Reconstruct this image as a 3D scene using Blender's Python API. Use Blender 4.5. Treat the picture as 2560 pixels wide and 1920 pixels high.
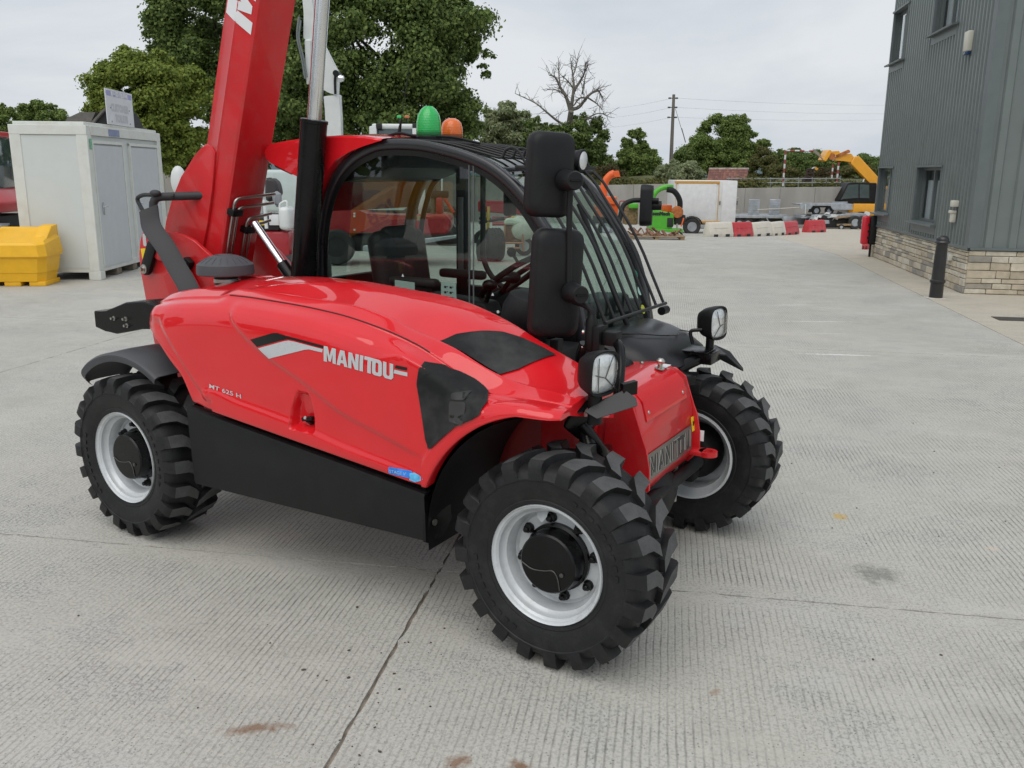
import bpy, bmesh, math, random
import numpy as np
from mathutils import Vector, Matrix
from mathutils.bvhtree import BVHTree

for o in list(bpy.data.objects):
    bpy.data.objects.remove(o)
SC = bpy.context.scene
COL = SC.collection
PI = math.pi
R = math.radians
rnd = random.Random(7)

# ------------------------------------------------------------------ camera
CAM_H, PITCH, ROLL, FOCAL = 1.7641, 13.4763, 0.5157, 2219.24 / 2560 * 36
cd = bpy.data.cameras.new('camera')
cam = bpy.data.objects.new('camera', cd)
COL.objects.link(cam)
fw = Vector((0, math.cos(R(PITCH)), -math.sin(R(PITCH))))
rt = Vector((1, 0, 0))
up = rt.cross(fw)
rt2 = math.cos(R(ROLL)) * rt + math.sin(R(ROLL)) * up
up2 = -math.sin(R(ROLL)) * rt + math.cos(R(ROLL)) * up
mw = Matrix((rt2, up2, -fw)).transposed().to_4x4()
mw.translation = Vector((0, 0, CAM_H))
cam.matrix_world = mw
cd.sensor_width = 36
cd.lens = FOCAL
cd.clip_start = 0.05
cd.clip_end = 3000
SC.camera = cam
SC.render.resolution_x, SC.render.resolution_y = 1024, 768

# ------------------------------------------------------------------ world: overcast sky
SUN_EL, SUN_AZ = R(58), R(205)      # azimuth measured clockwise from +Y
world = bpy.data.worlds.new('World')
SC.world = world
world.use_nodes = True
nt = world.node_tree
nt.nodes.clear()
def wn(t, **k):
    n = nt.nodes.new(t)
    for a, b in k.items():
        setattr(n, a, b)
    return n
out = wn('ShaderNodeOutputWorld')
bg = wn('ShaderNodeBackground')
bg.inputs['Strength'].default_value = 0.12
sky = wn('ShaderNodeTexSky', sky_type='NISHITA', sun_disc=False, sun_elevation=SUN_EL, sun_rotation=SUN_AZ)
sky.dust_density = 4.0
tc = wn('ShaderNodeTexCoord')
mp = wn('ShaderNodeMapping')
mp.inputs['Scale'].default_value = (1.0, 1.0, 4.5)
n1 = wn('ShaderNodeTexNoise')
n1.inputs['Scale'].default_value = 1.7
n1.inputs['Detail'].default_value = 7
n1.inputs['Roughness'].default_value = 0.55
n1.inputs['Distortion'].default_value = 0.35
cr = wn('ShaderNodeValToRGB')
cr.color_ramp.elements[0].position = 0.34
cr.color_ramp.elements[0].color = (4.35, 4.85, 5.5, 1)
cr.color_ramp.elements[1].position = 0.64
cr.color_ramp.elements[1].color = (6.55, 6.8, 7.05, 1)
mixc = wn('ShaderNodeMix', data_type='RGBA')
mixc.inputs['Factor'].default_value = 0.94
nt.links.new(tc.outputs['Generated'], mp.inputs['Vector'])
nt.links.new(mp.outputs['Vector'], n1.inputs['Vector'])
nt.links.new(n1.outputs['Fac'], cr.inputs['Fac'])
nt.links.new(sky.outputs['Color'], mixc.inputs['A'])
nt.links.new(cr.outputs['Color'], mixc.inputs['B'])
nt.links.new(mixc.outputs['Result'], bg.inputs['Color'])
nt.links.new(bg.outputs['Background'], out.inputs['Surface'])

sd = bpy.data.lights.new('sun', 'SUN')
sd.energy = 1.5
sd.angle = R(60)
sd.color = (1.0, 0.96, 0.90)
sun = bpy.data.objects.new('sun', sd)
COL.objects.link(sun)
sdir = Vector((math.sin(SUN_AZ) * math.cos(SUN_EL), math.cos(SUN_AZ) * math.cos(SUN_EL), math.sin(SUN_EL)))
sun.rotation_euler = (-sdir).to_track_quat('-Z', 'Y').to_euler()
sun.location = sdir * 60

SC.view_settings.view_transform = 'Standard'
SC.view_settings.look = 'None'
SC.view_settings.exposure = 0.0
SC.view_settings.gamma = 1.0
SC.view_settings.use_curve_mapping = False
SC.cycles.max_bounces = 6
SC.cycles.diffuse_bounces = 3
SC.cycles.glossy_bounces = 3
SC.cycles.use_adaptive_sampling = True
SC.cycles.adaptive_threshold = 0.02
SC.cycles.transparent_max_bounces = 16
SC.cycles.use_denoising = True
SC.cycles.sample_clamp_indirect = 8.0

# ------------------------------------------------------------------ materials
MATS = {}
def mat(name, col, rough=0.5, metal=0.0, coat=0.0, var=0.06, scale=6.0, bump=0.0, bscale=80.0, spec=0.5,
        dirt=None, dirt_amt=0.0, dscale=3.0, emit=0.0, rvar=0.08, coat_rough=0.04, stretch=None, trans=0.0, alpha=None):
    if name in MATS:
        return MATS[name]
    m = bpy.data.materials.new(name)
    m.use_nodes = True
    t = m.node_tree
    b = t.nodes['Principled BSDF']
    tcn = t.nodes.new('ShaderNodeTexCoord')
    vec = tcn.outputs['Object']
    if stretch:
        mpn = t.nodes.new('ShaderNodeMapping')
        mpn.inputs['Scale'].default_value = stretch
        t.links.new(vec, mpn.inputs['Vector'])
        vec = mpn.outputs['Vector']
    nz = t.nodes.new('ShaderNodeTexNoise')
    nz.inputs['Scale'].default_value = scale
    nz.inputs['Detail'].default_value = 3
    t.links.new(vec, nz.inputs['Vector'])
    ramp = t.nodes.new('ShaderNodeValToRGB')
    ramp.color_ramp.elements[0].position = 0.3
    ramp.color_ramp.elements[1].position = 0.7
    c = col
    ramp.color_ramp.elements[0].color = (c[0] * (1 - var), c[1] * (1 - var), c[2] * (1 - var), 1)
    ramp.color_ramp.elements[1].color = (min(c[0] * (1 + var), 1), min(c[1] * (1 + var), 1), min(c[2] * (1 + var), 1), 1)
    t.links.new(nz.outputs['Fac'], ramp.inputs['Fac'])
    colout = ramp.outputs['Color']
    if dirt is not None:
        n2 = t.nodes.new('ShaderNodeTexNoise')
        n2.inputs['Scale'].default_value = dscale
        n2.inputs['Detail'].default_value = 5
        n2.inputs['Roughness'].default_value = 0.7
        t.links.new(vec, n2.inputs['Vector'])
        r2 = t.nodes.new('ShaderNodeValToRGB')
        r2.color_ramp.elements[0].position = 0.48
        r2.color_ramp.elements[1].position = 0.75
        r2.color_ramp.elements[0].color = (0, 0, 0, 1)
        r2.color_ramp.elements[1].color = (dirt_amt, dirt_amt, dirt_amt, 1)
        t.links.new(n2.outputs['Fac'], r2.inputs['Fac'])
        mx = t.nodes.new('ShaderNodeMix')
        mx.data_type = 'RGBA'
        t.links.new(r2.outputs['Color'], mx.inputs['Factor'])
        t.links.new(colout, mx.inputs['A'])
        mx.inputs['B'].default_value = (*dirt, 1)
        colout = mx.outputs['Result']
    t.links.new(colout, b.inputs['Base Color'])
    mr = t.nodes.new('ShaderNodeMapRange')
    mr.inputs['To Min'].default_value = max(rough - rvar, 0.02)
    mr.inputs['To Max'].default_value = min(rough + rvar, 1)
    t.links.new(nz.outputs['Fac'], mr.inputs['Value'])
    t.links.new(mr.outputs['Result'], b.inputs['Roughness'])
    b.inputs['Metallic'].default_value = metal
    b.inputs['Specular IOR Level'].default_value = spec
    b.inputs['Coat Weight'].default_value = coat
    b.inputs['Coat Roughness'].default_value = coat_rough
    b.inputs['Transmission Weight'].default_value = trans
    if bump > 0:
        n3 = t.nodes.new('ShaderNodeTexNoise')
        n3.inputs['Scale'].default_value = bscale
        n3.inputs['Detail'].default_value = 2
        t.links.new(vec, n3.inputs['Vector'])
        bp = t.nodes.new('ShaderNodeBump')
        bp.inputs['Strength'].default_value = bump
        bp.inputs['Distance'].default_value = 0.01
        t.links.new(n3.outputs['Fac'], bp.inputs['Height'])
        t.links.new(bp.outputs['Normal'], b.inputs['Normal'])
    if emit:
        b.inputs['Emission Color'].default_value = (*col, 1)
        b.inputs['Emission Strength'].default_value = emit
    MATS[name] = m
    return m

def glass_mat(name, tint=(0.72, 0.82, 0.78), refl=1.0, rough=0.01):
    if name in MATS:
        return MATS[name]
    m = bpy.data.materials.new(name)
    m.use_nodes = True
    t = m.node_tree
    t.nodes.clear()
    o = t.nodes.new('ShaderNodeOutputMaterial')
    tr = t.nodes.new('ShaderNodeBsdfTransparent')
    tr.inputs['Color'].default_value = (*tint, 1)
    gl = t.nodes.new('ShaderNodeBsdfGlossy')
    gl.inputs['Roughness'].default_value = rough
    gl.inputs['Color'].default_value = (refl, refl, refl, 1)
    fr = t.nodes.new('ShaderNodeFresnel')
    ge = t.nodes.new('ShaderNodeNewGeometry')
    mr = t.nodes.new('ShaderNodeMapRange')
    mr.inputs['To Min'].default_value = 1.75
    mr.inputs['To Max'].default_value = 1 / 1.75
    t.links.new(ge.outputs['Backfacing'], mr.inputs['Value'])
    t.links.new(mr.outputs['Result'], fr.inputs['IOR'])
    mx = t.nodes.new('ShaderNodeMixShader')
    t.links.new(fr.outputs['Fac'], mx.inputs['Fac'])
    t.links.new(tr.outputs['BSDF'], mx.inputs[1])
    t.links.new(gl.outputs['BSDF'], mx.inputs[2])
    t.links.new(mx.outputs['Shader'], o.inputs['Surface'])
    MATS[name] = m
    return m

red = mat('red_paint', (0.72, 0.013, 0.020), 0.30, spec=.15, coat=1.0, var=0.03, coat_rough=0.015, bump=0.006, bscale=30, rvar=0.03)
red.node_tree.nodes['Principled BSDF'].inputs['Coat IOR'].default_value = 1.55
red2 = mat('red_steel_paint', (0.60, 0.012, 0.017), 0.38, coat=0.35, var=0.07, bump=0.03, bscale=60, dirt=(0.35, 0.12, 0.10), dirt_amt=0.25, dscale=14)
blk = mat('black_plastic', (0.0085, 0.009, 0.010), 0.50, var=0.18, scale=14, bump=0.05, bscale=400, dirt=(0.05, 0.05, 0.05), dirt_amt=0.12, dscale=5, spec=.32)
blkg = mat('black_gloss_paint', (0.004, 0.004, 0.0045), 0.26, var=0.2, spec=.30, dirt=(0.04, 0.04, 0.04), dirt_amt=0.10, dscale=8)
blkm = mat('black_matt_steel', (0.007, 0.007, 0.0075), 0.5, var=0.2, spec=.28, dirt=(0.06, 0.055, 0.05), dirt_amt=0.12, dscale=6)
grim = mat('vent_mesh_black', (0.008, 0.0085, 0.009), 0.6, var=0.3, scale=5, bump=0.25, bscale=700, dirt=(0.15, 0.15, 0.145), dirt_amt=0.40, dscale=1.8, spec=.3)
greyp = mat('grey_plastic', (0.068, 0.071, 0.078), 0.55, var=0.12, bump=0.05, bscale=300)
rubber = mat('tyre_rubber', (0.0105, 0.0108, 0.0118), 0.56, var=0.28, scale=9, bump=0.12, bscale=90, dirt=(0.06, 0.058, 0.055), dirt_amt=0.25, dscale=16, spec=.4)
tread = mat('worn_tread', (0.080, 0.081, 0.082), 0.7, var=0.25, scale=12, bump=0.25, bscale=70, dirt=(0.13, 0.128, 0.12), dirt_amt=0.5, dscale=22, spec=.3)
silver = mat('rim_silver_paint', (0.62, 0.65, 0.67), 0.38, metal=0.15, var=0.05, dirt=(0.25, 0.22, 0.2), dirt_amt=0.35, dscale=12, coat=0.2)
chrome = mat('chrome', (0.80, 0.81, 0.83), 0.22, metal=1.0, var=0.03)
steel = mat('zinc_steel', (0.5, 0.49, 0.45), 0.35, metal=1.0, var=0.12, scale=20)
stain = mat('stainless_sheet', (0.30, 0.29, 0.27), 0.36, metal=1.0, var=0.08, scale=10, stretch=(1, 12, 1))
white_d = mat('white_vinyl', (0.78, 0.79, 0.8), 0.35, var=0.02)
silver_d = mat('silver_vinyl', (0.60, 0.62, 0.64), 0.3, metal=0.2, var=0.02)
black_d = mat('black_vinyl', (0.008, 0.008, 0.008), 0.3, var=0.1)
yellow_d = mat('yellow_vinyl', (0.85, 0.62, 0.02), 0.4, var=0.05)
blue_d = mat('blue_vinyl', (0.03, 0.22, 0.75), 0.35, var=0.35, scale=30)
sidegl = glass_mat('cab_glass', (0.68, 0.77, 0.73))
wsgl = glass_mat('windscreen_glass', (0.70, 0.84, 0.79))

# ------------------------------------------------------------------ mesh helpers
def catmull(pts, n=6, closed=False):
    P = [Vector(p) for p in pts]
    if len(P) < 3:
        return P
    out = []
    N = len(P)
    rng = range(N if closed else N - 1)
    for i in rng:
        p0 = P[(i - 1) % N] if (closed or i > 0) else P[0] * 2 - P[1]
        p1 = P[i]
        p2 = P[(i + 1) % N]
        p3 = P[(i + 2) % N] if (closed or i + 2 < N) else P[-1] * 2 - P[-2]
        for k in range(n):
            t = k / n
            out.append(0.5 * ((2 * p1) + (p2 - p0) * t + (2 * p0 - 5 * p1 + 4 * p2 - p3) * t * t + (3 * p1 - p0 - 3 * p2 + p3) * t ** 3))
    if not closed:
        out.append(P[-1])
    return out

def fillet(pts, r=0.05, n=5):
    """polyline with rounded corners"""
    P = [Vector(p) for p in pts]
    out = [P[0]]
    for i in range(1, len(P) - 1):
        a, b, c = P[i - 1], P[i], P[i + 1]
        d1 = (a - b)
        d2 = (c - b)
        rr = min(r, d1.length * 0.45, d2.length * 0.45)
        s = b + d1.normalized() * rr
        e = b + d2.normalized() * rr
        for k in range(n + 1):
            t = k / n
            out.append((1 - t) ** 2 * s + 2 * t * (1 - t) * b + t * t * e)
    out.append(P[-1])
    return out

class MB:
    def __init__(self):
        self.bm = bmesh.new()
    def box(self, c, s, rot=None, bevel=0.0, seg=2):
        r = bmesh.ops.create_cube(self.bm, size=1.0)
        vs = r['verts']
        mtx = Matrix.Translation(Vector(c))
        if rot is not None:
            mtx = mtx @ (rot.to_4x4() if hasattr(rot, 'to_4x4') else Matrix.Rotation(rot, 4, 'Z'))
        mtx = mtx @ Matrix.Diagonal((*s, 1))
        bmesh.ops.transform(self.bm, matrix=mtx, verts=vs)
        if bevel > 0:
            es = list({e for v in vs for e in v.link_edges})
            bmesh.ops.bevel(self.bm, geom=es, offset=bevel, segments=seg, affect='EDGES', profile=0.5)
        return self
    def poly(self, pts):
        vs = [self.bm.verts.new(p) for p in pts]
        self.bm.faces.new(vs)
        return self
    def prism(self, pts, d, bevel=0.0, seg=1):
        """pts: 3D planar outline; d: extrusion vector"""
        d = Vector(d)
        a = [self.bm.verts.new(Vector(p)) for p in pts]
        b = [self.bm.verts.new(Vector(p) + d) for p in pts]
        n = len(a)
        fs = [self.bm.faces.new(a), self.bm.faces.new(b[::-1])]
        for i in range(n):
            j = (i + 1) % n
            fs.append(self.bm.faces.new((a[j], a[i], b[i], b[j])))
        if bevel > 0:
            es = list({e for f in fs for e in f.edges})
            bmesh.ops.bevel(self.bm, geom=es, offset=bevel, segments=seg, affect='EDGES', profile=0.5)
        return self
    def grid(self, P, closed_u=False, closed_v=False):
        n, m = len(P), len(P[0])
        V = [[self.bm.verts.new(P[i][j]) for j in range(m)] for i in range(n)]
        for i in range(n if closed_u else n - 1):
            for j in range(m if closed_v else m - 1):
                q = (V[i][j], V[(i + 1) % n][j], V[(i + 1) % n][(j + 1) % m], V[i][(j + 1) % m])
                try:
                    self.bm.faces.new(q)
                except ValueError:
                    pass
        return V
    def tube(self, path, r, seg=10, cap=True, closed=False):
        P = [Vector(p) for p in path]
        n = len(P)
        rs = r if isinstance(r, (list, tuple)) else [r] * n
        rings = []
        prev = None
        for i in range(n):
            if closed:
                t = (P[(i + 1) % n] - P[i - 1])
            else:
                t = P[min(i + 1, n - 1)] - P[max(i - 1, 0)]
            t.normalize()
            if prev is None:
                u = t.orthogonal().normalized()
            else:
                u = prev - t * prev.dot(t)
                if u.length < 1e-6:
                    u = t.orthogonal()
                u.normalize()
            prev = u
            v = t.cross(u)
            rings.append([P[i] + (u * math.cos(2 * PI * k / seg) + v * math.sin(2 * PI * k / seg)) * rs[i] for k in range(seg)])
        V = self.grid(rings, closed_u=closed, closed_v=True)
        if cap and not closed:
            self.bm.faces.new(V[0][::-1])
            self.bm.faces.new(V[-1])
        return self
    def ribbon(self, path, side, w, th, closed=False):
        """rectangular section swept along path. side = lateral unit vec; w lateral width, th thickness in-plane"""
        P = [Vector(p) for p in path]
        s = Vector(side).normalized()
        n = len(P)
        rings = []
        for i in range(n):
            if closed:
                t = (P[(i + 1) % n] - P[i - 1]).normalized()
            else:
                t = (P[min(i + 1, n - 1)] - P[max(i - 1, 0)]).normalized()
            nn = t.cross(s).normalized()
            a, b = s * w / 2, nn * th / 2
            c = 0.25
            rings.append([P[i] + a * x + b * y for x, y in ((-1, -1 + c), (-1, 1 - c), (-1 + c, 1), (1 - c, 1), (1, 1 - c), (1, -1 + c), (1 - c, -1), (-1 + c, -1))])
        V = self.grid(rings, closed_u=closed, closed_v=True)
        if not closed:
            self.bm.faces.new(V[0][::-1])
            self.bm.faces.new(V[-1])
        return self
    def lathe(self, prof, o=(0, 0, 0), axis=(0, 0, 1), seg=32, cap=True):
        """prof: list of (r, h) along axis"""
        ax = Vector(axis).normalized()
        u = ax.orthogonal().normalized()
        v = ax.cross(u)
        o = Vector(o)
        rings = [[o + ax * h + (u * math.cos(2 * PI * k / seg) + v * math.sin(2 * PI * k / seg)) * max(r, 1e-5) for k in range(seg)] for r, h in prof]
        V = self.grid(rings, closed_v=True)
        if cap:
            if prof[0][0] > 1e-4:
                self.bm.faces.new(V[0][::-1])
            if prof[-1][0] > 1e-4:
                self.bm.faces.new(V[-1])
        return self
    def cyl(self, a, b, r, seg=16, r2=None):
        self.tube([a, b], [r, r if r2 is None else r2], seg)
        return self
    def sphere(self, c, r, sc=(1, 1, 1), u=16, v=10):
        x = bmesh.ops.create_uvsphere(self.bm, u_segments=u, v_segments=v, radius=r)
        bmesh.ops.transform(self.bm, matrix=Matrix.Translation(Vector(c)) @ Matrix.Diagonal((*sc, 1)), verts=x['verts'])
        return self
    def mesh(self, name, m, smooth=40, recalc=True):
        bm = self.bm
        bmesh.ops.remove_doubles(bm, verts=bm.verts, dist=1e-5)
        if recalc:
            bmesh.ops.recalc_face_normals(bm, faces=bm.faces)
        if smooth:
            th = math.radians(smooth)
            for f in bm.faces:
                f.smooth = True
            for e in bm.edges:
                if len(e.link_faces) == 2:
                    e.smooth = e.calc_face_angle(0.0) < th
        me = bpy.data.meshes.new(name)
        bm.to_mesh(me)
        bm.free()
        if m is not None:
            me.materials.append(m)
        return me
    def build(self, name, m, parent=None, smooth=40, recalc=True, label=None):
        me = self.mesh(name, m, smooth, recalc)
        return link(name, me, parent, label)

def link(name, me, parent=None, label=None):
    o = bpy.data.objects.new(name, me)
    COL.objects.link(o)
    if parent is not None:
        o.parent = parent
    if label:
        o['label'] = label
    return o

def thing(name, label, cat, loc=(0, 0, 0), rotz=0.0, group=None):
    o = bpy.data.objects.new(name, None)
    o.empty_display_size = 0.3
    COL.objects.link(o)
    o.location = loc
    o.rotation_euler = (0, 0, rotz)
    o['label'] = label
    o['category'] = cat
    if group:
        o['group'] = group
    return o

def tag(o, label, cat, group=None):
    o['label'] = label
    o['category'] = cat
    if group:
        o['group'] = group
    return o

def struct(o):
    o['kind'] = 'structure'
    return o

def copy_tree(o, parent=None):
    c = o.copy()
    COL.objects.link(c)
    c.parent = parent
    for ch in o.children:
        copy_tree(ch, c)
    return c

# block letters (unit cap height) -> list of loops (outer, holes) and advance
def _rr(x0, y0, x1, y1, r, n=4):
    out = []
    for cx, cy, a0 in ((x1 - r, y1 - r, 0), (x0 + r, y1 - r, 90), (x0 + r, y0 + r, 180), (x1 - r, y0 + r, 270)):
        for k in range(n + 1):
            a = R(a0 + 90 * k / n)
            out.append((cx + r * math.cos(a), cy + r * math.sin(a)))
    return out
GLY = {
    'M': ([[(0, 0), (0, 1), (.30, 1), (.45, .46), (.60, 1), (.90, 1), (.90, 0), (.66, 0), (.66, .60), (.53, .08), (.37, .08), (.24, .60), (.24, 0)]], .96),
    'A': ([[(0, 0), (.24, 1), (.56, 1), (.80, 0), (.55, 0), (.51, .18), (.29, .18), (.25, 0)], [(.33, .38), (.40, .74), (.47, .38)]], .84),
    'N': ([[(0, 0), (0, 1), (.27, 1), (.50, .45), (.50, 1), (.74, 1), (.74, 0), (.48, 0), (.24, .57), (.24, 0)]], .81),
    'I': ([[(0, 0), (0, 1), (.25, 1), (.25, 0)]], .32),
    'T': ([[(0, 1), (.72, 1), (.72, .80), (.485, .80), (.485, 0), (.235, 0), (.235, .80), (0, .80)]], .565),
    'O': ([_rr(0, -.02, .70, 1.0, .2), _rr(.25, .18, .45, .80, .095)], .77),
    'U': ([[(0, 1), (.25, 1), (.25, .24), (.32, .17), (.40, .17), (.47, .24), (.47, 1), (.72, 1), (.72, .14), (.58, -.02), (.14, -.02), (0, .14)]], .76),
}
def word_loops(s):
    out = []
    x = 0
    for ch in s:
        g, adv = GLY[ch]
        out.append([[(px + x, py) for px, py in lp] for lp in g])
        x += adv
    return out, x
def font_loops_mesh(txt, size=1.0, bold=0.012):
    cu = bpy.data.curves.new('txt', 'FONT')
    cu.body = txt
    cu.size = size
    cu.resolution_u = 3
    cu.offset = bold
    ob = bpy.data.objects.new('txt', cu)
    COL.objects.link(ob)
    dg = bpy.context.evaluated_depsgraph_get()
    me = bpy.data.meshes.new_from_object(ob.evaluated_get(dg))
    vs = [v.co.copy() for v in me.vertices]
    fs = [tuple(p.vertices) for p in me.polygons]
    bpy.data.objects.remove(ob)
    bpy.data.curves.remove(cu)
    bpy.data.meshes.remove(me)
    return vs, fs
def loops_bm(groups):
    """list of glyphs (each list of loops, 2D) -> bmesh flat in XY"""
    bm = bmesh.new()
    for g in groups:
        es = []
        for lp in g:
            vs = [bm.verts.new((x, y, 0)) for x, y in lp]
            for i in range(len(vs)):
                es.append(bm.edges.new((vs[i], vs[(i + 1) % len(vs)])))
        bmesh.ops.triangle_fill(bm, use_beauty=True, edges=es)
    return bm
def flat_text(name, txt, origin, ex, ez, size, m, parent, align='C'):
    """font text as flat mesh: origin = centre of line, ex/ez = unit vectors"""
    vs, fs = font_loops_mesh(txt, size)
    if not vs:
        return None
    xs = [v.x for v in vs]
    cx = (min(xs) + max(xs)) / 2 if align == 'C' else min(xs)
    ex, ez, o = Vector(ex), Vector(ez), Vector(origin)
    me = bpy.data.meshes.new(name)
    me.from_pydata([tuple(o + ex * (v.x - cx) + ez * v.y) for v in vs], [], fs)
    me.materials.append(m)
    return link(name, me, parent)
# ------------------------------------------------------------------ ground
GTH = R(-9.6)
gx, gy = math.cos(GTH), math.sin(GTH)
def to_uv(x, y):
    return (x * gx + y * gy, -x * gy + y * gx)
def from_uv(u, v):
    return (u * gx - v * gy, u * gy + v * gx)

def concrete_mat(name, base, ridge=True, tan=0.0, spots=()):
    m = bpy.data.materials.new(name)
    m.use_nodes = True
    t = m.node_tree
    b = t.nodes['Principled BSDF']
    def N(ty, **k):
        n = t.nodes.new(ty)
        for a, v in k.items():
            setattr(n, a, v)
        return n
    def L(a, c):
        t.links.new(a, c)
    def math_(op, a, c=None, clamp=False):
        n = N('ShaderNodeMath', operation=op, use_clamp=clamp)
        for i, x in enumerate((a, c)):
            if x is None:
                continue
            if isinstance(x, (int, float)):
                n.inputs[i].default_value = x
            else:
                L(x, n.inputs[i])
        return n.outputs[0]
    def noise(sc, det=6, rough=0.6, vec=None, dist=0):
        n = N('ShaderNodeTexNoise')
        n.inputs['Scale'].default_value = sc
        n.inputs['Detail'].default_value = det
        n.inputs['Roughness'].default_value = rough
        n.inputs['Distortion'].default_value = dist
        L(vec or P, n.inputs['Vector'])
        return n.outputs['Fac']
    def ramp(f, p0, c0, p1, c1):
        n = N('ShaderNodeValToRGB')
        n.color_ramp.elements[0].position = p0
        n.color_ramp.elements[1].position = p1
        n.color_ramp.elements[0].color = (*c0, 1) if isinstance(c0, tuple) else (c0, c0, c0, 1)
        n.color_ramp.elements[1].color = (*c1, 1) if isinstance(c1, tuple) else (c1, c1, c1, 1)
        L(f, n.inputs['Fac'])
        return n.outputs['Color']
    def mixc(f, a, c, bt='MIX'):
        n = N('ShaderNodeMix', data_type='RGBA', blend_type=bt)
        for s, x in (('Factor', f), ('A', a), ('B', c)):
            if isinstance(x, (int, float)):
                n.inputs[s].default_value = x
            elif isinstance(x, tuple):
                n.inputs[s].default_value = (*x, 1)
            else:
                L(x, n.inputs[s])
        return n.outputs['Result']
    tcn = N('ShaderNodeTexCoord')
    P = tcn.outputs['Object']
    sep = N('ShaderNodeSeparateXYZ')
    L(P, sep.inputs[0])
    U, V = sep.outputs[0], sep.outputs[1]
    big = noise(0.35, 3, 0.6)
    mid = noise(2.2, 5, 0.65)
    fine = noise(26, 4, 0.7)
    grain = noise(240, 1, 0.6)
    c = mixc(ramp(big, .35, 0.0, .66, 1.0), tuple(x * .76 for x in base), tuple(x * 1.16 for x in base))
    c = mixc(ramp(mid, .42, 0.0, .72, .60), c, tuple(x * .70 for x in base))
    c = mixc(ramp(mid, .62, 0.0, .30, .40), c, tuple(min(1, x * 1.22) for x in base))
    c = mixc(ramp(fine, .50, 0.0, .78, .55), c, tuple(x * .58 for x in base))
    tanf = noise(0.55, 2, 0.6)
    c = mixc(ramp(tanf, .50, 0.0, .74, .35 + tan), c, (base[0] * 1.05, base[1] * .93, base[2] * .76))
    # scuffed streaks stretched along u
    mpn = N('ShaderNodeMapping')
    mpn.inputs['Scale'].default_value = (0.9, 1.9, 1)
    mpn.inputs['Rotation'].default_value = (0, 0, 0.35)
    L(P, mpn.inputs['Vector'])
    stre = noise(1.3, 5, 0.7, vec=mpn.outputs['Vector'])
    c = mixc(ramp(stre, .55, 0.0, .80, .40), c, tuple(min(1, x * 1.25) for x in base))
    c = mixc(ramp(stre, .46, 0.0, .24, .55), c, tuple(x * .66 for x in base))
    grit_ = noise(75, 3, 0.75)
    c = mixc(ramp(grit_, .50, 0.0, .68, .75), c, tuple(x * .50 for x in base))
    c = mixc(ramp(grit_, .48, 0.0, .30, .65), c, tuple(min(1, x * 1.38) for x in base))
    patch_ = noise(1.1, 6, 0.72)
    c = mixc(ramp(patch_, .52, 0.0, .70, .55), c, tuple(x * .62 for x in base))
    c = mixc(ramp(patch_, .45, 0.0, .30, .35), c, (min(1, base[0] * 1.22), min(1, base[1] * 1.20), min(1, base[2] * 1.12)))
    # pale and dark aggregate chips
    vo = N('ShaderNodeTexVoronoi')
    vo.inputs['Scale'].default_value = 75
    L(P, vo.inputs['Vector'])
    chip = ramp(vo.outputs['Distance'], .14, 1.0, .26, 0.0)
    hue = N('ShaderNodeSeparateColor')
    L(vo.outputs['Color'], hue.inputs[0])
    c = mixc(math_('MULTIPLY', chip, ramp(hue.outputs[0], .80, 0.0, .82, .80)), c, (.62, .61, .57))
    c = mixc(math_('MULTIPLY', chip, ramp(hue.outputs[1], .72, 0.0, .75, .85)), c, tuple(x * .30 for x in base))
    height = math_('MULTIPLY', grain, 0.10)
    height = math_('ADD', height, math_('MULTIPLY', fine, 0.35))
    if ridge:
        # tamped ridges running along v, 26 mm apart, worn away in places
        wob = math_('MULTIPLY', noise(5.0, 1, 0.5), 2.2)
        ph = math_('ADD', math_('MULTIPLY', U, 2 * PI / 0.0275), wob)
        s = math_('SINE', ph)
        s = math_('ADD', math_('MULTIPLY', s, 0.5), 0.5)
        groove = math_('POWER', s, 7.0)
        worn = ramp(noise(0.75, 5, 0.65), .36, 0.05, .62, 1.0)
        worn2 = ramp(noise(11, 4, 0.72), .32, 0.15, .60, 1.0)
        def band(X, off, sp, w0, w1):
            f = math_('FRACT', math_('ADD', math_('DIVIDE', math_('SUBTRACT', X, off), sp), 100.5))
            d = math_('MULTIPLY', math_('ABSOLUTE', math_('SUBTRACT', f, 0.5)), sp)
            return ramp(d, w0, 0.0, w1, 1.0)
        keep = band(V, 3.61, 5.8, .05, .17)
        amp = math_('MULTIPLY', math_('MULTIPLY', worn, worn2), keep)
        gr = math_('MULTIPLY', groove, amp)
        c = mixc(math_('MULTIPLY', gr, 0.85), c, tuple(x * .36 for x in base))
        height = math_('SUBTRACT', height, math_('MULTIPLY', gr, 1.1))
    if spots:
        spn = math_('MULTIPLY', math_('SUBTRACT', noise(22, 4, 0.7), 0.5), 2.6)
    for (su, sv, ru, rv, ang, col, amt) in spots:
        mp2 = N('ShaderNodeMapping', vector_type='TEXTURE')
        mp2.inputs['Location'].default_value = (su, sv, 0)
        mp2.inputs['Rotation'].default_value = (0, 0, ang)
        mp2.inputs['Scale'].default_value = (ru, rv, 1)
        L(P, mp2.inputs['Vector'])
        ln = N('ShaderNodeVectorMath', operation='LENGTH')
        L(mp2.outputs['Vector'], ln.inputs[0])
        d = math_('ADD', ln.outputs['Value'], spn)
        c = mixc(ramp(d, .25, amt, 1.0, 0.0), c, col)
    L(c, b.inputs['Base Color'])
    L(ramp(mid, .3, .62, .7, .9), b.inputs['Roughness'])
    b.inputs['Specular IOR Level'].default_value = 0.35
    bp = N('ShaderNodeBump')
    bp.inputs['Strength'].default_value = 0.55
    bp.inputs['Distance'].default_value = 0.006
    L(height, bp.inputs['Height'])
    L(bp.outputs['Normal'], b.inputs['Normal'])
    return m

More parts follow.
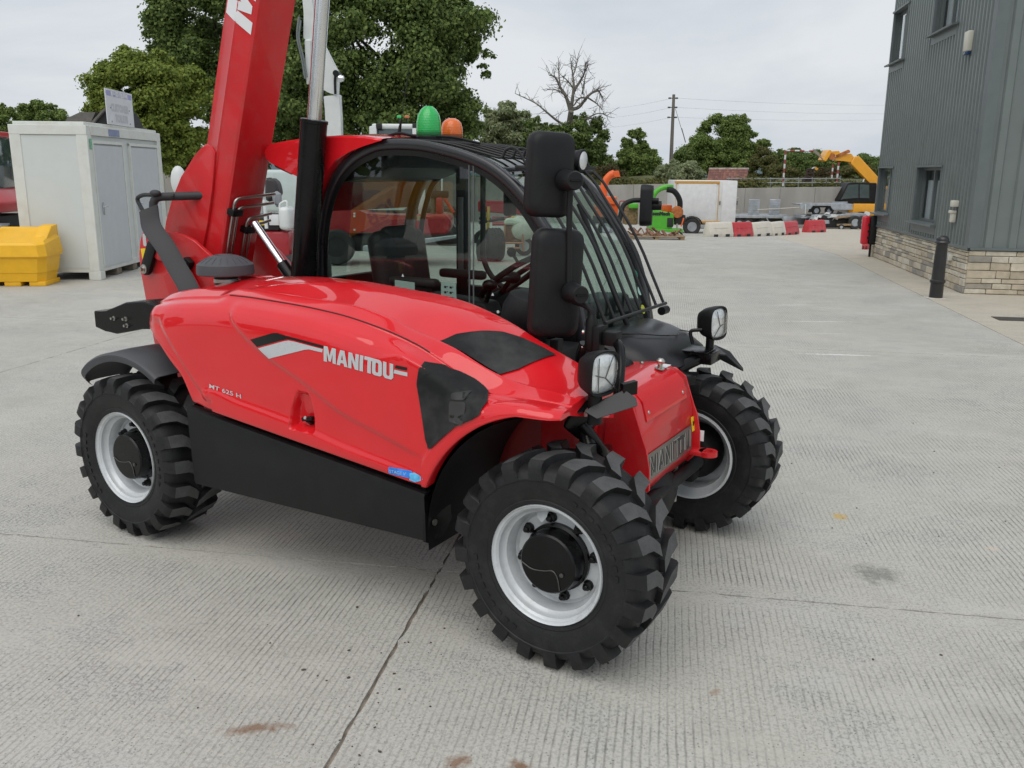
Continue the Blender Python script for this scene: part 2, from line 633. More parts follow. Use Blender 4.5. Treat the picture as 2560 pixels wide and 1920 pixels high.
def S(x, y):      # world ground point -> uv
    return to_uv(x, y)
rust = (.20, .10, .045)
spots = []
for (x, y, ru, rv, a, col, amt) in (
        (-.815, 2.535, .13, .035, .15, rust, .75), (.030, 2.36, .045, .035, 0, rust, .85), (-.16, 2.37, .06, .04, .6, rust, .75),
        (1.745, 4.42, .05, .06, 0, (.55, .36, .07), .75), (2.34, 4.02, .04, .03, 0, (.60, .50, .38), .6),
        (1.66, 3.72, .13, .12, 0, (.13, .13, .12), .60), (2.02, 3.10, .05, .05, 0, (.14, .13, .11), .6),
        (-.72, 2.19, .03, .03, 0, (.12, .12, .12), .7), (.72, 2.77, .03, .02, .7, (.30, .17, .09), .5),
        (3.75, 10.8, .55, .03, 0, (.72, .72, .70), .75), (3.6, 9.95, .40, .03, 0, (.62, .62, .60), .5), (3.3, 8.75, .42, .04, -.1, (.75, .75, .74), .8),
        (3.9, 12.2, .5, .06, .1, (.66, .66, .63), .5)):
    u, v = S(x, y)
    spots.append((u, v, ru, rv, a - GTH, col, amt))
conc = concrete_mat('tamped_concrete', (.425, .417, .387), True, 0.0, spots)
conc_s = concrete_mat('apron_concrete', (.440, .405, .345), False, 0.25)
joint_m = mat('joint_sealant', (.25, .215, .175), 0.9, var=0.4, scale=20, bump=0.3, bscale=60)

# base ground sheet to the horizon, just below the slabs
g = MB()
GP = [(-120, -.05), (21, -.05), (54, -1.25), (900, -1.25)]
g.grid([[Vector((x, y, z)) for y, z in GP] for x in (-600, -60, 60, 600)])
grass_m = mat('rough_grass_soil', (.075, .085, .035), 0.95, var=0.4, scale=0.8, bump=0.6, bscale=3)
ground = struct(g.build('ground', grass_m, None, smooth=0))
ground.rotation_euler = (0, 0, GTH)
g = MB()
g.grid([[Vector((x, y, z)) for y, z in ((-26, -.0105), (21.01, -.0105), (52, -.0105 - .035 * 31))] for x in (-42, 28)])
struct(g.build('joint_bed', joint_m, ground, smooth=0))

us = [-0.936 + 4.78 * k for k in range(-8, 6)]
vs_ = [3.61 + 5.8 * k for k in range(-5, 9)]
rs = random.Random(3)
JW = 0.006
def edge_pts(a, b, n, amp):
    out = []
    for i in range(n):
        t = i / n
        x, y = a[0] + (b[0] - a[0]) * t, a[1] + (b[1] - a[1]) * t
        if i > 0:
            d = (b[1] - a[1], a[0] - b[0])
            l = math.hypot(*d)
            k = rs.uniform(-amp, amp * 0.5)
            if rs.random() < 0.05:
                k -= amp * 2.5
            x -= d[0] / l * k
            y -= d[1] / l * k
        out.append((x, y))
    return out
for i in range(len(us) - 1):
    for j in range(len(vs_) - 1):
        u0, u1, v0, v1 = us[i] + JW, us[i + 1] - JW, vs_[j] + JW, vs_[j + 1] - JW
        if i == 7 and j in (4, 5):
            u1 -= 0.003
        near = abs((u0 + u1) / 2) < 7 and v0 < 9
        n = 130 if near else 24
        amp = 0.005 if near else 0.002
        ring = edge_pts((u0, v0), (u1, v0), n, amp) + edge_pts((u1, v0), (u1, v1), n, amp) + edge_pts((u1, v1), (u0, v1), n, amp) + edge_pts((u0, v1), (u0, v0), n, amp)
        b = MB()
        zz = lambda y: -0.035 * max(0, y - 21.01)
        a = [b.bm.verts.new((x, y, zz(y))) for x, y in ring]
        c = [b.bm.verts.new((x, y, zz(y) - 0.012)) for x, y in ring]
        b.bm.faces.new(a)
        for k in range(len(a)):
            q = (k + 1) % len(a)
            b.bm.faces.new((a[q], a[k], c[k], c[q]))
        struct(b.build('concrete_slab', conc_s if i >= 9 else conc, ground, smooth=0))

# crumbs and grit lying about
b = MB()
for k in range(130):
    if k < 12:
        x, y, sz = rnd.gauss(-.55, .22), rnd.gauss(2.95, .14), rnd.uniform(.003, .006)
    elif k < 34:
        x, y, sz = rnd.uniform(-.55, -.1), rnd.uniform(2.2, 3.2), rnd.uniform(.002, .005)
    else:
        x, y, sz = rnd.uniform(-2.6, 3.2), rnd.uniform(2.0, 7.0), rnd.uniform(.002, .006)
    r = bmesh.ops.create_icosphere(b.bm, subdivisions=1, radius=1)
    bmesh.ops.transform(b.bm, matrix=Matrix.Translation((x, y, sz * .35)) @ Matrix.Rotation(rnd.uniform(0, 6), 4, 'Z') @ Matrix.Diagonal((sz * rnd.uniform(.8, 1.9), sz, sz * rnd.uniform(.4, .9), 1)), verts=r['verts'])
o = b.build('loose_grit', mat('dark_grit', (.07, .055, .042), 0.9, var=0.5, scale=40), None)
o['kind'] = 'stuff'
tag(o, 'small dark crumbs of mud and grit scattered over the concrete', 'grit')
# ------------------------------------------------------------------ red telehandler (local: x forward, y left, z up; origin under front axle)
TH_X, TH_Y, TH_A = 0.5733, 3.6883, R(-30.2787)
T = thing('compact_telehandler', 'red compact telehandler with raised boom, black cab and chunky tyres on the concrete yard', 'telehandler', (TH_X, TH_Y, 0), TH_A)
WB = 2.3108
AXZ = 0.3982

# ---- hood -------------------------------------------------------------
def interp(tab, x):
    """smooth monotone-ish interpolation through (x, val) table"""
    xs = [a for a, _ in tab]
    ys = [b for _, b in tab]
    if x <= xs[0]:
        return ys[0]
    if x >= xs[-1]:
        return ys[-1]
    k = max(i for i in range(len(xs) - 1) if xs[i] <= x)
    h = xs[k + 1] - xs[k]
    def slope(i):
        if i == 0:
            return (ys[1] - ys[0]) / (xs[1] - xs[0])
        if i == len(xs) - 1:
            return (ys[-1] - ys[-2]) / (xs[-1] - xs[-2])
        a = (ys[i] - ys[i - 1]) / (xs[i] - xs[i - 1])
        b = (ys[i + 1] - ys[i]) / (xs[i + 1] - xs[i])
        if a * b <= 0:
            return 0.0
        return 2 * a * b / (a + b)
    m0, m1 = slope(k), slope(k + 1)
    t = (x - xs[k]) / h
    return ((2 * t ** 3 - 3 * t * t + 1) * ys[k] + (t ** 3 - 2 * t * t + t) * h * m0 + (-2 * t ** 3 + 3 * t * t) * ys[k + 1] + (t ** 3 - t * t) * h * m1)

Z_IN = [(-2.25, 1.10), (-2.20, 1.150), (-2.08, 1.203), (-1.84, 1.258), (-1.62, 1.279), (-1.40, 1.290), (-1.20, 1.288), (-1.01, 1.277), (-.89, 1.263), (-.654, 1.230), (-.431, 1.165), (-.22, 1.080), (-.107, 1.034), (-.02, 1.004), (.03, .985)]
Z_PE = [(-2.25, 1.09), (-2.20, 1.140), (-2.08, 1.190), (-1.84, 1.232), (-1.60, 1.240), (-1.25, 1.232), (-1.0, 1.222), (-.82, 1.193), (-.667, 1.148), (-.50, 1.100), (-.31, 1.030), (-.15, 1.005), (-.02, .990), (.03, .975)]
Z_GR = [(-2.25, 1.08), (-2.20, 1.125), (-2.08, 1.165), (-1.84, 1.205), (-1.57, 1.222), (-1.25, 1.212), (-1.0, 1.193), (-.80, 1.160), (-.61, 1.110), (-.45, 1.040), (-.31, .975), (-.15, .980), (-.02, .974), (.03, .964)]
Y_SD = [(-2.25, -.60), (-2.22, -.70), (-2.17, -.78), (-2.11, -.836), (-2.05, -.868), (-1.95, -.884), (-1.8, -.889), (-1.0, -.890), (-.5, -.890), (-.2, -.885), (-.05, -.876), (.0, -.864), (.03, -.845)]
def sstep(a, b, t):
    t = max(0, min(1, (t - a) / (b - a)))
    return t * t * (3 - 2 * t)
def z_bot(x):
    rr = 0.548
    if x > -0.512:
        xx = max(min(x, 0.0), -.5119)
        zc = AXZ + math.sqrt(max(rr * rr - x * x, 0)) if x < 0 else AXZ + math.sqrt(rr * rr - x * x)
        return min(zc, .932)
    if x > -1.81:
        return .745 + (x + 1.81) / (-.512 + 1.81) * (.597 - .745)
    return interp([(-2.25, 1.055), (-2.18, 1.045), (-2.1, 1.028), (-2.035, .992), (-1.943, .913), (-1.873, .852), (-1.81, .745)], x)
def hood_section(x):
    zi, zp, zg, ys, zb = interp(Z_IN, x), interp(Z_PE, x), interp(Z_GR, x), interp(Y_SD, x), z_bot(x)
    zp = max(zp, zb + .012)
    zg = max(zg, zb + .008)
    k = abs(ys) - .42           # outer width measured from inner edge
    yp, yg = -.42 - k * .68, -.42 - k * .83
    am = sstep(-.16, -.36, x)
    pts = [(-.402, zi - .15), (-.405, zi - .02), (-.418, zi - .005), (-.445, zi), (-.42 - k * .3, zi * .68 + zp * .32 + .006), (yp + .016, zp - .003 * am), (yp + .004, zp + .001 * am), (yp - .010, zp + .006 * am - .004 * (1 - am)),
           (yg + .010, zg + .009 * am + .003 * (1 - am)), (yg + .003, zg + .004 * am), (yg - .004, zg - .006 * am - .003 * (1 - am))]
    # shoulder rounding down to the side
    hz = zg - zb
    d = min(.11 * (1 - .72 * sstep(-.78, -.60, x) * sstep(-.18, -.30, x)), hz * .55)
    pts += [(ys + k * .085, zg - d * .22), (ys + k * .035, zg - d * .55), (ys + k * .008, zg - d)]
    r = max(hz - d, .004)
    pts += [(ys, zg - d - r * .25), (ys - .002, zg - d - r * .5), (ys - .002, zg - d - r * .74), (ys - .003, zb + min(.035, r * .2)), (ys, zb + min(.008, r * .05)), (ys + .01, zb), (ys + .05, zb + .004)]
    return pts
xs = []
x = -2.25
while x < .03:
    xs.append(x)
    x += 0.004 if -1.225 < x < -1.045 else (0.006 if (-.56 < x < -.44 or -1.9 < x < -1.78 or x < -2.1 or x > -.1) else 0.012)
xs.append(.03)
def resample(pts, sub=4):
    c = catmull([(0, p[0], p[1]) for p in pts], sub)
    return [(v.y, v.z) for v in c]
CREASE = [(-1.56, 1.20), (-1.512, 1.143), (-1.365, 1.04), (-1.091, .917), (-.915, .829), (-.70, .765), (-.513, .705)]
REARC = [(-2.0, 1.12), (-1.93, 1.04), (-1.85, .95), (-1.77, .86), (-1.70, .80)]
LOWC = [(-1.80, .80), (-1.754, .801), (-1.67, .838), (-1.488, .806), (-1.197, .767), (-.916, .708), (-.616, .663), (-.5, .64)]
def hood_off(x, y, z):
    """sculpting of the outer side: returns extra y (negative = outward)"""
    if y > -.62:
        return 0.0
    side = sstep(-.80, -.87, y)
    o = 0.0
    if -1.56 < x < -.5:
        zc = interp(CREASE, x)
        o += -.012 * sstep(-.012, .012, z - zc) * sstep(-1.56, -1.50, x) * sstep(-.50, -.62, x)
    if -1.80 < x < -.5 :
        zc = interp(LOWC, x)
        o += -.010 * sstep(.006, -.030, z - zc) * sstep(-1.80, -1.70, x) * sstep(-.5, -.6, x)
    # rear facet
    if x < -1.66:
        zc = interp(REARC, x)
        o += .016 * sstep(.0, -.05, z - zc)
    # vent flange around front arch: raised lip
    d = math.hypot(x, z - AXZ)
    if x > -.53:
        o += -.014 * sstep(.615, .600, d)
    # handle pocket
    if -1.22 < x < -1.05 and .715 < z < .90:
        t = (z - .722) / .172
        w = .070 * (1 - max(0, t - .25) ** 1.5 * .9)
        cxh = -1.135 + .012 * t
        e = sstep(w, w - .016, abs(x - cxh)) * sstep(0, .10, t) * sstep(1.0, .86, t)
        o += .055 * e * (1.0 - .55 * t)
    return o * side
grid = []
for x in xs:
    sec = resample(hood_section(x), 10)
    row = []
    for (y, z) in sec:
        zt_ = 0.0
        if y > -.86 and z > .9:
            xb = -1.64 + .60 * max(0, (y + .80) / .32) ** 2.4
            zt_ = .012 * sstep(xb - .035, xb + .035, x) * sstep(-.86, -.80, y) * sstep(-.2, -.5, x) * sstep(-.41, -.43, y)
        row.append(Vector((x, y + hood_off(x, y, z), z + zt_)))
    grid.append(row)
h = MB()
V = h.grid(grid)
h.bm.faces.new([v for v in V[0]])
h.bm.faces.new([v for v in V[-1]][::-1])
hood = h.build('engine_hood', red, T, smooth=38)
bmh = bmesh.new()
bmh.from_mesh(hood.data)
HB = BVHTree.FromBMesh(bmh)

def proj_side(x, z, off):
    hit = HB.ray_cast(Vector((x, -3, z)), Vector((0, 1, 0)))
    if hit[0] is None:
        return Vector((x, -.89 - off, z))
    n = hit[1] if hit[1].y < 0 else -hit[1]
    return hit[0] + n * off
def proj_top(x, y, off):
    hit = HB.ray_cast(Vector((x, y, 3)), Vector((0, 0, -1)))
    n = hit[1] if hit[1].z > 0 else -hit[1]
    return hit[0] + n * off
def decal(name, groups, pf, m, parent, off=0.0025, cuts=0.03):
    bm = loops_bm(groups)
    for _ in range(5):
        es = [e for e in bm.edges if e.calc_length() > cuts]
        if not es:
            break
        bmesh.ops.subdivide_edges(bm, edges=es, cuts=1)
        bmesh.ops.triangulate(bm, faces=[f for f in bm.faces if len(f.verts) > 4])
    for v in bm.verts:
        v.co = pf(v.co.x, v.co.y, off)
    for f in bm.faces:
        f.smooth = True
    me = bpy.data.meshes.new(name)
    bm.to_mesh(me)
    bm.free()
    me.materials.append(m)
    return link(name, me, parent)
# side vent and top vent
sv = [(-.560, 1.068), (-.526, 1.078), (-.44, 1.052), (-.36, 1.020), (-.29, .985), (-.262, .962), (-.268, .925), (-.30, .902), (-.369, .867), (-.43, .812), (-.479, .764), (-.497, .757), (-.512, .79), (-.530, .90), (-.548, 1.0)]
sv = [(-.538, 1.072)] + [(x, z - .004) for x, z in sv[2:]]
vent1 = decal('side_vent', [[sv]], proj_side, grim, hood, 0.007, 0.02)
tv = [(-.560, -.728), (-.53, -.66), (-.46, -.585), (-.40, -.53), (-.33, -.492), (-.25, -.470), (-.195, -.468), (-.215, -.56), (-.25, -.66), (-.305, -.738), (-.36, -.741), (-.45, -.738)]
vent2 = decal('top_vent', [[tv]], proj_top, grim, hood, 0.006, 0.02)
# dark shut line along the shoulder groove
b = MB()
pth = []
for i in range(60):
    x = -1.60 + i / 59 * 1.05
    s_ = hood_section(x)
    q = s_[9]
    pth.append(proj_top(x, q[0] - .001, -.0005))
b.tube(pth, .0028, 6)
b.build('shut_line', mat('shut_line_dark', (.05, .004, .005), .6), hood)
# decals
black_stripe = [(-1.394, 1.077), (-1.266, 1.117), (-1.24, 1.119), (-1.209, 1.114), (-.994, 1.093), (-.998, 1.083), (-1.159, 1.100), (-1.19, 1.100), (-1.204, 1.096), (-1.356, 1.050)]
grey_stripe = [(-1.350, 1.045), (-1.20, 1.091), (-1.179, 1.095), (-1.15, 1.094), (-.998, 1.079), (-1.002, 1.066), (-1.07, 1.071), (-1.093, 1.067), (-1.294, 1.008)]
decal('stripe', [[black_stripe]], proj_side, black_d, hood, .002)
decal('stripe', [[grey_stripe]], proj_side, silver_d, hood, .002)
wl, ww = word_loops('MANITOU')
def place(wl, ww, x0, z0, x1, z1, hgt, sx=None):
    L_ = x1 - x0
    sl = (z1 - z0) / L_
    return [[[(x0 + px / ww * L_, z0 + px / ww * L_ * sl + py * hgt) for px, py in lp] for lp in g] for g in wl]
decal('lettering', place(wl, ww, -.993, 1.033, -.648, 1.000, .060), proj_side, silver_d, hood, .003)
decal('stripe', [[[(-.640, 1.058), (-.590, 1.054), (-.590, 1.042), (-.645, 1.046)]]], proj_side, black_d, hood, .002)
decal('stripe', [[[(-.646, 1.040), (-.588, 1.035), (-.588, 1.021), (-.650, 1.026)]]], proj_side, silver_d, hood, .002)
def font_decal(name, txt, x0, z0, x1, z1, hgt, m, parent, pf=None, off=.003):
    vs, fs = font_loops_mesh(txt, 1.0)
    mx = max(v.x for v in vs); mn = min(v.x for v in vs); my = max(v.y for v in vs)
    me = bpy.data.meshes.new(name)
    pts = []
    for v in vs:
        t = (v.x - mn) / (mx - mn)
        pts.append(tuple((pf or proj_side)(x0 + (x1 - x0) * t, z0 + (z1 - z0) * t + v.y / my * hgt, off)))
    me.from_pydata(pts, [], fs)
    me.materials.append(m)
    return link(name, me, parent)
font_decal('lettering', 'MT 625 H', -1.668, .834, -1.477, .812, .019, silver_d, hood)
decal('badge', [[_rr(-.684, .625, -.575, .652, .006)]], proj_side, blue_d, hood, .003)
decal('badge', [[[(-.585, .618), (-.56, .613), (-.535, .622), (-.515, .634), (-.54, .641), (-.565, .648), (-.585, .642)]]], proj_side, mat('light_blue_vinyl', (.12, .50, .88), .35, var=.2, scale=60), hood, .004)
font_decal('lettering', 'STAGE V', -.677, .632, -.60, .632, .011, mat('pale_blue_print', (.35, .55, .8), .4), hood, off=.005)
# T-handle in the pocket
b = MB()
b.box((-1.125, -.868, .770), (.060, .020, .018), Matrix.Rotation(R(-12), 3, 'Y'), .006)
b.cyl((-1.125, -.868, .765), (-1.125, -.84, .745), .012, 12)
hd = b.build('hood_handle', blkg, hood)
MB().cyl((-1.128, -.876, .774), (-1.128, -.882, .777), .007, 12).build('lock', steel, hd)
# oil filter showing faintly through the vent mesh
fm = mat('filter_grey', (.040, .040, .039), .6, var=.12)
decal('oil_filter', [[_rr(-.405, .872, -.335, .952, .012)]], proj_side, fm, vent1, .0085)
decal('filter_head', [[_rr(-.398, .958, -.345, .980, .006)]], proj_side, mat('filter_head_grey', (.022, .022, .022), .6), vent1, .0085)
wl3, ww3 = word_loops('MANITOU')
decal('lettering', place(wl3, ww3, -.400, .890, -.340, .892, .010), proj_side, black_d, vent1, .0095)

# ---- skirt ------------------------------------------------------------
b = MB()
prof = [(-.872, .0), (-.880, .004), (-.880, -.02), (-.872, -.20), (-.868, -.30)]
rows = []
for i in range(28):
    x = -1.845 + (1.845 - .535) * i / 27
    zt = .722 + (x + 1.845) / 1.31 * (.566 - .722)
    zb = .345 + .012 * (x + 1.845) / 1.31
    k = (zt - zb)
    rows.append([Vector((x, y, z)) for y, z in ((-.83, zt - .004), (-.862, zt), (-.876, zt - .006), (-.880, zt - .018), (-.879, zt - .06), (-.874, zt - k * .5), (-.868, zb + .02), (-.862, zb + .004), (-.84, zb))])
V = b.grid(rows)
b.bm.faces.new(V[0]); b.bm.faces.new(V[-1][::-1])
skirt = b.build('side_skirt', blk, T, smooth=30)
b = MB()
b.prism([(-.535, -.84, .345), (-.535, -.872, .36), (-.535, -.878, .55), (-.53, -.80, .572), (-.53, -.72, .575), (-.53, -.70, .40), (-.53, -.76, .35)], (-.012, 0, 0))
sf = b.build('skirt_end_plate', blkg, T)
MB().cyl((-.529, -.825, .43), (-.522, -.825, .43), .013, 14).build('bolt', steel, sf)
# inner wheel-arch liner
b = MB()
rows = []
for i in range(15):
    a = R(188 - i * 6.4)
    rr = .535
    rows.append([Vector((rr * math.cos(a), y, AXZ + rr * math.sin(a))) for y in (-.86, -.6, -.36)])
b.grid(rows)
b.build('arch_liner', blkm, T)
b = MB()
b.box((-.56, -.6, .72), (.02, .5, .5))
b.box((-1.1, -.62, .62), (1.1, .44, .5))
b.box((-.3, -.50, .94), (.55, .20, .10))
b.build('engine_bay', blkm, T, smooth=0)

# ---- chassis ----------------------------------------------------------
b = MB()
b.prism([(-.35, -.30, .40), (-.35, -.30, .90), (-.10, -.30, .93), (-.02, -.30, .92), (.045, -.30, .895), (.076, -.30, .868), (.112, -.30, .738), (.125, -.30, .535), (.09, -.30, .47), (-.1, -.30, .42)], (0, .60, 0), bevel=.012, seg=2)
nose = b.build('front_chassis', red2, T, smooth=30)
b = MB()   # cover plate folded over the top and front
b.prism([(-.22, -.235, .9275), (-.02, -.235, .926), (.05, -.235, .899), (.083, -.235, .868), (.104, -.235, .790), (.100, -.235, .788), (.079, -.235, .866), (.046, -.235, .893), (-.02, -.235, .921), (-.22, -.235, .9225)], (0, .47, 0))
cov = b.build('cover_plate', red, nose, smooth=50)
for y in (-.20, .20):
    b = MB(); b.lathe([(0, .006), (.007, .004), (.009, 0), (.009, -.003)], (.094, y, .820), (1, 0, .28), 12); b.build('bolt', steel, nose)
for y in (-.18, .19):
    b = MB(); b.lathe([(0, .006), (.007, .004), (.009, 0), (.009, -.003)], (-.10, y, .9335), (0, 0, 1), 12); b.build('bolt', steel, nose)
b = MB()
b.lathe([(.022, 0), (.022, .004), (.011, .006), (.011, .022), (.018, .03), (.02, .038), (.012, .046), (0, .047)], (.0, .150, .924), (0.12, 0, 1), 18)
b.build('filler_cap', steel, nose)
b = MB(); b.box((-.005, .205, .9275), (.05, .07, .002)); b.build('label', white_d, nose)
# front blade plates at both ends, slightly proud
for y in (-.305, .305):
    b = MB()
    pts = [(-.05, .55), (-.05, .90), (.02, .905), (.07, .87), (.115, .742), (.135, .70), (.150, .62), (.155, .53), (.10, .47)]
    b.prism([(x, y - .006, z) for x, z in pts], (0, .012, 0), bevel=.003)
    b.build('end_plate', red2, nose, smooth=20)
# stainless name plate with slit letters
b = MB()
b.prism([(.1205, -.263, .660), (.1275, -.263, .548), (.1300, -.263, .548), (.1230, -.263, .660)], (0, .526, 0))
pl = b.build('name_plate', stain, nose, smooth=0)
slit = mat('slit_pale', (.50, .49, .46), .4, metal=.6)
slitd = mat('slit_dark', (.05, .05, .05), .6)
b = MB(); d2 = MB()
cx = -.235
def P_(y, z):
    return (.1315 - (z - .548) * .0625, y, z)
segs = []
strokes = {'M': [((0, 0), (0, 1)), ((.02, 1), (.3, .3)), ((.6, 0), (.6, 1))], 'A': [((0, 0), (.3, 1)), ((.6, 0), (.34, 1))], 'N': [((0, 0), (0, 1)), ((.04, 1), (.5, 0)), ((.55, 0), (.55, 1))], 'I': [((.1, 0), (.1, 1))], 'T': [((0, 1), (.6, 1)), ((.3, 0), (.3, .95))], 'O': [((0, .1), (0, .8)), ((.45, .1), (.45, .8))], 'U': [((0, .05), (0, 1)), ((.5, .05), (.5, 1))]}
advs = {'M': .75, 'A': .75, 'N': .7, 'I': .3, 'T': .7, 'O': .6, 'U': .6}
tot = sum(advs[c] for c in 'MANITOU')
x_ = 0
for ch in 'MANITOU':
    for (p0, p1) in strokes[ch]:
        ya, za = -.240 + (x_ + p0[0]) / tot * .485, .562 + p0[1] * .082
        yb, zb = -.240 + (x_ + p1[0]) / tot * .485, .562 + p1[1] * .082
        b.tube([P_(ya, za), P_(yb, zb)], .0018, 6)
        d2.tube([P_(ya + .006, za), P_(yb + .006, zb)], .0034, 6)
    x_ += advs[ch]
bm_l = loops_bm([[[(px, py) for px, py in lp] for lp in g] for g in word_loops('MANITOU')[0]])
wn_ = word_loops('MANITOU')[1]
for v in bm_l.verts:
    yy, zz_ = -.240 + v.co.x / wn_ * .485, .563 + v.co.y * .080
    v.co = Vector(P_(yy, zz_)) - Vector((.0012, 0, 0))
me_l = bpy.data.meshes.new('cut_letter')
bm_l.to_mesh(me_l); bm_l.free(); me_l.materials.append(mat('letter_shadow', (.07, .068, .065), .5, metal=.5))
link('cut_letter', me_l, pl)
b.build('lettering', slit, pl, smooth=0)
d2.bm.free()
for y in (-.285, .285):
    b = MB()
    b.prism([(.1155, y - .016, .690), (.1245, y - .016, .625), (.1265, y - .016, .625), (.1175, y - .016, .690)], (0, .032, 0))
    b.build('warning_sticker', yellow_d, nose, smooth=0)
    b = MB(); b.box((.1235, y, .657), (.0022, .012, .03), Matrix.Rotation(R(8), 3, 'Y')); b.build('pictogram', black_d, nose, smooth=0)
b = MB(); b.box((.152, .312, .60), (.03, .003, .05)); b.build('label', white_d, nose)
# tow eye
b = MB()
ring = []
b.lathe([(.042, -.011), (.042, .011), (.022, .011), (.022, -.011), (.042, -.011)], (.20, .285, .532), (0, 0, 1), 24, cap=False)
b.box((.135, .285, .532), (.10, .075, .022), None, .004)
b.build('tow_eye', red2, nose)
b = MB(); b.box((-.11, -.318, .66), (.025, .03, .22), Matrix.Rotation(R(12), 3, 'Y'), .003); b.build('rib', red2, nose)
# main frame, belly, axles
b = MB()
b.box((-1.35, 0, .60), (2.2, .50, .36), None, .01)
b.box((-2.45, 0, .62), (.5, .54, .40), None, .01)
b.build('main_frame', mat('frame_red_dark', (.30, .012, .014), .5, var=.1), T)
for xx in (0, -WB):
    b = MB()
    b.cyl((xx, -.62, AXZ), (xx, .62, AXZ), .075, 16)
    b.lathe([(.08, -.16), (.13, -.1), (.15, 0), (.13, .1), (.08, .16)], (xx, 0, AXZ), (0, 1, 0), 20)
    for s in (-1, 1):
        b.box((xx, s * .56, AXZ), (.13, .10, .22), None, .02)
    b.cyl((xx + .11, -.42, AXZ + .04), (xx + .11, .42, AXZ + .04), .03, 12)
    b.build('axle', blkm, T)
b = MB()
b.box((.035, -.09, .46), (.09, .16, .16), None, .01)
b.box((.06, .10, .37), (.06, .26, .035), None, .008)
b.build('steering_linkage', mat('greasy_dark', (.03, .031, .033), .55, var=.3), T)
b = MB(); b.cyl((.075, .215, .40), (.075, .215, .515), .012, 12); b.cyl((.075, .215, .30), (.075, .215, .34), .012, 12)
b.build('steering_pin', mat('dusty_steel', (.33, .31, .27), .6, metal=.3, var=.15), T)

# ---- wheels -----------------------------------------------------------
def tyre_mesh(side):
    """side=-1: outer face toward -y"""
    b = MB()
    half = [(.208, .118), (.216, .128), (.230, .136), (.243, .141), (.247, .139), (.252, .141), (.275, .149), (.300, .153), (.318, .153), (.322, .156), (.327, .156), (.331, .152), (.345, .147), (.356, .136), (.367, .115), (.373, .07), (.375, 0)]
    prof = [(r, -y) for r, y in half] + [(r, y) for r, y in half[-2::-1]]
    b.lathe(prof, (0, 0, 0), (0, 1, 0), 96, cap=False)
    NL = 20
    st = [(.1585, -.004, .056, .362, .322), (.153, -.002, .057, .382, .335), (.140, .000, .057, .394, .345), (.100, .004, .058, .3985, .352), (.066, .010, .058, .3990, .356), (.034, .034, .054, .3990, .358), (.006, .058, .046, .3980, .358)]
    rl = random.Random(5)
    for sd in (-1, 1):
        for k in range(NL):
            ph0 = 2 * PI * (k + (0 if sd < 0 else .5)) / NL + .03
            rings = []
            for (y, s, w, rt_, rb) in st:
                q = []
                for (ds, rr) in ((-w / 2 - .005, rb), (-w / 2, rt_), (w / 2, rt_), (w / 2 + .005, rb)):
                    a = ph0 - (s + ds) / .398
                    q.append(Vector((rr * math.cos(a), sd * y, rr * math.sin(a))))
                rings.append(q)
            V = b.grid(rings)
            b.bm.faces.new(V[0])
            b.bm.faces.new(V[-1][::-1])
    # sidewall ribs between lugs and raised lettering blocks
    for k in range(9):
        a0 = R(20 + k * 7.5)
        for base in (0, PI):
            a = a0 + base
            p = Vector((.288 * math.cos(a), side * .1535, .288 * math.sin(a)))
            b.box(p, (.020, .003, .013), Matrix.Rotation(-a + PI / 2, 3, 'Y'), 0)
    me = b.mesh('tyre', rubber, smooth=32)
    me.materials.append(tread)
    for p in me.polygons:
        c_ = p.center
        if math.hypot(c_.x, c_.z) > .3935 and len(p.vertices) == 4:
            p.material_index = 1
    return me
def rim_mesh(side):
    b = MB()
    s = side
    prof = [(.02, .034), (.13, .034), (.168, .036), (.178, .045), (.180, .066), (.186, .080), (.190, .092), (.200, .100), (.205, .112), (.206, .122), (.213, .131), (.222, .134), (.226, .138), (.224, .142), (.214, .1415), (.212, .138)]
    outer = [(.226, .140), (.228, .125), (.212, .118), (.208, .10), (.19, .04), (.19, -.06), (.208, -.118), (.226, -.125), (.226, -.140), (.215, -.141), (.204, -.122), (.198, -.105), (.184, -.09), (.180, .02), (.168, .026), (.02, .024)]
    b.lathe([(r, s * y) for r, y in prof[:14]], (0, 0, 0), (0, 1, 0), 64, cap=False)
    b.lathe([(r, s * y) for r, y in outer], (0, 0, 0), (0, 1, 0), 64, cap=False)
    return b.mesh('wheel', silver, smooth=30, recalc=False)
def hub_mesh(side):
    b = MB()
    s = side
    b.lathe([(.128, s * .03), (.128, s * .05), (.118, s * .056), (.118, s * .085), (.114, s * .092), (.112, s * .118), (.106, s * .124), (0, s * .126)], (0, 0, 0), (0, 1, 0), 40, cap=False)
    return b.mesh('hub', blkg, smooth=30)
def line_mesh(side):
    b = MB()
    pts = catmull([(-.105, side * .126, -.012), (-.06, side * .127, -.030), (-.01, side * .127, -.026), (.025, side * .127, -.018), (.045, side * .127, -.04), (.055, side * .127, -.085)], 6)
    b.tube(pts, .0022, 6)
    b.lathe([(.008, 0), (.008, .005), (0, .006)], (.062, side * .1255, -.025), (0, side, 0), 12)
    return b.mesh('hub_ridge', mat('worn_black_edge', (.06, .058, .055), .4, var=.2))
def bolt_mesh(side):
    b = MB()
    b.lathe([(.021, .0), (.021, .004), (.016, .006), (.016, .020), (.010, .022), (.010, .034), (.008, .036), (0, .036)], (0, side * .034, 0), (0, side, 0), 10)
    return b.mesh('wheel_bolt', blkg, smooth=30)
WM = {}
for s in (-1, 1):
    WM[s] = (rim_mesh(s), tyre_mesh(s), hub_mesh(s), line_mesh(s), bolt_mesh(s))
rimback = None
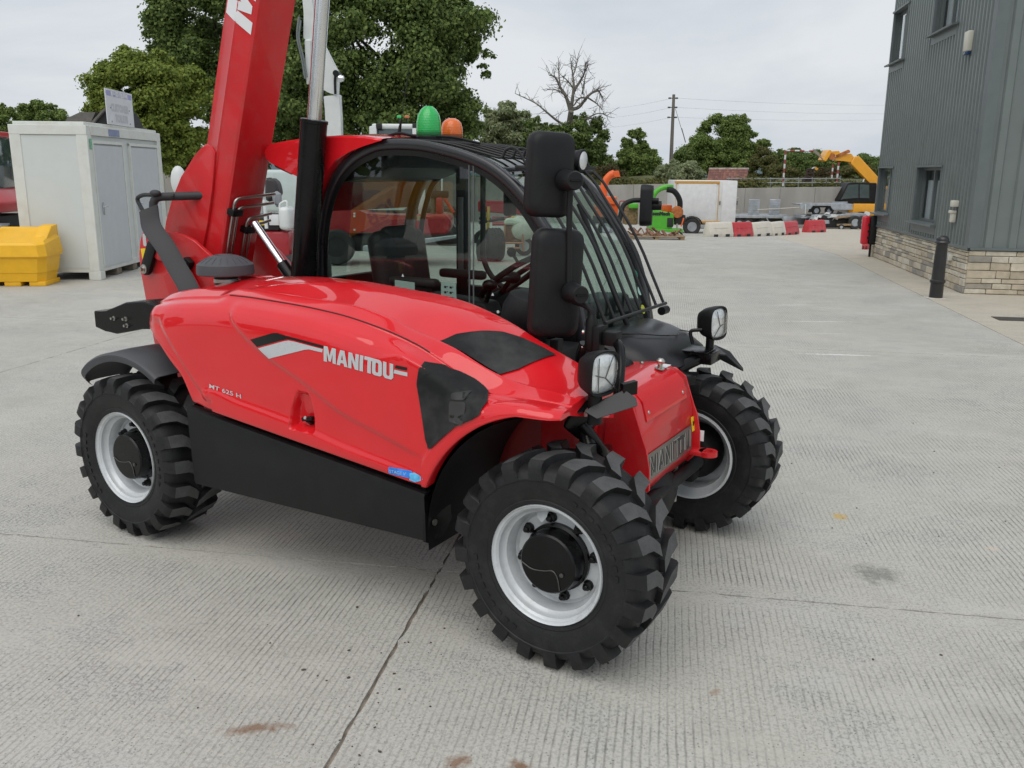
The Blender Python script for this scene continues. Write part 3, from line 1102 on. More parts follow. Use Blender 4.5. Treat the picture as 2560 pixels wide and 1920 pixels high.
for (xx, s, turn, spin) in ((0, -1, -1.3, .25), (0, 1, -1.3, .1), (-WB, -1, -2.4, .6), (-WB, 1, -2.4, .9)):
    w = link('wheel', WM[s][0], T)
    w.location = (xx, s * .7495, AXZ)
    w.rotation_euler = (0, 0, R(turn))
    ty = link('tyre', WM[s][1], w)
    ty.rotation_euler = (0, spin, 0)
    hb = link('hub', WM[s][2], w)
    hr = link('hub_ridge', WM[s][3], w)
    for k in range(8):
        a = 2 * PI * k / 8 + .2
        bo = link('wheel_bolt', WM[s][4], w)
        bo.location = (.150 * math.cos(a), 0, .150 * math.sin(a))
    # valve guard tab
    b = MB()
    b.prism([(-.028, s * .050, .195), (.028, s * .050, .195), (.020, s * .075, .160), (0, s * .085, .145), (-.020, s * .075, .160)], (0, s * .004, 0), bevel=.0015)
    vg = b.build('valve_guard', silver, w)
    vg.rotation_euler = (0, R(-18) if xx == 0 else R(95), 0)
    # brake housing on the inner side
    b = MB()
    b.lathe([(.14, -s * .0), (.14, -s * .06), (.10, -s * .12), (.06, -s * .13), (0, -s * .13)], (0, 0, 0), (0, 1, 0), 28, cap=False)
    b.build('brake_housing', blkm, w)

# ---- rear mudguard, rear lamp box -------------------------------------
b = MB()
rows = []
for i in range(25):
    a = R(59 + i * 3.4)
    rr = .500 + .012 * math.sin(i / 24 * PI)
    row = []
    yo = -.865 + .09 * max(0, (i - 19) / 5) ** 2
    for y, dr in ((yo, -.035), (yo - .006, -.01), (yo + .006, 0), (-.72, .004), (-.60, .002), (-.575, -.01), (-.575, -.03)):
        row.append(Vector((-WB + (rr + dr) * math.cos(a), y, AXZ + (rr + dr) * math.sin(a))))
    rows.append(row)
b.grid(rows)
rows2 = [[v + (Vector((-WB, v.y, AXZ)) - v).normalized() * .006 for v in r] for r in rows]
b.grid([r[::-1] for r in rows2])
fen = b.build('rear_mudguard', greyp, T, smooth=40, recalc=False)
b = MB()
b.prism([(-2.66, -.735, 1.068), (-2.66, -.735, .985), (-2.58, -.735, .972), (-2.50, -.735, .965), (-2.30, -.735, 1.015), (-2.12, -.735, 1.02), (-2.12, -.735, 1.13), (-2.28, -.735, 1.145), (-2.41, -.735, 1.130), (-2.56, -.735, 1.070)], (0, .13, 0), bevel=.005)
lb = b.build('rear_lamp_box', blkg, T, smooth=25)
for (x_, z_) in ((-2.50, 1.045), (-2.41, 1.05), (-2.405, 1.018)):
    b = MB(); b.lathe([(.012, 0), (.012, .006), (.007, .007), (.007, .022), (0, .023)], (x_, -.735, z_), (0, -1, 0), 6); b.build('bolt', steel, lb)
MB().box((-2.661, -.70, 1.028), (.004, .06, .006)).build('reflector', white_d, lb)

# ---- boom tower plates ------------------------------------------------
for y in (-.245, .225):
    b = MB()
    pts = [(-2.90, 1.06), (-2.925, 1.20), (-2.925, 1.30), (-2.905, 1.375), (-2.880, 1.418), (-2.845, 1.436), (-2.795, 1.434), (-2.70, 1.43), (-2.62, 1.428), (-2.54, 1.415), (-2.47, 1.395), (-2.34, 1.312), (-2.2, 1.20), (-2.1, 1.05), (-2.1, .62), (-2.72, .60), (-2.86, .80)]
    b.prism([(x, y, z) for x, z in pts], (0, .024, 0), bevel=.005, seg=2)
    tw = b.build('tower_plate', red2, T, smooth=25)
    if y < 0:
        b = MB()
        b.lathe([(.060, 0), (.060, .016), (.052, .022), (0, .022)], (-2.735, y, 1.335), (0, -1, 0), 28)
        b.build('pivot_boss', red2, tw)
        b = MB()
        slot = _rr(-2.877, 1.345, -2.850, 1.415, .013)
        b.prism([(x, y - .0015, z) for x, z in slot], (0, -.001, 0))
        b.build('slot', mat('slot_pale_grey', (.55, .56, .57), .8), tw, smooth=0)  # slot drawn as a thin pale grey sheet on the plate
        b = MB(); b.prism([(-2.902, y - .002, 1.33), (-2.862, y - .002, 1.335), (-2.868, y - .002, 1.275), (-2.894, y - .002, 1.272)], (0, -.001, 0)); b.build('sticker', yellow_d, tw, smooth=0)
        # black link with steel pin
        b = MB()
        A_, B_ = Vector((-2.775, y - .035, 1.352)), Vector((-2.845, y - .035, 1.225))
        d = (B_ - A_).normalized(); n = Vector((d.z, 0, -d.x))
        out = []
        for k in range(9):
            a = PI * k / 8
            out.append(A_ - d * math.sin(a) * .036 + n * math.cos(a) * .036)
        for k in range(9):
            a = PI * k / 8
            out.append(B_ + d * math.sin(a) * .036 - n * math.cos(a) * .036)
        b.prism(out, (0, .03, 0), bevel=.008, seg=2)
        lk = b.build('link_arm', blk, tw)
        b = MB(); b.lathe([(.026, 0), (.026, .006), (.018, .008), (.018, .012), (.012, .013), (.012, .028), (0, .029)], tuple(B_), (0, -1, 0), 16); b.build('pin', steel, lk)
        b = MB(); b.box((-2.505, y - .02, 1.275), (.05, .04, .05), Matrix.Rotation(R(35), 3, 'Y'), .006); b.build('hose_clamp', blkm, tw)
        b = MB(); b.lathe([(.012, 0), (.012, .01), (0, .011)], (-2.505, y - .04, 1.275), (0, -1, 0), 10); b.build('bolt', steel, tw)
        # folded red stiffener
        b = MB()
        b.prism([(-2.70, y - .002, 1.20), (-2.53, y - .002, 1.275), (-2.40, y - .002, 1.10), (-2.66, y - .002, 1.08)], (0, -.03, 0), bevel=.004)
        b.build('stiffener', red2, tw, smooth=20)
# black hose sleeve lying diagonally behind the hood, and wire guard loop
b = MB()
path = catmull([(-2.70, -.33, 1.555), (-2.66, -.35, 1.46), (-2.56, -.36, 1.37), (-2.47, -.37, 1.27), (-2.38, -.38, 1.17), (-2.30, -.40, 1.05)], 6)
b.ribbon(path, (1.57, 2.1, 1.07), .10, .03)
b.build('hose_sleeve', mat('sleeve_rubber', (.032, .033, .036), .6, var=.2), T, smooth=60)
b = MB()
b.tube(fillet([(-2.73, -.28, 1.42), (-2.86, -.28, 1.605), (-2.80, -.28, 1.625), (-2.60, -.24, 1.622)], .04, 5), .011, 8)
b.build('guard_loop', MATS['sleeve_rubber'], T)
b = MB()
b.tube(fillet([(-2.70, -.30, 1.50), (-2.70, -.30, 1.615), (-2.38, -.02, 1.63)], .05, 5), .022, 10)
b.sphere((-2.675, -.30, 1.635), .026, (1.3, 1, .7))
b.build('hose_arch', MATS['sleeve_rubber'], T)

# ---- boom -------------------------------------------------------------
BD = Vector((.2545, 0, .829)).normalized()          # boom axis (raised)
BN = Vector((-BD.z, 0, BD.x))                       # towards its upper side (rearward)
E0 = Vector((-2.274, 0, 1.728))                     # lower front edge reference
def bpt(s, d, y):
    p = E0 + BD * s + BN * d
    return Vector((p.x, y, p.z))
b = MB()
sec = [(0, -.112), (.004, -.124), (.016, -.131), (.125, -.131), (.134, -.136), (.143, -.131), (.236, -.112), (.245, -.100)]
sec = sec + [(d, -.014 - (y + .0)) for d, y in sec[::-1]]
sec = [(d, y if y < -.007 else y) for d, y in sec]
rows = []
for s in [-.62, -.4, -.2, 0, .4, .9, 1.6, 2.4]:
    rows.append([bpt(s, d, y) for d, y in sec])
V = b.grid(rows, closed_v=True)
b.bm.faces.new(V[0][::-1]); b.bm.faces.new(V[-1])
boom = b.build('boom', red2, T, smooth=25)
# foot gusset plates on both sides
gp = [(-2.376, 1.846), (-2.40, 1.878), (-2.438, 1.890), (-2.478, 1.868), (-2.531, 1.832), (-2.654, 1.719), (-2.735, 1.60), (-2.80, 1.478), (-2.82, 1.43), (-2.80, 1.36), (-2.72, 1.30), (-2.56, 1.27), (-2.52, 1.355), (-2.468, 1.489), (-2.423, 1.642)]
for y in (-.147, .116):
    b = MB()
    b.prism([(x, y, z) for x, z in gp], (0, .014, 0), bevel=.004, seg=2)
    b.build('gusset', red2, boom, smooth=25)
b = MB()
b.prism([(x, -.14, z) for x, z in [(-2.54, 1.80), (-2.66, 1.70), (-2.80, 1.46), (-2.80, 1.34), (-2.6, 1.30), (-2.45, 1.70)]], (0, .26, 0))
b.build('boom_foot', red2, boom, smooth=25)
# big boom lettering running up the side
wl2, ww2 = word_loops('MANITOU')
def pb(px, py, off):
    # px along boom, py across (0 = lower edge)
    d = .018 + py
    if d < .125:
        y = -.131
    elif d < .134:
        y = -.131 - (d - .125) / .009 * .005
    elif d < .143:
        y = -.136 + (d - .134) / .009 * .005
    else:
        y = -.131 + (d - .143) / .093 * .019
    p = bpt(.70 + px, d, y - off)
    return p
gl = [[[(px * .235, py * .205) for px, py in lp] for lp in g] for g in wl2]
gl = [[[(px + py * .30, py) for px, py in lp] for lp in g] for g in gl]
def pbskew(px, py, off):
    return pb(px - .0, py, off)
decal('lettering', gl[:2], pbskew, white_d, boom, .0025, .03)
# steel hydraulic pipes on the front face
for k, (y, s0, top) in enumerate(((-.112, -.50, -.115), (-.083, -.50, -.165), (-.005, -.50, -.225), (.028, -.50, -.265))):
    b = MB()
    d = -.022 - .0 * k
    p = [bpt(s0, d, y), bpt(top, d, y), bpt(top + .006, d - .002, y + .045 + .03), bpt(top + .02, d, .165)]
    b.tube(fillet(p, .035, 6), .0085, 10)
    b.build('hydraulic_pipe', mat('pipe_steel', (.45, .43, .40), .3, metal=1.0, var=.1), boom)
for y, s in ((-.097, -.19), (.012, -.29)):
    b = MB(); b.box(bpt(s, -.02, y), (.05, .07, .035), Matrix.Rotation(R(17), 3, 'Y'), .004)
    b.build('pipe_clamp', blkm, boom)
# lift cylinder
ca, cb = Vector((-1.945, -.02, 1.05)), Vector((-1.800, -.02, 2.005))
ax = (cb - ca).normalized()
b = MB()
Lc = (cb - ca).length
b.lathe([(.066, 0), (.066, Lc - .02), (.069, Lc - .018), (.069, Lc - .003), (.064, Lc), (.04, Lc)], ca, ax, 40)
lc = b.build('lift_cylinder', blkg, T, smooth=30)
b = MB(); b.cyl(cb, cb + ax * 1.2, .035, 32); b.build('piston_rod', chrome, lc)
b = MB(); b.lathe([(.0675, 0), (.0675, .003)], ca + ax * (Lc - .21), ax, 40, cap=False); b.build('weld_band', blkm, lc)
# compensating cylinder under the boom
b = MB(); b.cyl((-2.275, .0, 1.48), (-2.085, .0, 1.275), .021, 20)
cc = b.build('tilt_rod', chrome, T)
d = (Vector((-2.085, 0, 1.275)) - Vector((-2.275, 0, 1.48))).normalized()
b = MB(); b.cyl(Vector((-2.085, 0, 1.275)), Vector((-2.085, 0, 1.275)) + d * .35, .034, 20); b.build('tilt_barrel', blkg, cc)

# ---- air pre-cleaner --------------------------------------------------
pc = (-1.905, -.55, 1.232)
b = MB()
b.lathe([(.050, .0), (.050, .055), (.100, .058), (.127, .050), (.131, .054), (.131, .074), (.128, .098), (.118, .106), (.085, .127), (.055, .138), (.02, .144), (0, .145)], pc, (0, 0, 1), 48, cap=False)
ap = b.build('air_precleaner', greyp, T, smooth=30)
for k in range(20):
    a = 2 * PI * k / 20
    b = MB() if k == 0 else b
    e = Vector((math.cos(a), math.sin(a), 0))
    b.tube([Vector(pc) + e * .035 + Vector((0, 0, .1425)), Vector(pc) + e * .085 + Vector((0, 0, .1275)), Vector(pc) + e * .117 + Vector((0, 0, .107))], .0014, 4)
b.build('cap_ribs', greyp, ap)
b = MB(); b.lathe([(.055, .012), (.057, .014), (.057, .030), (.055, .032)], pc, (0, 0, 1), 40, cap=False); b.build('hose_clip', steel, ap)
b = MB(); b.lathe([(.054, -.03), (.054, .058)], pc, (0, 0, 1), 40, cap=False); b.build('inlet_neck', blk, ap)
b = MB()
b.prism([(-2.11, -.36, 1.17), (-2.11, -.36, 1.235), (-2.08, -.36, 1.262), (-1.78, -.36, 1.268), (-1.66, -.36, 1.24), (-1.66, -.36, 1.17)], (0, -.09, 0), bevel=.02, seg=3)
b.build('intake_housing', red, T, smooth=40)
# ---- cab --------------------------------------------------------------
YN, YF = .10, .88
SIDE = [(-1.91, .95), (-1.91, 1.20), (-1.895, 1.42), (-1.848, 1.60), (-1.775, 1.722), (-1.685, 1.803), (-1.58, 1.855), (-1.46, 1.884), (-1.26, 1.882), (-1.10, 1.856), (-.96, 1.822), (-.84, 1.775), (-.729, 1.700), (-.64, 1.610), (-.558, 1.505), (-.47, 1.385), (-.424, 1.290), (-.38, 1.15), (-.345, .99), (-.335, .93)]
side_c = [(v.x, v.z) for v in catmull([(x, 0, z) for x, z in SIDE], 4)]
frame_m = mat('cab_frame_black', (.017, .018, .021), .30, coat=.35, var=.1)
def frame_loop(y, w, th=.05, m=frame_m):
    b = MB()
    b.ribbon([(x, y, z) for x, z in side_c], (0, 1, 0), w, th)
    return b
cabf = frame_loop(YN + .012, .055).build('cab_frame', frame_m, T, smooth=50)
frame_loop(YF - .012, .055).build('cab_frame', frame_m, T, smooth=50)
# lower cab body
b = MB()
b.box((-1.12, YN + .03, .86), (1.56, .03, .50), None, .01)
b.box((-1.12, YF - .02, .80), (1.56, .03, .50), None, .01)
b.box((-1.12, .49, .58), (1.60, .76, .05))
b.box((-1.90, .49, .90), (.04, .78, .60), None, .01)
b.box((-.36, .49, .78), (.04, .78, .38), None, .01)
b.build('cab_tub', blkm, T, smooth=30)
b = MB()   # sill rail under the right glass
b.box((-1.14, YN + .004, 1.045), (1.58, .02, .10), None, .006)
b.build('window_sill', blkm, T)
# right-hand side glass
pts = [(x, z) for x, z in side_c if z > 1.06]
def inset(pts, d):
    out = []
    n = len(pts)
    for i in range(n):
        a = Vector(pts[max(i - 1, 0)]); c = Vector(pts[min(i + 1, n - 1)])
        t = (c - a).normalized()
        out.append((pts[i][0] + t.y * d, pts[i][1] - t.x * d))
    return out
gp_ = inset(pts, .018)
b = MB(); b.poly([(x, YN - .002, z) for x, z in gp_]); gl1 = b.build('side_window', sidegl, T, smooth=0, recalc=False)
b = MB(); b.poly([(x, YF, z) for x, z in gp_]); gl2 = b.build('door_window', sidegl, T, smooth=0, recalc=False)
# black ceramic border on the right glass
b = MB()
inner = inset(pts, .052)
b.grid([[Vector((x, YN - .0045, z)) for x, z in gp_], [Vector((x, YN - .0045, z)) for x, z in inner]])
b.build('glass_border', black_d, gl1, smooth=0)
# sliding seam and catches
for x_ in (-.962, -.938):
    b = MB(); b.box((x_, YN - .004, 1.42), (.006, .004, .74)); b.build('glass_seam', mat('seam_rubber', (.11, .12, .12), .5), gl1)
for (x_, z_) in ((-.80, 1.115), (-.80, 1.075)):
    b = MB(); b.lathe([(.007, 0), (.007, .003), (0, .0035)], (x_, YN - .003, z_), (0, -1, 0), 12); b.build('glass_stud', white_d, gl1)
for (x_, z_) in ((-1.36, 1.245), (-.83, 1.19)):
    b = MB(); b.prism([(x_ - .007, YN - .004, z_), (x_ + .007, YN - .004, z_), (x_, YN - .004, z_ + .014)], (0, -.001, 0)); b.build('pictogram', white_d, gl1, smooth=0)
# windscreen, roof and rear glass
ws = [(x, z) for x, z in side_c if x > -.80]
b = MB(); b.grid([[Vector((x + .006, y, z)) for y in (YN + .03, .35, .63, YF - .03)] for x, z in ws]); wsg = b.build('windscreen', wsgl, T, smooth=60, recalc=False)
rf = [(x, z) for x, z in side_c if -1.62 < x < -.78 and z > 1.7]
roofm = glass_mat('roof_glass', (.35, .40, .40))
b = MB(); b.grid([[Vector((x, y, z + .004 + .012 * math.sin(PI * (y - YN) / .78))) for y in (YN + .03, .25, .40, .6, .75, YF - .03)] for x, z in rf]); b.build('roof_window', roofm, T, smooth=60, recalc=False)
rr_ = [(x, z) for x, z in side_c if x < -1.69 and 1.1 < z < 1.80]
b = MB(); b.grid([[Vector((x, y, z)) for y in (YN + .03, .49, YF - .03)] for x, z in rr_]); b.build('rear_window', sidegl, T, smooth=60, recalc=False)
b = MB()
for (x, z) in ((-.84, 1.768), (-1.62, 1.858)):
    b.box((x, .49, z), (.07, .74, .03), None, .008)
b.build('roof_crossbar', frame_m, T)
b = MB()   # upper rear headliner inside the cab
b.prism([(-1.50, YN + .035, 1.862), (-1.64, YN + .035, 1.838), (-1.76, YN + .035, 1.76), (-1.80, YN + .035, 1.70), (-1.62, YN + .035, 1.72), (-1.46, YN + .035, 1.78)], (0, .71, 0), bevel=.01)
b.build('headliner', blkm, T)
# red rear cowl
cw = [(-1.44, 1.916), (-1.552, 1.930), (-1.70, 1.934), (-1.849, 1.931), (-2.056, 1.914), (-2.19, 1.898), (-2.228, 1.880), (-2.242, 1.850), (-2.238, 1.822), (-2.20, 1.795), (-2.10, 1.757), (-2.0, 1.722), (-1.93, 1.695), (-1.91, 1.64), (-1.90, 1.55), (-1.885, 1.60), (-1.862, 1.668), (-1.815, 1.742), (-1.737, 1.812), (-1.64, 1.865), (-1.544, 1.892)]
rows = []
for k, (y, sc, dz) in enumerate(((YN - .042, .975, -.010), (YN - .034, .995, -.003), (YN - .01, 1.0, 0), (YN + .2, 1.005, .012), (.49, 1.01, .020), (YF - .2, 1.005, .012), (YF - .03, 1.0, 0), (YF, .99, -.004))):
    cx, cz = -1.80, 1.80
    rows.append([Vector((cx + (x - cx) * sc, y, cz + (z - cz) * sc + (dz if z > 1.86 else 0))) for x, z in cw])
b = MB()
V = b.grid(rows, closed_v=True)
b.bm.faces.new(V[0]); b.bm.faces.new(V[-1][::-1])
b.build('rear_cowl', red, T, smooth=35)
b = MB()
b.prism([(-2.225, YN - .008, 1.868), (-2.235, YN - .008, 1.845), (-2.20, YN - .008, 1.775), (-2.08, YN - .008, 1.735), (-2.08, YN - .008, 1.765), (-2.17, YN - .008, 1.808)], (0, .7, 0), bevel=.006)
b.build('cowl_grille', blk, T)
# door side frame seen through the cab
dm = mat('door_frame_dark', (.022, .024, .026), .45, var=.2)
b = MB()
b.tube(fillet([(-1.80, YF - .03, 1.05), (-1.80, YF - .03, 1.45), (-1.70, YF - .03, 1.72), (-1.50, YF - .03, 1.80)], .2, 8), .016, 8)
b.box((-1.49, YF - .035, 1.43), (.075, .05, .84), None, .01)
b.box((-1.12, YF - .02, 1.05), (1.5, .05, .14), None, .015)
b.build('door_frame', dm, T)
b = MB(); b.box((-1.49, YF - .063, 1.40), (.038, .006, .44), None, .002); b.build('door_strip', mat('brushed_strip', (.30, .31, .31), .45, metal=.6), T)
b = MB()
b.tube(fillet([(-1.36, YF - .03, 1.80), (-1.36, YF - .03, 1.25), (-1.25, YF - .03, 1.12), (-.60, YF - .03, 1.10)], .15, 8), .016, 8)
b.build('door_frame', dm, T)
# seat
b = MB()
b.box((-1.42, .47, .99), (.46, .46, .12), Matrix.Rotation(R(-4), 3, 'Y'), .05, 3)
b.box((-1.655, .47, 1.22), (.12, .44, .46), Matrix.Rotation(R(-9), 3, 'Y'), .06, 4)
b.box((-1.45, .47, .80), (.36, .36, .26), None, .03)
seat = b.build('seat', mat('seat_vinyl', (.018, .018, .019), .6, var=.2, bump=.1, bscale=60), T, smooth=60)
b = MB(); b.box((-1.67, .47, 1.40), (.10, .28, .14), Matrix.Rotation(R(-9), 3, 'Y'), .05, 4); b.build('headrest', MATS['seat_vinyl'], seat, smooth=60)
b = MB(); b.box((-1.40, .245, 1.20), (.30, .06, .05), None, .02, 3); b.box((-1.40, .70, 1.20), (.30, .06, .05), None, .02, 3); b.build('armrest', MATS['seat_vinyl'], seat, smooth=60)
# rear shelf with speaker
b = MB()
b.prism([(-1.88, YN + .05, 1.135), (-1.60, YN + .05, 1.135), (-1.50, YN + .05, 1.12), (-1.42, YN + .16, 1.11), (-1.42, YN + .24, 1.11), (-1.60, YN + .26, 1.13), (-1.88, YN + .26, 1.14)], (0, 0, -.05), bevel=.008)
sh = b.build('rear_shelf', mat('grey_trim', (.16, .175, .18), .45, var=.08), T)
b = MB(); b.lathe([(.070, .0), (.070, .006), (.060, .008), (.055, .002), (.0, .006)], (-1.70, YN + .14, 1.134), (0, 0, 1), 28); b.build('speaker', blk, sh)
b = MB(); b.box((-1.62, YN + .30, 1.20), (.05, .06, .16), None, .008); b.build('bottle_holder', mat('amber_black', (.05, .035, .01), .4), sh)
# dash, steering column, wheel, joystick
b = MB()
b.prism([(-.42, .22, 1.16), (-.62, .22, 1.15), (-.70, .22, 1.08), (-.66, .22, .70), (-.40, .22, .70)], (0, .58, 0), bevel=.03, seg=3)
b.tube([(-.55, .45, 1.0), (-.80, .45, 1.17)], .035, 12)
b.build('dashboard', blk, T)
stw = Vector((-.93, .45, 1.235))
sx = Vector((math.cos(R(38)), 0, math.sin(R(38))))
b = MB()
ring = [stw + (sx * math.cos(2 * PI * k / 40) + Vector((0, 1, 0)) * math.sin(2 * PI * k / 40)) * .185 for k in range(40)]
b.tube(ring, .016, 8, closed=True)
nrm = sx.cross(Vector((0, 1, 0)))
for a in (90, 210, 330):
    e = sx * math.cos(R(a + 60)) + Vector((0, 1, 0)) * math.sin(R(a + 60))
    b.tube([stw, stw + e * .18], .014, 6)
b.sphere(stw, .045, (1, 1, .7))
sw = b.build('steering_wheel', blk, T)
kp = stw + sx * .14 - Vector((0, 1, 0)) * .125
b = MB(); b.cyl(kp, kp + nrm * (.06 if nrm.z > 0 else -.06), .008, 8); b.sphere(kp + nrm * (.07 if nrm.z > 0 else -.07), .024, (1, 1, 1)); b.build('spinner_knob', blk, sw)
b = MB()
b.prism([(-1.30, YN + .06, 1.16), (-.92, YN + .06, 1.14), (-.86, YN + .06, 1.04), (-1.30, YN + .06, 1.04)], (0, .14, 0), bevel=.02, seg=3)
con = b.build('armrest_console', blk, T)
b = MB(); b.tube([(-.93, YN + .10, 1.14), (-.91, YN + .10, 1.21)], .012, 8); b.sphere((-.91, YN + .10, 1.225), .033, (1.2, 1, .8)); b.build('joystick', blkg, con)
# instruction sheets on the inner panel
b = MB(); b.prism([(-1.429, YN + .02, 1.222), (-1.305, YN + .02, 1.217), (-1.303, YN + .02, 1.12), (-1.43, YN + .02, 1.12)], (0, -.001, 0)); b.build('paper_label', mat('pale_paper', (.62, .70, .68), .6), T, smooth=0)
b = MB(); b.prism([(-1.143, YN + .02, 1.232), (-1.055, YN + .02, 1.232), (-1.052, YN + .02, 1.12), (-1.145, YN + .02, 1.12)], (0, -.001, 0)); lab = b.build('paper_label', MATS['pale_paper'], T, smooth=0)
b = MB()
for r_ in range(3):
    for c_ in range(2):
        x0, z0 = -1.118 + c_ * .032, 1.208 - r_ * .026
        b.box((x0, YN + .0185, z0), (.012, .001, .010)); b.box((x0 + .012, YN + .0185, z0 + .003), (.006, .001, .004))
b.build('print', black_d, lab, smooth=0)
# interior mirror on the front pillar
b = MB(); b.box((-.80, YN + .10, 1.64), (.03, .09, .16), None, .012, 3); b.build('interior_mirror', blk, T)
# round stickers on far windscreen edge
for z_, c_ in ((1.25, (.02, .22, .14)), (1.17, (.45, .70, .62)), (1.075, (.62, .66, .05))):
    b = MB(); b.lathe([(.024, 0), (.024, .001), (0, .001)], (interp([(.99, -.345), (1.15, -.38), (1.29, -.424)], z_) + .010, YF - .075, z_), (1, 0, .28), 16); b.build('round_sticker', mat('sticker_%d' % int(z_ * 1000), c_, .5), wsg)
# ---- windscreen guard -------------------------------------------------
gm = mat('guard_bar_black', (.014, .014, .015), .42, var=.2)
GR = [(1.765, -.665), (1.721, -.612), (1.62, -.536), (1.514, -.457), (1.381, -.377), (1.261, -.318), (1.113, -.245)]
b = MB()
b.cyl((-.240, .085, 1.113), (-.240, .83, 1.113), .009, 8)
b.tube(fillet([(-.62, .10, 1.700), (-.665, .10, 1.765), (-.675, .14, 1.765), (-.675, .78, 1.765), (-.665, .815, 1.765), (-.612, .815, 1.721)], .03, 4), .008, 8)
gd = b.build('windscreen_guard', gm, T)
for k in range(8):
    y = .10 + .715 * k / 7
    b = MB()
    b.tube(catmull([(x, y, z) for z, x in GR], 4), .0078, 8)
    b.build('guard_bar', gm, gd)
b = MB(); b.cyl((-.25, .80, 1.075), (-.25, .87, 1.075), .022, 12); b.cyl((-.25, .87, 1.075), (-.25, .885, 1.075), .010, 12); b.build('guard_damper', blk, gd)
b = MB(); b.box((-.43, .49, 1.30), (.02, .03, .70), Matrix.Rotation(R(-26), 3, 'Y'), .006); b.build('wiper_arm', blk, T)
# roof guard loops
b = MB()
for k in range(8):
    y = .14 + .66 * k / 7
    b.tube(catmull([(-1.45, y, 1.915), (-1.15, y, 1.895), (-.90, y, 1.842), (-.815, y, 1.825), (-.790, y, 1.858), (-.752, y, 1.868), (-.715, y, 1.845), (-.680, y, 1.790)], 4), .0065, 6)
b.build('roof_guard', gm, T)
b = MB(); b.box((-.70, .49, 1.782), (.05, .76, .018), None, .004); b.build('guard_rail', gm, T)
# roof work lamp
b = MB(); b.lathe([(.0, -.055), (.035, -.05), (.05, -.02), (.055, 0), (.055, .012), (.050, .014)], (-.66, .66, 1.82), (1, 0, -.05), 24); wl_ = b.build('work_lamp', blk, T)
b = MB(); b.lathe([(.049, .012), (.04, .016), (0, .018)], (-.66, .66, 1.82), (1, 0, -.05), 24); b.build('lens', mat('lamp_lens', (.75, .77, .78), .1, coat=1), wl_)
# beacons
def beacon(loc, r, hgt, col, nm, dome):
    b = MB(); b.lathe([(r * 1.02, -.03), (r * 1.05, 0), (r * .95, .008), (0, .008)], loc, (0, 0, 1), 28)
    base = b.build('beacon', blk, T)
    m = bpy.data.materials.new('beacon_' + nm)
    m.use_nodes = True
    p = m.node_tree.nodes['Principled BSDF']
    p.inputs['Base Color'].default_value = (*col, 1)
    p.inputs['Roughness'].default_value = .22
    p.inputs['Subsurface Weight'].default_value = .5
    p.inputs['Subsurface Radius'].default_value = (.05, .05, .05)
    p.inputs['Coat Weight'].default_value = .6
    wv = m.node_tree.nodes.new('ShaderNodeTexWave')
    wv.bands_direction = 'Z'
    wv.inputs['Scale'].default_value = 40
    tcx = m.node_tree.nodes.new('ShaderNodeTexCoord')
    m.node_tree.links.new(tcx.outputs['Object'], wv.inputs['Vector'])
    bp = m.node_tree.nodes.new('ShaderNodeBump')
    bp.inputs['Strength'].default_value = .3
    bp.inputs['Distance'].default_value = .003
    m.node_tree.links.new(wv.outputs['Fac'], bp.inputs['Height'])
    m.node_tree.links.new(bp.outputs['Normal'], p.inputs['Normal'])
    b = MB(); b.lathe([(r * f, hgt * g) for f, g in dome], loc, (0, 0, 1), 32); b.build('beacon_dome', m, base, smooth=30)
    b = MB(); b.lathe([(r * .98, .006), (r * 1.0, .010), (r * 1.0, .024), (r * .96, .03)], loc, (0, 0, 1), 32, cap=False); b.build('dome_skirt', mat('skirt_' + nm, tuple(c * .35 for c in col), .35), base)
beacon((-1.335, .30, 1.928), .063, .150, (.015, .48, .10), 'green', [(.96, .06), (1, .2), (.98, .45), (.86, .70), (.62, .88), (.32, .98), (0, 1.0)])
beacon((-1.345, .52, 1.925), .057, .105, (.82, .17, .012), 'orange', [(.97, .06), (1, .3), (.97, .55), (.85, .78), (.6, .92), (.3, .99), (0, 1.0)])
b = MB()
b.tube([(-1.525, .30, 1.93), (-1.515, .30, 1.975), (-1.505, .30, 2.02)], [.010, .008, .003], 8)
b.tube([(-1.505, .30, 2.02), (-1.46, .30, 2.22), (-1.44, .30, 2.30)], .0022, 5)
b.tube(catmull([(-1.54, .22, 1.93), (-1.47, .24, 1.945), (-1.38, .26, 1.93), (-1.2, .30, 1.925), (-1.05, .33, 1.895)], 4), .007, 6)
b.box((-1.53, .30, 1.925), (.06, .06, .02), None, .006)
b.build('aerial', blk, T)
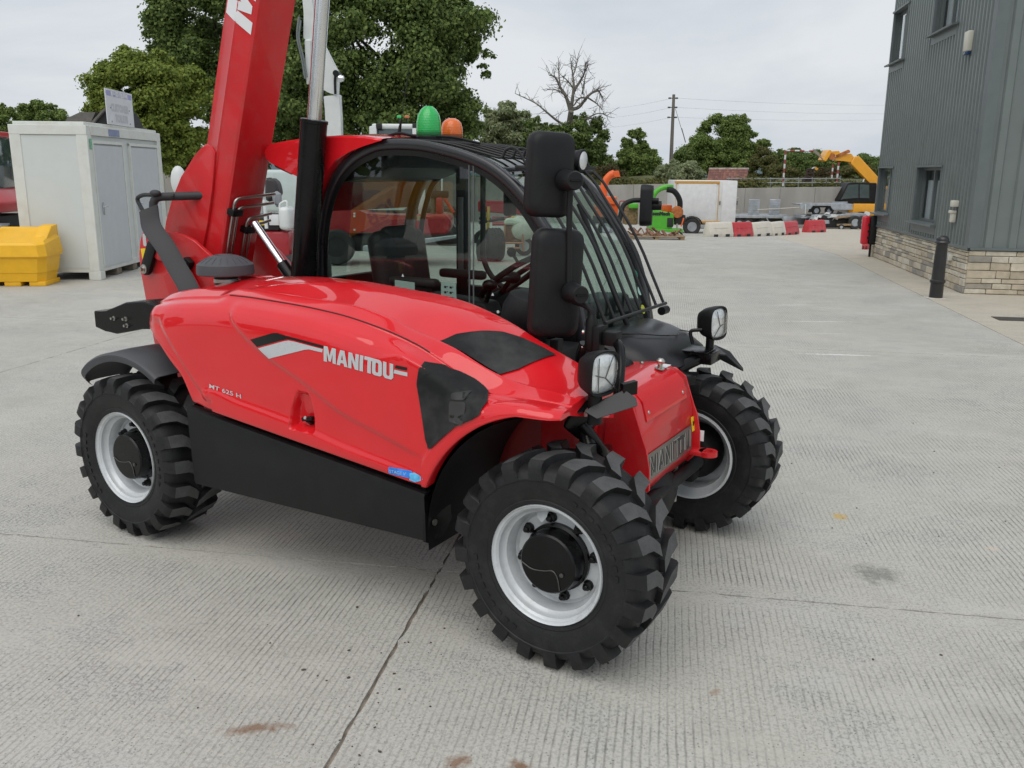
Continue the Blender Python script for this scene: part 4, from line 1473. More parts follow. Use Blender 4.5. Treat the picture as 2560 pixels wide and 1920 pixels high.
# ---- mirrors ----------------------------------------------------------
def mirror(c, w, hgt, nrm_yaw, tilt=0.0, depth=.055):
    """housing with rounded back; normal of back points along yaw"""
    n = Vector((math.cos(nrm_yaw), math.sin(nrm_yaw), 0)); s = Vector((-n.y, n.x, 0)); u = Vector((0, 0, 1))
    u = (u + s * tilt).normalized()
    s = u.cross(n) * -1
    rows = []
    for d, k in ((-.012, .97), (.0, 1.0), (.018, 1.0), (.036, .965), (.048, .90), (depth, .72), (depth + .004, .4)):
        ww, hh = w / 2 * (1 - (1 - k) * .9), hgt / 2 * (1 - (1 - k) * .45)
        lp = _rr(-ww, -hh, ww, hh, min(.045, ww * .55), 5)
        rows.append([Vector(c) + s * x + u * z + n * d for x, z in lp])
    b = MB()
    V = b.grid(rows, closed_v=True)
    b.bm.faces.new(V[0]); b.bm.faces.new(V[-1][::-1])
    o = b.build('mirror', blk, T, smooth=40)
    lp = _rr(-w / 2 * .92, -hgt / 2 * .95, w / 2 * .92, hgt / 2 * .95, .03, 5)
    b = MB(); b.poly([Vector(c) + s * x + u * z - n * .0135 for x, z in lp]); b.build('mirror_glass', mat('mirror_silver', (.8, .82, .83), .03, metal=1.0, var=0), o, smooth=0)
    return o, n, s, u
MY = R(-38)
mc1 = Vector((-.315, -.335, 1.752)); mc2 = Vector((-.278, -.335, 1.332))
m1, n_, s_, u_ = mirror(mc1, .190, .325, MY, .05)
m2, n_, s_, u_ = mirror(mc2, .212, .432, MY, .05)
def knob(o, p, big):
    b = MB()
    b.lathe([(.042, 0), (.039, .030), (.036, .04), (.036, .085), (.032, .092), (0, .092)], p, n_, 24)
    k = b.build('mirror_clamp', blk, o)
    b = MB(); b.box(p + n_ * .094, (.010, .045, .006), Matrix.Rotation(MY, 3, 'Z'), .001); b.build('clamp_rib', blkg, k)
ARM = Vector((-.220, -.335, 0))
arm_p = [(-.210, -.345, 1.775), (-.212, -.345, 1.60), (-.207, -.345, 1.32), (-.196, -.345, 1.268), (-.140, -.34, 1.258), (-.110, -.335, 1.238), (-.107, -.335, 1.15)]
knob(m1, mc1 + n_ * .045 + Vector((.045, .02, -.02)), 1)
knob(m2, mc2 + n_ * .045 + Vector((.045, .02, -.03)), 1)
b = MB(); b.tube(fillet(arm_p, .03, 5), .0125, 10); b.build('mirror_arm', blk, T)
b = MB()
b.lathe([(.012, .10), (.016, .085), (.024, .07), (.026, .0), (.026, -.045), (.022, -.05)], (-.107, -.335, 1.125), (0, 0, 1), 20)
b.box((-.075, -.335, 1.12), (.03, .06, .12), None, .006)
mb_ = b.build('mirror_bracket', blkm, T)
for z_ in (1.15, 1.09):
    b = MB(); b.lathe([(.009, 0), (.009, .008), (0, .009)], (-.132, -.35, z_), (-1, -.4, 0), 8); b.build('bolt', steel, mb_)
b = MB(); b.box((-.03, -.31, 1.13), (.06, .06, .055), None, .004); b.build('bracket_block', blkm, mb_)
# black tube carrying lamp and mirror
b = MB()
b.tube(fillet([(-.16, -.30, .92), (-.15, -.33, 1.05), (-.13, -.335, 1.10)], .04, 5), .026, 12)
b.tube(fillet([(-.03, -.30, 1.125), (.02, -.34, 1.105), (.06, -.42, 1.04), (.068, -.46, .93)], .05, 6), .019, 12)
b.build('carrier_tube', blkg, T)
# far-side mirror
mfc = Vector((-.455, 1.0, 1.595))
m3, n_, s_, u_ = mirror(mfc, .125, .215, R(18), .04, .045)
b = MB(); b.lathe([(.026, 0), (.024, .06), (0, .062)], mfc + n_ * .035, n_, 16); b.build('mirror_clamp', blk, m3)
b = MB(); b.tube(fillet([(-.54, .88, 1.50), (-.54, .93, 1.60), (-.50, .96, 1.622), (-.37, 1.0, 1.622)], .04, 5), .013, 10); b.build('mirror_arm', blk, T)
# ---- headlamps --------------------------------------------------------
lens_m = mat('headlamp_lens', (.82, .84, .86), .18, metal=.35, var=.25, scale=18, coat=1.0, bump=.35, bscale=45)
def headlamp(c, yaw, sy):
    n = Vector((math.cos(yaw), math.sin(yaw), 0)); s = Vector((-n.y, n.x, 0)); u = Vector((0, 0, 1))
    lp = [(-.066, -.045), (-.060, -.066), (-.035, -.078), (.010, -.080), (.050, -.070), (.068, -.045), (.074, .010), (.070, .050), (.050, .072), (.0, .080), (-.045, .070), (-.062, .040)]
    lp = [(v.x, v.y) for v in catmull([(x * -sy, z, 0) for x, z in lp], 4, closed=True)]
    rows = []
    for d, k in ((-.085, .35), (-.078, .62), (-.05, .86), (-.012, 1.0), (.014, 1.04), (.020, 1.02), (.018, .93), (.006, .91)):
        rows.append([Vector(c) + s * (x * k) + u * (z * k) + n * d for x, z in lp])
    b = MB(); V = b.grid(rows, closed_v=True); b.bm.faces.new(V[0])
    o = b.build('headlamp', blkm, T, smooth=45)
    b = MB()
    rows = [[Vector(c) + s * (x * k) + u * (z * k) + n * d for x, z in lp] for d, k in ((.006, .915), (.014, .80), (.020, .5), (.022, .05))]
    V = b.grid(rows, closed_v=True); b.bm.faces.new(V[-1])
    b.build('reflector', lens_m, o, smooth=60)
    b = MB()
    rows = [[Vector(c) + s * (x * k) + u * (z * k) + n * d for x, z in lp] for d, k in ((.012, .925), (.026, .78), (.033, .5), (.035, .05))]
    V = b.grid(rows, closed_v=True); b.bm.faces.new(V[-1])
    b.build('lens', glass_mat('lamp_glass', (.93, .95, .95)), o, smooth=60, recalc=False)
    # dark dividing ribs of the reflector
    b = MB()
    for p in ([(-.05, .0), (.0, -.015), (.05, -.06)], [(.0, -.015), (.035, .06)], [(-.035, -.065), (-.035, .06)]):
        b.tube([Vector(c) + s * (x * -sy) + u * z + n * .0235 for x, z in p], .0022, 5)
    b.build('reflector_rib', mat('rib_dark', (.10, .10, .10), .3, metal=.5), o)
    return o
hl = headlamp((.085, -.655, 1.070), R(-20), -1)
b = MB(); b.cyl((.065, -.655, .88), (.065, -.655, 1.0), .026, 16); b.box((.065, -.655, .995), (.03, .03, .03), None, .004); b.build('lamp_stalk', blkm, T)
hl = headlamp((.085, .655, 1.066), R(-14), 1)
b = MB(); b.cyl((.06, .655, .93), (.06, .655, 1.0), .020, 14)
b.tube(fillet([(.0, .58, .965), (-.02, .58, 1.03), (.035, .60, 1.035)], .02, 4), .009, 8)
b.box((.055, .62, .905), (.10, .14, .055), None, .004); b.box((.02, .60, .938), (.14, .15, .006), None, .002)
b.build('lamp_stalk', blkg, T)
# near-side flaps under the lamp
b = MB()
b.prism([(-.18, -.868, .924), (-.05, -.81, .940), (.045, -.712, .934), (.05, -.62, .966), (-.02, -.60, .980), (-.10, -.68, .965)], (0, 0, -.005))
b.build('fender_extension', blkg, T, smooth=20)
b = MB()
b.prism([(.045, -.705, .932), (.095, -.705, .912), (.205, -.602, .952), (.193, -.588, .976), (.152, -.598, 1.004), (.085, -.640, .968)], (.006, -.008, .004), bevel=.0015)
b.build('mud_flap', mat('flap_grey', (.013, .014, .0155), .42, var=.25, dirt=(.10, .08, .06), dirt_amt=.25), T, smooth=20)
b = MB(); b.prism([(.135, -.60, .985), (.168, -.548, .985), (.168, -.548, 1.035), (.135, -.60, 1.028)], (.022, -.016, 0), bevel=.002); b.build('flap_bracket', blkg, T, smooth=20)
b = MB()
b.box((-.02, -.58, .86), (.10, .08, .12), Matrix.Rotation(R(30), 3, 'Y'), .02)
b.cyl((-.06, -.55, .93), (.03, -.62, .78), .03, 14)
b.tube(catmull([(.0, -.62, .86), (.04, -.60, .80), (.06, -.55, .74), (.03, -.45, .72)], 5), .022, 10)
b.build('brake_pipework', blkg, T)
# far flap
b = MB(); b.prism([(.05, .70, .905), (.02, .86, .92), (.08, .93, .88), (.155, .93, .80), (.17, .88, .80), (.12, .74, .90)], (.0, 0, -.006)); b.build('mud_flap', MATS['flap_grey'], T, smooth=20)
# carrier to the far lamp
b = MB(); b.tube([(-.12, .33, .80), (-.03, .45, .865), (.045, .60, .905)], .030, 14); b.build('carrier_tube', blkg, T)
b = MB(); b.box((.02, .37, .845), (.07, .16, .045), Matrix.Rotation(R(50), 3, 'Z'), .004); b.build('tube_end', blkg, T)
# black cowl in front of the cab
b = MB()
prof = [(-.37, 1.035), (-.30, 1.045), (-.20, 1.022), (-.10, .985), (-.02, .930), (.01, .885), (-.02, .83), (-.15, .79), (-.37, .78)]
rows = []
for y, sx_, dz in ((.20, .55, -.05), (.24, .80, -.02), (.32, .95, -.004), (.50, 1, 0), (.75, 1, -.004), (.84, .95, -.02), (.89, .85, -.05)):
    rows.append([Vector((-.37 + (x + .37) * sx_, y, .80 + (z - .80) * (1 + dz * 4))) for x, z in prof])
V = b.grid if False else None
bb = MB(); V = bb.grid(rows); bb.bm.faces.new(V[0]); bb.bm.faces.new(V[-1][::-1])
cw_ = bb.build('front_cowl', mat('cowl_plastic', (.010, .0105, .012), .36, var=.15, bump=.03, bscale=300, spec=.45), T, smooth=38)
b = MB(); b.tube([(-.30, .24, 1.034), (-.19, .36, 1.030), (-.13, .50, 1.006), (-.09, .62, .992), (-.12, .72, 1.002), (-.10, .80, .985)], .003, 6); b.build('panel_line', blkg, cw_)
b = MB(); b.box((-.24, .13, .92), (.22, .12, .10), Matrix.Rotation(R(14), 3, 'Y'), .03, 3); b.build('cowl_step', blk, T)
# big black rubber grommet / boom stop between boom and cab
b = MB(); b.lathe([(.0, -.10), (.09, -.09), (.115, -.04), (.12, .05), (.10, .11), (.06, .13), (0, .13)], (-.55, -.07, 1.12), (.25, 0, 1), 24); b.build('hydraulic_tank_cap', blk, T)
b = MB(); b.box((-.95, -.13, .95), (1.3, .30, .16), None, .01); b.box((-.40, -.1, .88), (.5, .36, .12), None, .01); b.build('centre_tray', blkm, T)
b = MB(); b.box((-.28, -.30, .98), (.04, .05, .24), None, .004); b.box((-.25, -.38, 1.0), (.18, .02, .10), Matrix.Rotation(R(10), 3, 'Y'), .003); b.build('front_bracket', blkm, T)
# ------------------------------------------------------------------ surroundings
SLOPE, V0 = 0.035, 21.01
def gz(x, y):
    v = to_uv(x, y)[1]
    return -SLOPE * max(0, v - V0)
FP = 2219.24 / 2560 * 2212          # focal length in pixels of a 2212-wide picture
def ray(x, y):
    return rt2 * ((x - 1106) / FP) + up2 * ((829.5 - y) / FP) + fw
def at(x, y, Y):
    """point of the world seen at (x, y) of a 2212 px wide picture, at world depth Y"""
    d = ray(x, y)
    return Vector((0, 0, CAM_H)) + d * (Y / d.y)
def hit(x, y):
    d = ray(x, y)
    lo, hi = 1.0, 400.0
    for _ in range(60):
        t = (lo + hi) / 2
        p = Vector((0, 0, CAM_H)) + d * t
        if p.z > gz(p.x, p.y):
            lo = t
        else:
            hi = t
    return Vector((0, 0, CAM_H)) + d * lo

galv = mat('galvanised_steel', (.42, .45, .48), .45, metal=.7, var=.18, scale=5)
wht = mat('white_panel', (.70, .71, .70), .4, var=.04, dirt=(.42, .40, .34), dirt_amt=.25, dscale=2)
dark = mat('dark_underbody', (.02, .02, .021), .7, var=.3)
yel = mat('yellow_machine_paint', (.80, .36, .015), .35, coat=.3, var=.06)
org = mat('orange_machine_paint', (.78, .13, .025), .4, var=.06)
grn = mat('green_machine_paint', (.09, .42, .035), .4, var=.06)
redm = mat('red_machine_paint', (.34, .012, .018), .38, coat=.3, var=.1)
whm = mat('white_machine_paint', (.66, .69, .68), .4, coat=.2, var=.05)
bgglass = mat('machine_glass', (.05, .075, .075), .08, coat=.6, spec=.8)
rub2 = mat('worn_rubber', (.03, .03, .03), .8, var=.3)

# ---- building ---------------------------------------------------------
BU, BV = 4.55, 14.54
bo = from_uv(BU, BV)
BLD = thing('office_building', 'grey steel clad building on a cream stone plinth at the right', 'building', (bo[0], bo[1], 0), GTH)
clad = mat('grey_cladding', (.148, .176, .172), .40, var=.07, scale=3, dirt=(.16, .17, .165), dirt_amt=.18, dscale=1.2, coat=.1)
trim = mat('grey_trim_flashing', (.125, .148, .150), .4, var=.05)
PL = .69          # plinth height
FL = 6.45         # length of the side wall (along +v)
HT = 8.2
WIN = [(5.12, 6.38, .97, 1.90), (1.76, 3.30, .94, 1.90), (5.22, 6.42, 4.02, 5.05), (1.86, 3.34, 4.18, 5.28)]
# windows given as (v0, v1, z0, z1) measured from near corner, on side wall u=0 facing -u
def ribbed(b, axis, a0, a1, z0, z1, pitch=.165):
    n = max(1, int(round((a1 - a0) / pitch)))
    pr = []
    for k in range(n):
        s = a0 + (a1 - a0) * k / n
        w = (a1 - a0) / n
        pr += [(s, 0), (s + w * .55, 0), (s + w * .63, .034), (s + w * .92, .034)]
    pr.append((a1, 0))
    if axis == 'v':
        b.grid([[Vector((-d, s, z0)) for s, d in pr], [Vector((-d, s, z1)) for s, d in pr]])
    else:
        b.grid([[Vector((s, -d, z0)) for s, d in pr], [Vector((s, -d, z1)) for s, d in pr]])
vb = sorted({0.0, FL} | {w[0] for w in WIN} | {w[1] for w in WIN})
cuts = [(0.0, 1.76), (1.76, 3.34), (3.34, 5.12), (5.12, 6.42), (6.42, FL)]
for (a0, a1) in cuts:
    wins = sorted([w for w in WIN if w[0] >= a0 - .2 and w[1] <= a1 + .2], key=lambda w: w[2])
    z = PL
    for w in wins:
        b = MB(); ribbed(b, 'v', a0, a1, z, w[2]); b.build('cladding_sheet', clad, BLD, smooth=0, recalc=False)
        for (s0, s1) in ((a0, w[0]), (w[1], a1)):
            if s1 - s0 > .03:
                b = MB(); ribbed(b, 'v', s0, s1, w[2], w[3], .10); b.build('cladding_sheet', clad, BLD, smooth=0, recalc=False)
        z = w[3]
    b = MB(); ribbed(b, 'v', a0, a1, z, HT); b.build('cladding_sheet', clad, BLD, smooth=0, recalc=False)
b = MB(); ribbed(b, 'u', .0, 9.0, PL, HT, .333); b.build('cladding_sheet', clad, BLD, smooth=0, recalc=False)
b = MB()
b.box((.05, .05, (PL + HT) / 2), (.17, .17, HT - PL), None, .003)
b.build('corner_flashing', trim, BLD, smooth=0)
b = MB()
b.prism([(-.045, -.045, PL - .03), (-.045, -.045, PL + .015), (.0, -.0, PL + .03), (.10, .10, PL + .03), (.10, .10, PL - .03)], (0, FL + .045, 0)); b.build('drip_flashing', trim, BLD, smooth=0)
b = MB(); b.box((4.5, -.022, PL - .005), (9.0, .05, .04)); b.build('drip_flashing', trim, BLD, smooth=0)
b = MB()
b.box((.55, FL / 2, HT / 2), (.5, FL - .1, HT - .1)); b.box((4.6, .42, HT / 2), (8.0, .6, HT - .1))
b.build('inner_wall', dark, BLD, smooth=0)
winf = mat('window_frame_grey', (.11, .125, .125), .4, var=.05)
wglass = glass_mat('window_glass', (.82, .86, .86))
blind = mat('window_blind', (.62, .64, .66), .7, var=.05, stretch=(1, 30, 1), scale=3)
for i, (v0, v1, z0, z1) in enumerate(WIN):
    b = MB()
    D_ = .13
    # reveal box
    b.poly([(0, v0, z0), (D_, v0, z0), (D_, v0, z1), (0, v0, z1)]); b.poly([(0, v1, z0), (0, v1, z1), (D_, v1, z1), (D_, v1, z0)])
    b.poly([(0, v0, z1), (D_, v0, z1), (D_, v1, z1), (0, v1, z1)]); b.poly([(0, v0, z0), (0, v1, z0), (D_, v1, z0), (D_, v0, z0)])
    for v in (v0, v1):
        b.box((-.02, v, (z0 + z1) / 2), (.05, .04, z1 - z0 + .04))
    b.box((-.025, (v0 + v1) / 2, z1 + .015), (.07, v1 - v0 + .12, .035))
    w = b.build('window', trim, BLD, smooth=0, recalc=False)
    b = MB(); b.box((-.05, (v0 + v1) / 2, z0 - .012), (.16, v1 - v0 + .10, .03), Matrix.Rotation(R(-8), 3, 'Y')); b.build('sill', trim, w, smooth=0)
    b = MB(); b.box((-.03, (v0 + v1) / 2, z0 - .10), (.012, v1 - v0, .14)); b.build('sill_skirt', trim, w, smooth=0)
    b = MB()
    for v in (v0 + .03, (v0 + v1) / 2, v1 - .03):
        b.box((D_ - .03, v, (z0 + z1) / 2), (.06, .06, z1 - z0 - .004))
    b.box((D_ - .03, (v0 + v1) / 2, z1 - .03), (.056, v1 - v0 - .004, .05)); b.box((D_ - .03, (v0 + v1) / 2, z0 + .03), (.056, v1 - v0 - .004, .05))
    b.build('frame', winf, w, smooth=0)
    for k in (0, 1):
        a = v0 + .06 + k * (v1 - v0 - .06) / 2
        c = a + (v1 - v0) / 2 - .09
        b = MB(); b.poly([(D_ - .02, a, z0 + .05), (D_ - .02, c, z0 + .05), (D_ - .02, c, z1 - .05), (D_ - .02, a, z1 - .05)]); b.build('pane', wglass, w, smooth=0, recalc=False)
        b = MB(); zt = z1 - .05 - (.18 if i < 2 else .0); b.poly([(D_ + .04, a, z0 + .03), (D_ + .04, c, z0 + .03), (D_ + .04, c, zt), (D_ + .04, a, zt)]); b.build('blind', blind, w, smooth=0, recalc=False)
# stone plinth
stone_cols = [(.48, .42, .32), (.53, .48, .38), (.44, .38, .29), (.33, .30, .255), (.28, .265, .235), (.56, .52, .43)]
stones = [mat('plinth_stone_%d' % i, c, .85, var=.16, scale=9, bump=.5, bscale=22, dirt=(.30, .25, .18), dirt_amt=.35, dscale=7) for i, c in enumerate(stone_cols)]
mort = mat('lime_mortar', (.42, .37, .29), .9, var=.12, bump=.3, bscale=40)
b = MB(); b.box((.06 + .12, FL / 2, PL / 2 - .02), (.30, FL - .02, PL)); b.box((4.5, .06 + .12, PL / 2 - .02), (8.94, .30, PL)); b.build('plinth', mort, BLD, smooth=0)
rst = random.Random(11)
def stone_courses(length, place_fn, maxn):
    z = .004
    n = 0
    while z < PL - .05:
        hgt = rst.choice((.055, .075, .085, .10, .12))
        if z + hgt > PL - .035:
            hgt = PL - .035 - z
            if hgt < .03:
                break
        s = .0
        first = True
        while s < length - .02 and n < maxn:
            w = rst.uniform(.18, .46) if hgt > .07 else rst.uniform(.22, .5)
            if s + w > length - .10:
                w = length - s
            place_fn(s + .004, s + w - .004, z + .004, z + hgt - .004, rst.choices(range(6), (5, 5, 3, 2.2, 1.4, 2.5))[0])
            n += 1
            s += w
        z += hgt
def stone_mesh(b, box_c, box_s):
    r = bmesh.ops.create_cube(b.bm, size=1.0)
    for v in r['verts']:
        v.co = Vector(box_c) + Vector((v.co.x * box_s[0], v.co.y * box_s[1], v.co.z * box_s[2])) + Vector((rst.uniform(-.004, .004), rst.uniform(-.004, .004), rst.uniform(-.004, .004)))
    es = list({e for v in r['verts'] for e in v.link_edges})
    bmesh.ops.bevel(b.bm, geom=es, offset=.007, segments=1, affect='EDGES')
def st_side(s0, s1, z0, z1, m):
    b = MB(); stone_mesh(b, (.01 - rst.uniform(0, .014), (s0 + s1) / 2, (z0 + z1) / 2), (.05, s1 - s0, z1 - z0)); b.build('stone', stones[m], BLD, smooth=0)
def st_front(s0, s1, z0, z1, m):
    b = MB(); stone_mesh(b, ((s0 + s1) / 2, .01 - rst.uniform(0, .014), (z0 + z1) / 2), (s1 - s0, .05, z1 - z0)); b.build('stone', stones[m], BLD, smooth=0)
stone_courses(FL, st_side, 210)
stone_courses(5.0, st_front, 140)
# fittings on the wall
def wall_pt(v, z, off):
    p = from_uv(BU - off, BV + v)
    return (p[0], p[1], z)
cream = mat('cream_plastic', (.62, .60, .52), .5, var=.04)
b = MB(); b.prism([(0, -.08, .0), (0, -.10, .30), (0, .10, .30), (0, .08, .0)], (-.09, 0, 0), bevel=.02, seg=2)
o = b.build('alarm_box', cream, None); o.location = wall_pt(1.02, 3.63, .03); o.rotation_euler = (0, 0, GTH)
tag(o, 'cream and blue alarm bell box high on the grey cladding near the corner', 'alarm box')
b = MB(); b.box((-.045, 0, -.025), (.07, .15, .05), None, .01); b.build('lens', mat('blue_lens', (.02, .05, .12), .2), o)
b = MB(); b.box((-.05, 0, .0), (.10, .13, .10), None, .015)
o = b.build('sensor_box', cream, None); o.location = wall_pt(.70, 1.33, .03); o.rotation_euler = (0, 0, GTH)
tag(o, 'small square cream box on the grey cladding, upper of the two by the corner', 'sensor')
b = MB(); b.box((-.04, 0, -.0), (.08, .09, .19), None, .02); b.box((-.055, 0, .07), (.10, .12, .05), None, .015)
o = b.build('sensor_light', cream, None); o.location = wall_pt(.74, 1.13, .03); o.rotation_euler = (0, 0, GTH)
tag(o, 'cream tapered outdoor light below the square cream box on the cladding', 'light')
b = MB(); b.box((-.05, 0, 0), (.10, .14, .13), None, .02)
o = b.build('outdoor_socket', mat('grey_socket', (.38, .40, .38), .5), None); o.location = wall_pt(.74, .49, .0); o.rotation_euler = (0, 0, GTH)
tag(o, 'pale grey outdoor socket on the stone plinth behind the black bollard', 'socket')
b = MB(); b.box((-.052, -.075, 0), (.07, .02, .10), None, .005); b.build('socket_cover', cream, o)
# fire point at the far end of the wall
fx = from_uv(4.33, 20.72)
FP_ = thing('fire_point', 'red and black fire extinguisher cabinet at the far end of the stone plinth', 'fire cabinet', (fx[0], fx[1], 0), GTH)
fred = mat('fire_red', (.62, .012, .03), .35, coat=.4)
b = MB(); b.box((-.02, 0, .58), (.16, .16, .62), None, .05, 3); b.build('cabinet_door', fred, FP_)
b = MB(); b.box((.14, 0, .58), (.16, .18, .62), None, .03, 2); b.build('cabinet_back', blk, FP_)
b = MB(); b.box((.12, 0, .16), (.04, .05, .32)); b.build('post', blkm, FP_)
b = MB(); b.box((.26, -.04, .62), (.14, .05, .26), None, .004); b.build('notice', mat('pink_red', (.52, .02, .10), .4), FP_)
for z_ in (.42, .56, .70):
    b = MB(); b.box((.04, -.088, z_), (.05, .012, .05)); b.build('catch', blk, FP_)
# bollard
bx = from_uv(3.98, 13.92)
BOL = thing('bollard', 'black cast iron bollard with domed top on the apron beside the stone plinth', 'bollard', (bx[0], bx[1], 0))
bm_ = mat('bollard_black', (.012, .012, .013), .38, var=.2, coat=.3)
b = MB(); b.lathe([(.095, 0), (.092, .22), (.105, .225), (.110, .245), (.105, .265), (.090, .275), (.085, .60), (.078, .79), (.080, .80)], (0, 0, 0), (0, 0, 1), 28); b.build('shaft', bm_, BOL)
b = MB(); b.lathe([(.080, .795), (.100, .80), (.108, .812), (.104, .826), (.088, .84), (.088, .858), (.075, .885), (.045, .905), (0, .912)], (0, 0, 0), (0, 0, 1), 28); b.build('cap', bm_, BOL)
b = MB(); b.box((-.02, -.02, .004), (.26, .24, .008)); b.build('base_patch', mat('pale_mortar', (.55, .52, .46), .9), BOL)
# drain cover
dx = hit(2200, 690)
b = MB(); b.box((0, 0, .003), (.55, .30, .006)); o = b.build('drain_cover', mat('drain_iron', (.06, .055, .05), .6, var=.3, bump=.4, bscale=50), None); o.location = (dx.x, dx.y, 0); o.rotation_euler = (0, 0, GTH)
tag(o, 'dark iron drain cover set in the apron at the right edge', 'drain cover')

# ---- toilet cabin -----------------------------------------------------
CX, CY = -6.63, 14.27
CAB = thing('toilet_cabin', 'pale grey portable toilet cabin with two doors behind the yellow grit bin', 'cabin', (CX, CY, 0), R(2.0))
cabm = mat('cabin_grey_panel', (.62, .66, .65), .5, var=.02, dirt=(.48, .47, .42), dirt_amt=.15, dscale=1.5)
cabf2 = mat('cabin_frame_cream', (.68, .70, .66), .5, var=.03, dirt=(.42, .30, .20), dirt_amt=.22, dscale=4)
doorm = mat('cabin_door_grey', (.55, .58, .60), .45, var=.03)
LW, LL, LH = 1.19, 3.25, 2.36       # width (-x), length (+y), height
b = MB(); b.box((-LW / 2, .03, 1.22), (LW - .3, .03, 2.06)); b.build('wall_panel', cabm, CAB, smooth=0)
b = MB(); b.box((-LW / 2, LL - .04, 1.22), (LW - .3, .03, 2.06)); b.build('wall_panel', cabm, CAB, smooth=0)
b = MB(); b.box((-LW + .04, LL / 2, 1.22), (.03, LL - .3, 2.06)); b.build('wall_panel', cabm, CAB, smooth=0)
b = MB(); b.box((-.06, LL / 2, 1.22), (.03, LL - .2, 2.06)); b.build('wall_panel', cabm, CAB, smooth=0)
for (x, y) in ((-.085, .085), (-LW + .085, .085), (-.085, LL - .085), (-LW + .085, LL - .085)):
    b = MB(); b.box((x, y, 1.20), (.17, .17, 2.12), None, .012); b.build('corner_post', cabf2, CAB, smooth=20)
    b = MB(); b.box((x, y, .07), (.19, .19, .14), None, .01); b.build('corner_foot', cabf2, CAB, smooth=20)
for (c, s) in (((-LW / 2, .06, .17), (LW - .3, .08, .10)), ((-LW / 2, LL - .06, .17), (LW - .3, .08, .10)), ((-.06, LL / 2, .17), (.08, LL - .3, .10)), ((-LW + .06, LL / 2, .17), (.08, LL - .3, .10))):
    b = MB(); b.box(c, s, None, .006); b.build('floor_rail', cabf2, CAB, smooth=20)
for (c, s) in (((-LW / 2, .07, 2.33), (LW, .15, .15)), ((-LW / 2, LL - .07, 2.33), (LW, .15, .15)), ((-.07, LL / 2, 2.33), (.15, LL - .302, .15)), ((-LW + .07, LL / 2, 2.33), (.15, LL - .302, .15))):
    b = MB(); b.box(c, s, None, .01); b.build('roof_rail', cabf2, CAB, smooth=20)
b = MB(); b.box((-LW / 2, LL / 2, 2.43), (LW - .10, LL - .10, .05), None, .01); b.build('roof', cabf2, CAB, smooth=20)
for (y0, y1) in ((.20, 1.40), (1.72, 3.05)):
    b = MB()
    for y in (y0, y1):
        b.box((-.025, y, 1.18), (.05, .05, 1.98))
    b.box((-.024, (y0 + y1) / 2, 2.16), (.05, y1 - y0 + .05, .05))
    dr = b.build('door_frame', cabf2, CAB, smooth=0)
    b = MB(); b.box((-.022, (y0 + y1) / 2, 1.15), (.03, y1 - y0 - .07, 1.92), None, .003); b.build('door', doorm, dr, smooth=20)
    b = MB(); b.box((.006, y0 + .16, 1.12), (.01, .035, .20)); b.box((.03, y0 + .21, 1.15), (.02, .14, .02), None, .004); b.cyl((.0, y0 + .155, 1.15), (.035, y0 + .155, 1.15), .009, 8); b.build('handle', chrome, dr)
b = MB(); b.box((.009, 1.05, 2.32), (.003, .44, .11)); b.build('name_strip', mat('faded_blue_print', (.22, .26, .42), .5, var=.2), CAB, smooth=0)
b = MB(); b.box((.004, .11, 2.12), (.004, .10, .16)); b.build('green_notice', mat('green_notice', (.20, .45, .30), .5, var=.4, scale=20), CAB, smooth=0)
for y in (.9, 1.6, 2.3):
    b = MB(); b.box((-.2, y, .06), (.3, .2, .12), None, .01); b.build('packing_block', mat('old_timber', (.20, .17, .13), .9, var=.3, bump=.4, bscale=30), CAB)
# sign on the roof
SG = thing('toilet_sign', 'faded white customer toilets sign standing on the roof of the grey cabin', 'sign', (-6.64, 15.06, 2.455), R(4.0))
b = MB(); b.box((0, .64, .285), (.012, 1.26, .565), None, .002); sb = b.build('board', mat('faded_sign_white', (.70, .71, .74), .45, var=.04), SG, smooth=0)
fade = mat('faded_lilac_print', (.36, .36, .60), .5, var=.12)
pale = mat('ghost_print', (.55, .56, .60), .5, var=.05)
b = MB(); b.prism([(.0075, .05 + x, .455 + z) for x, z in _rr(0, 0, 1.18, .085, .03)], (.001, 0, 0)); b.build('name_band', fade, sb, smooth=0)
flat_text('lettering', 'RJ & KD McLEAN', (.0092, .64, .470), (0, 1, 0), (0, 0, 1), .105, MATS['faded_sign_white'], sb)
flat_text('lettering', 'CUSTOMER', (.0082, .62, .225), (0, 1, 0), (0, 0, 1), .155, pale, sb)
flat_text('lettering', 'TOILETS', (.0082, .66, .060), (0, 1, 0), (0, 0, 1), .155, pale, sb)
for (y, z) in ((.2, .27), (1.06, .27), (.2, .05), (1.06, .05)):
    b = MB(); b.lathe([(.012, 0), (.012, .004), (0, .005)], (.006, y, z), (1, 0, 0), 8); b.build('screw', dark, sb)
for y in (.25, 1.05):
    b = MB(); b.box((-.03, y, .26), (.04, .04, .52)); b.build('post', MATS['old_timber'], SG)
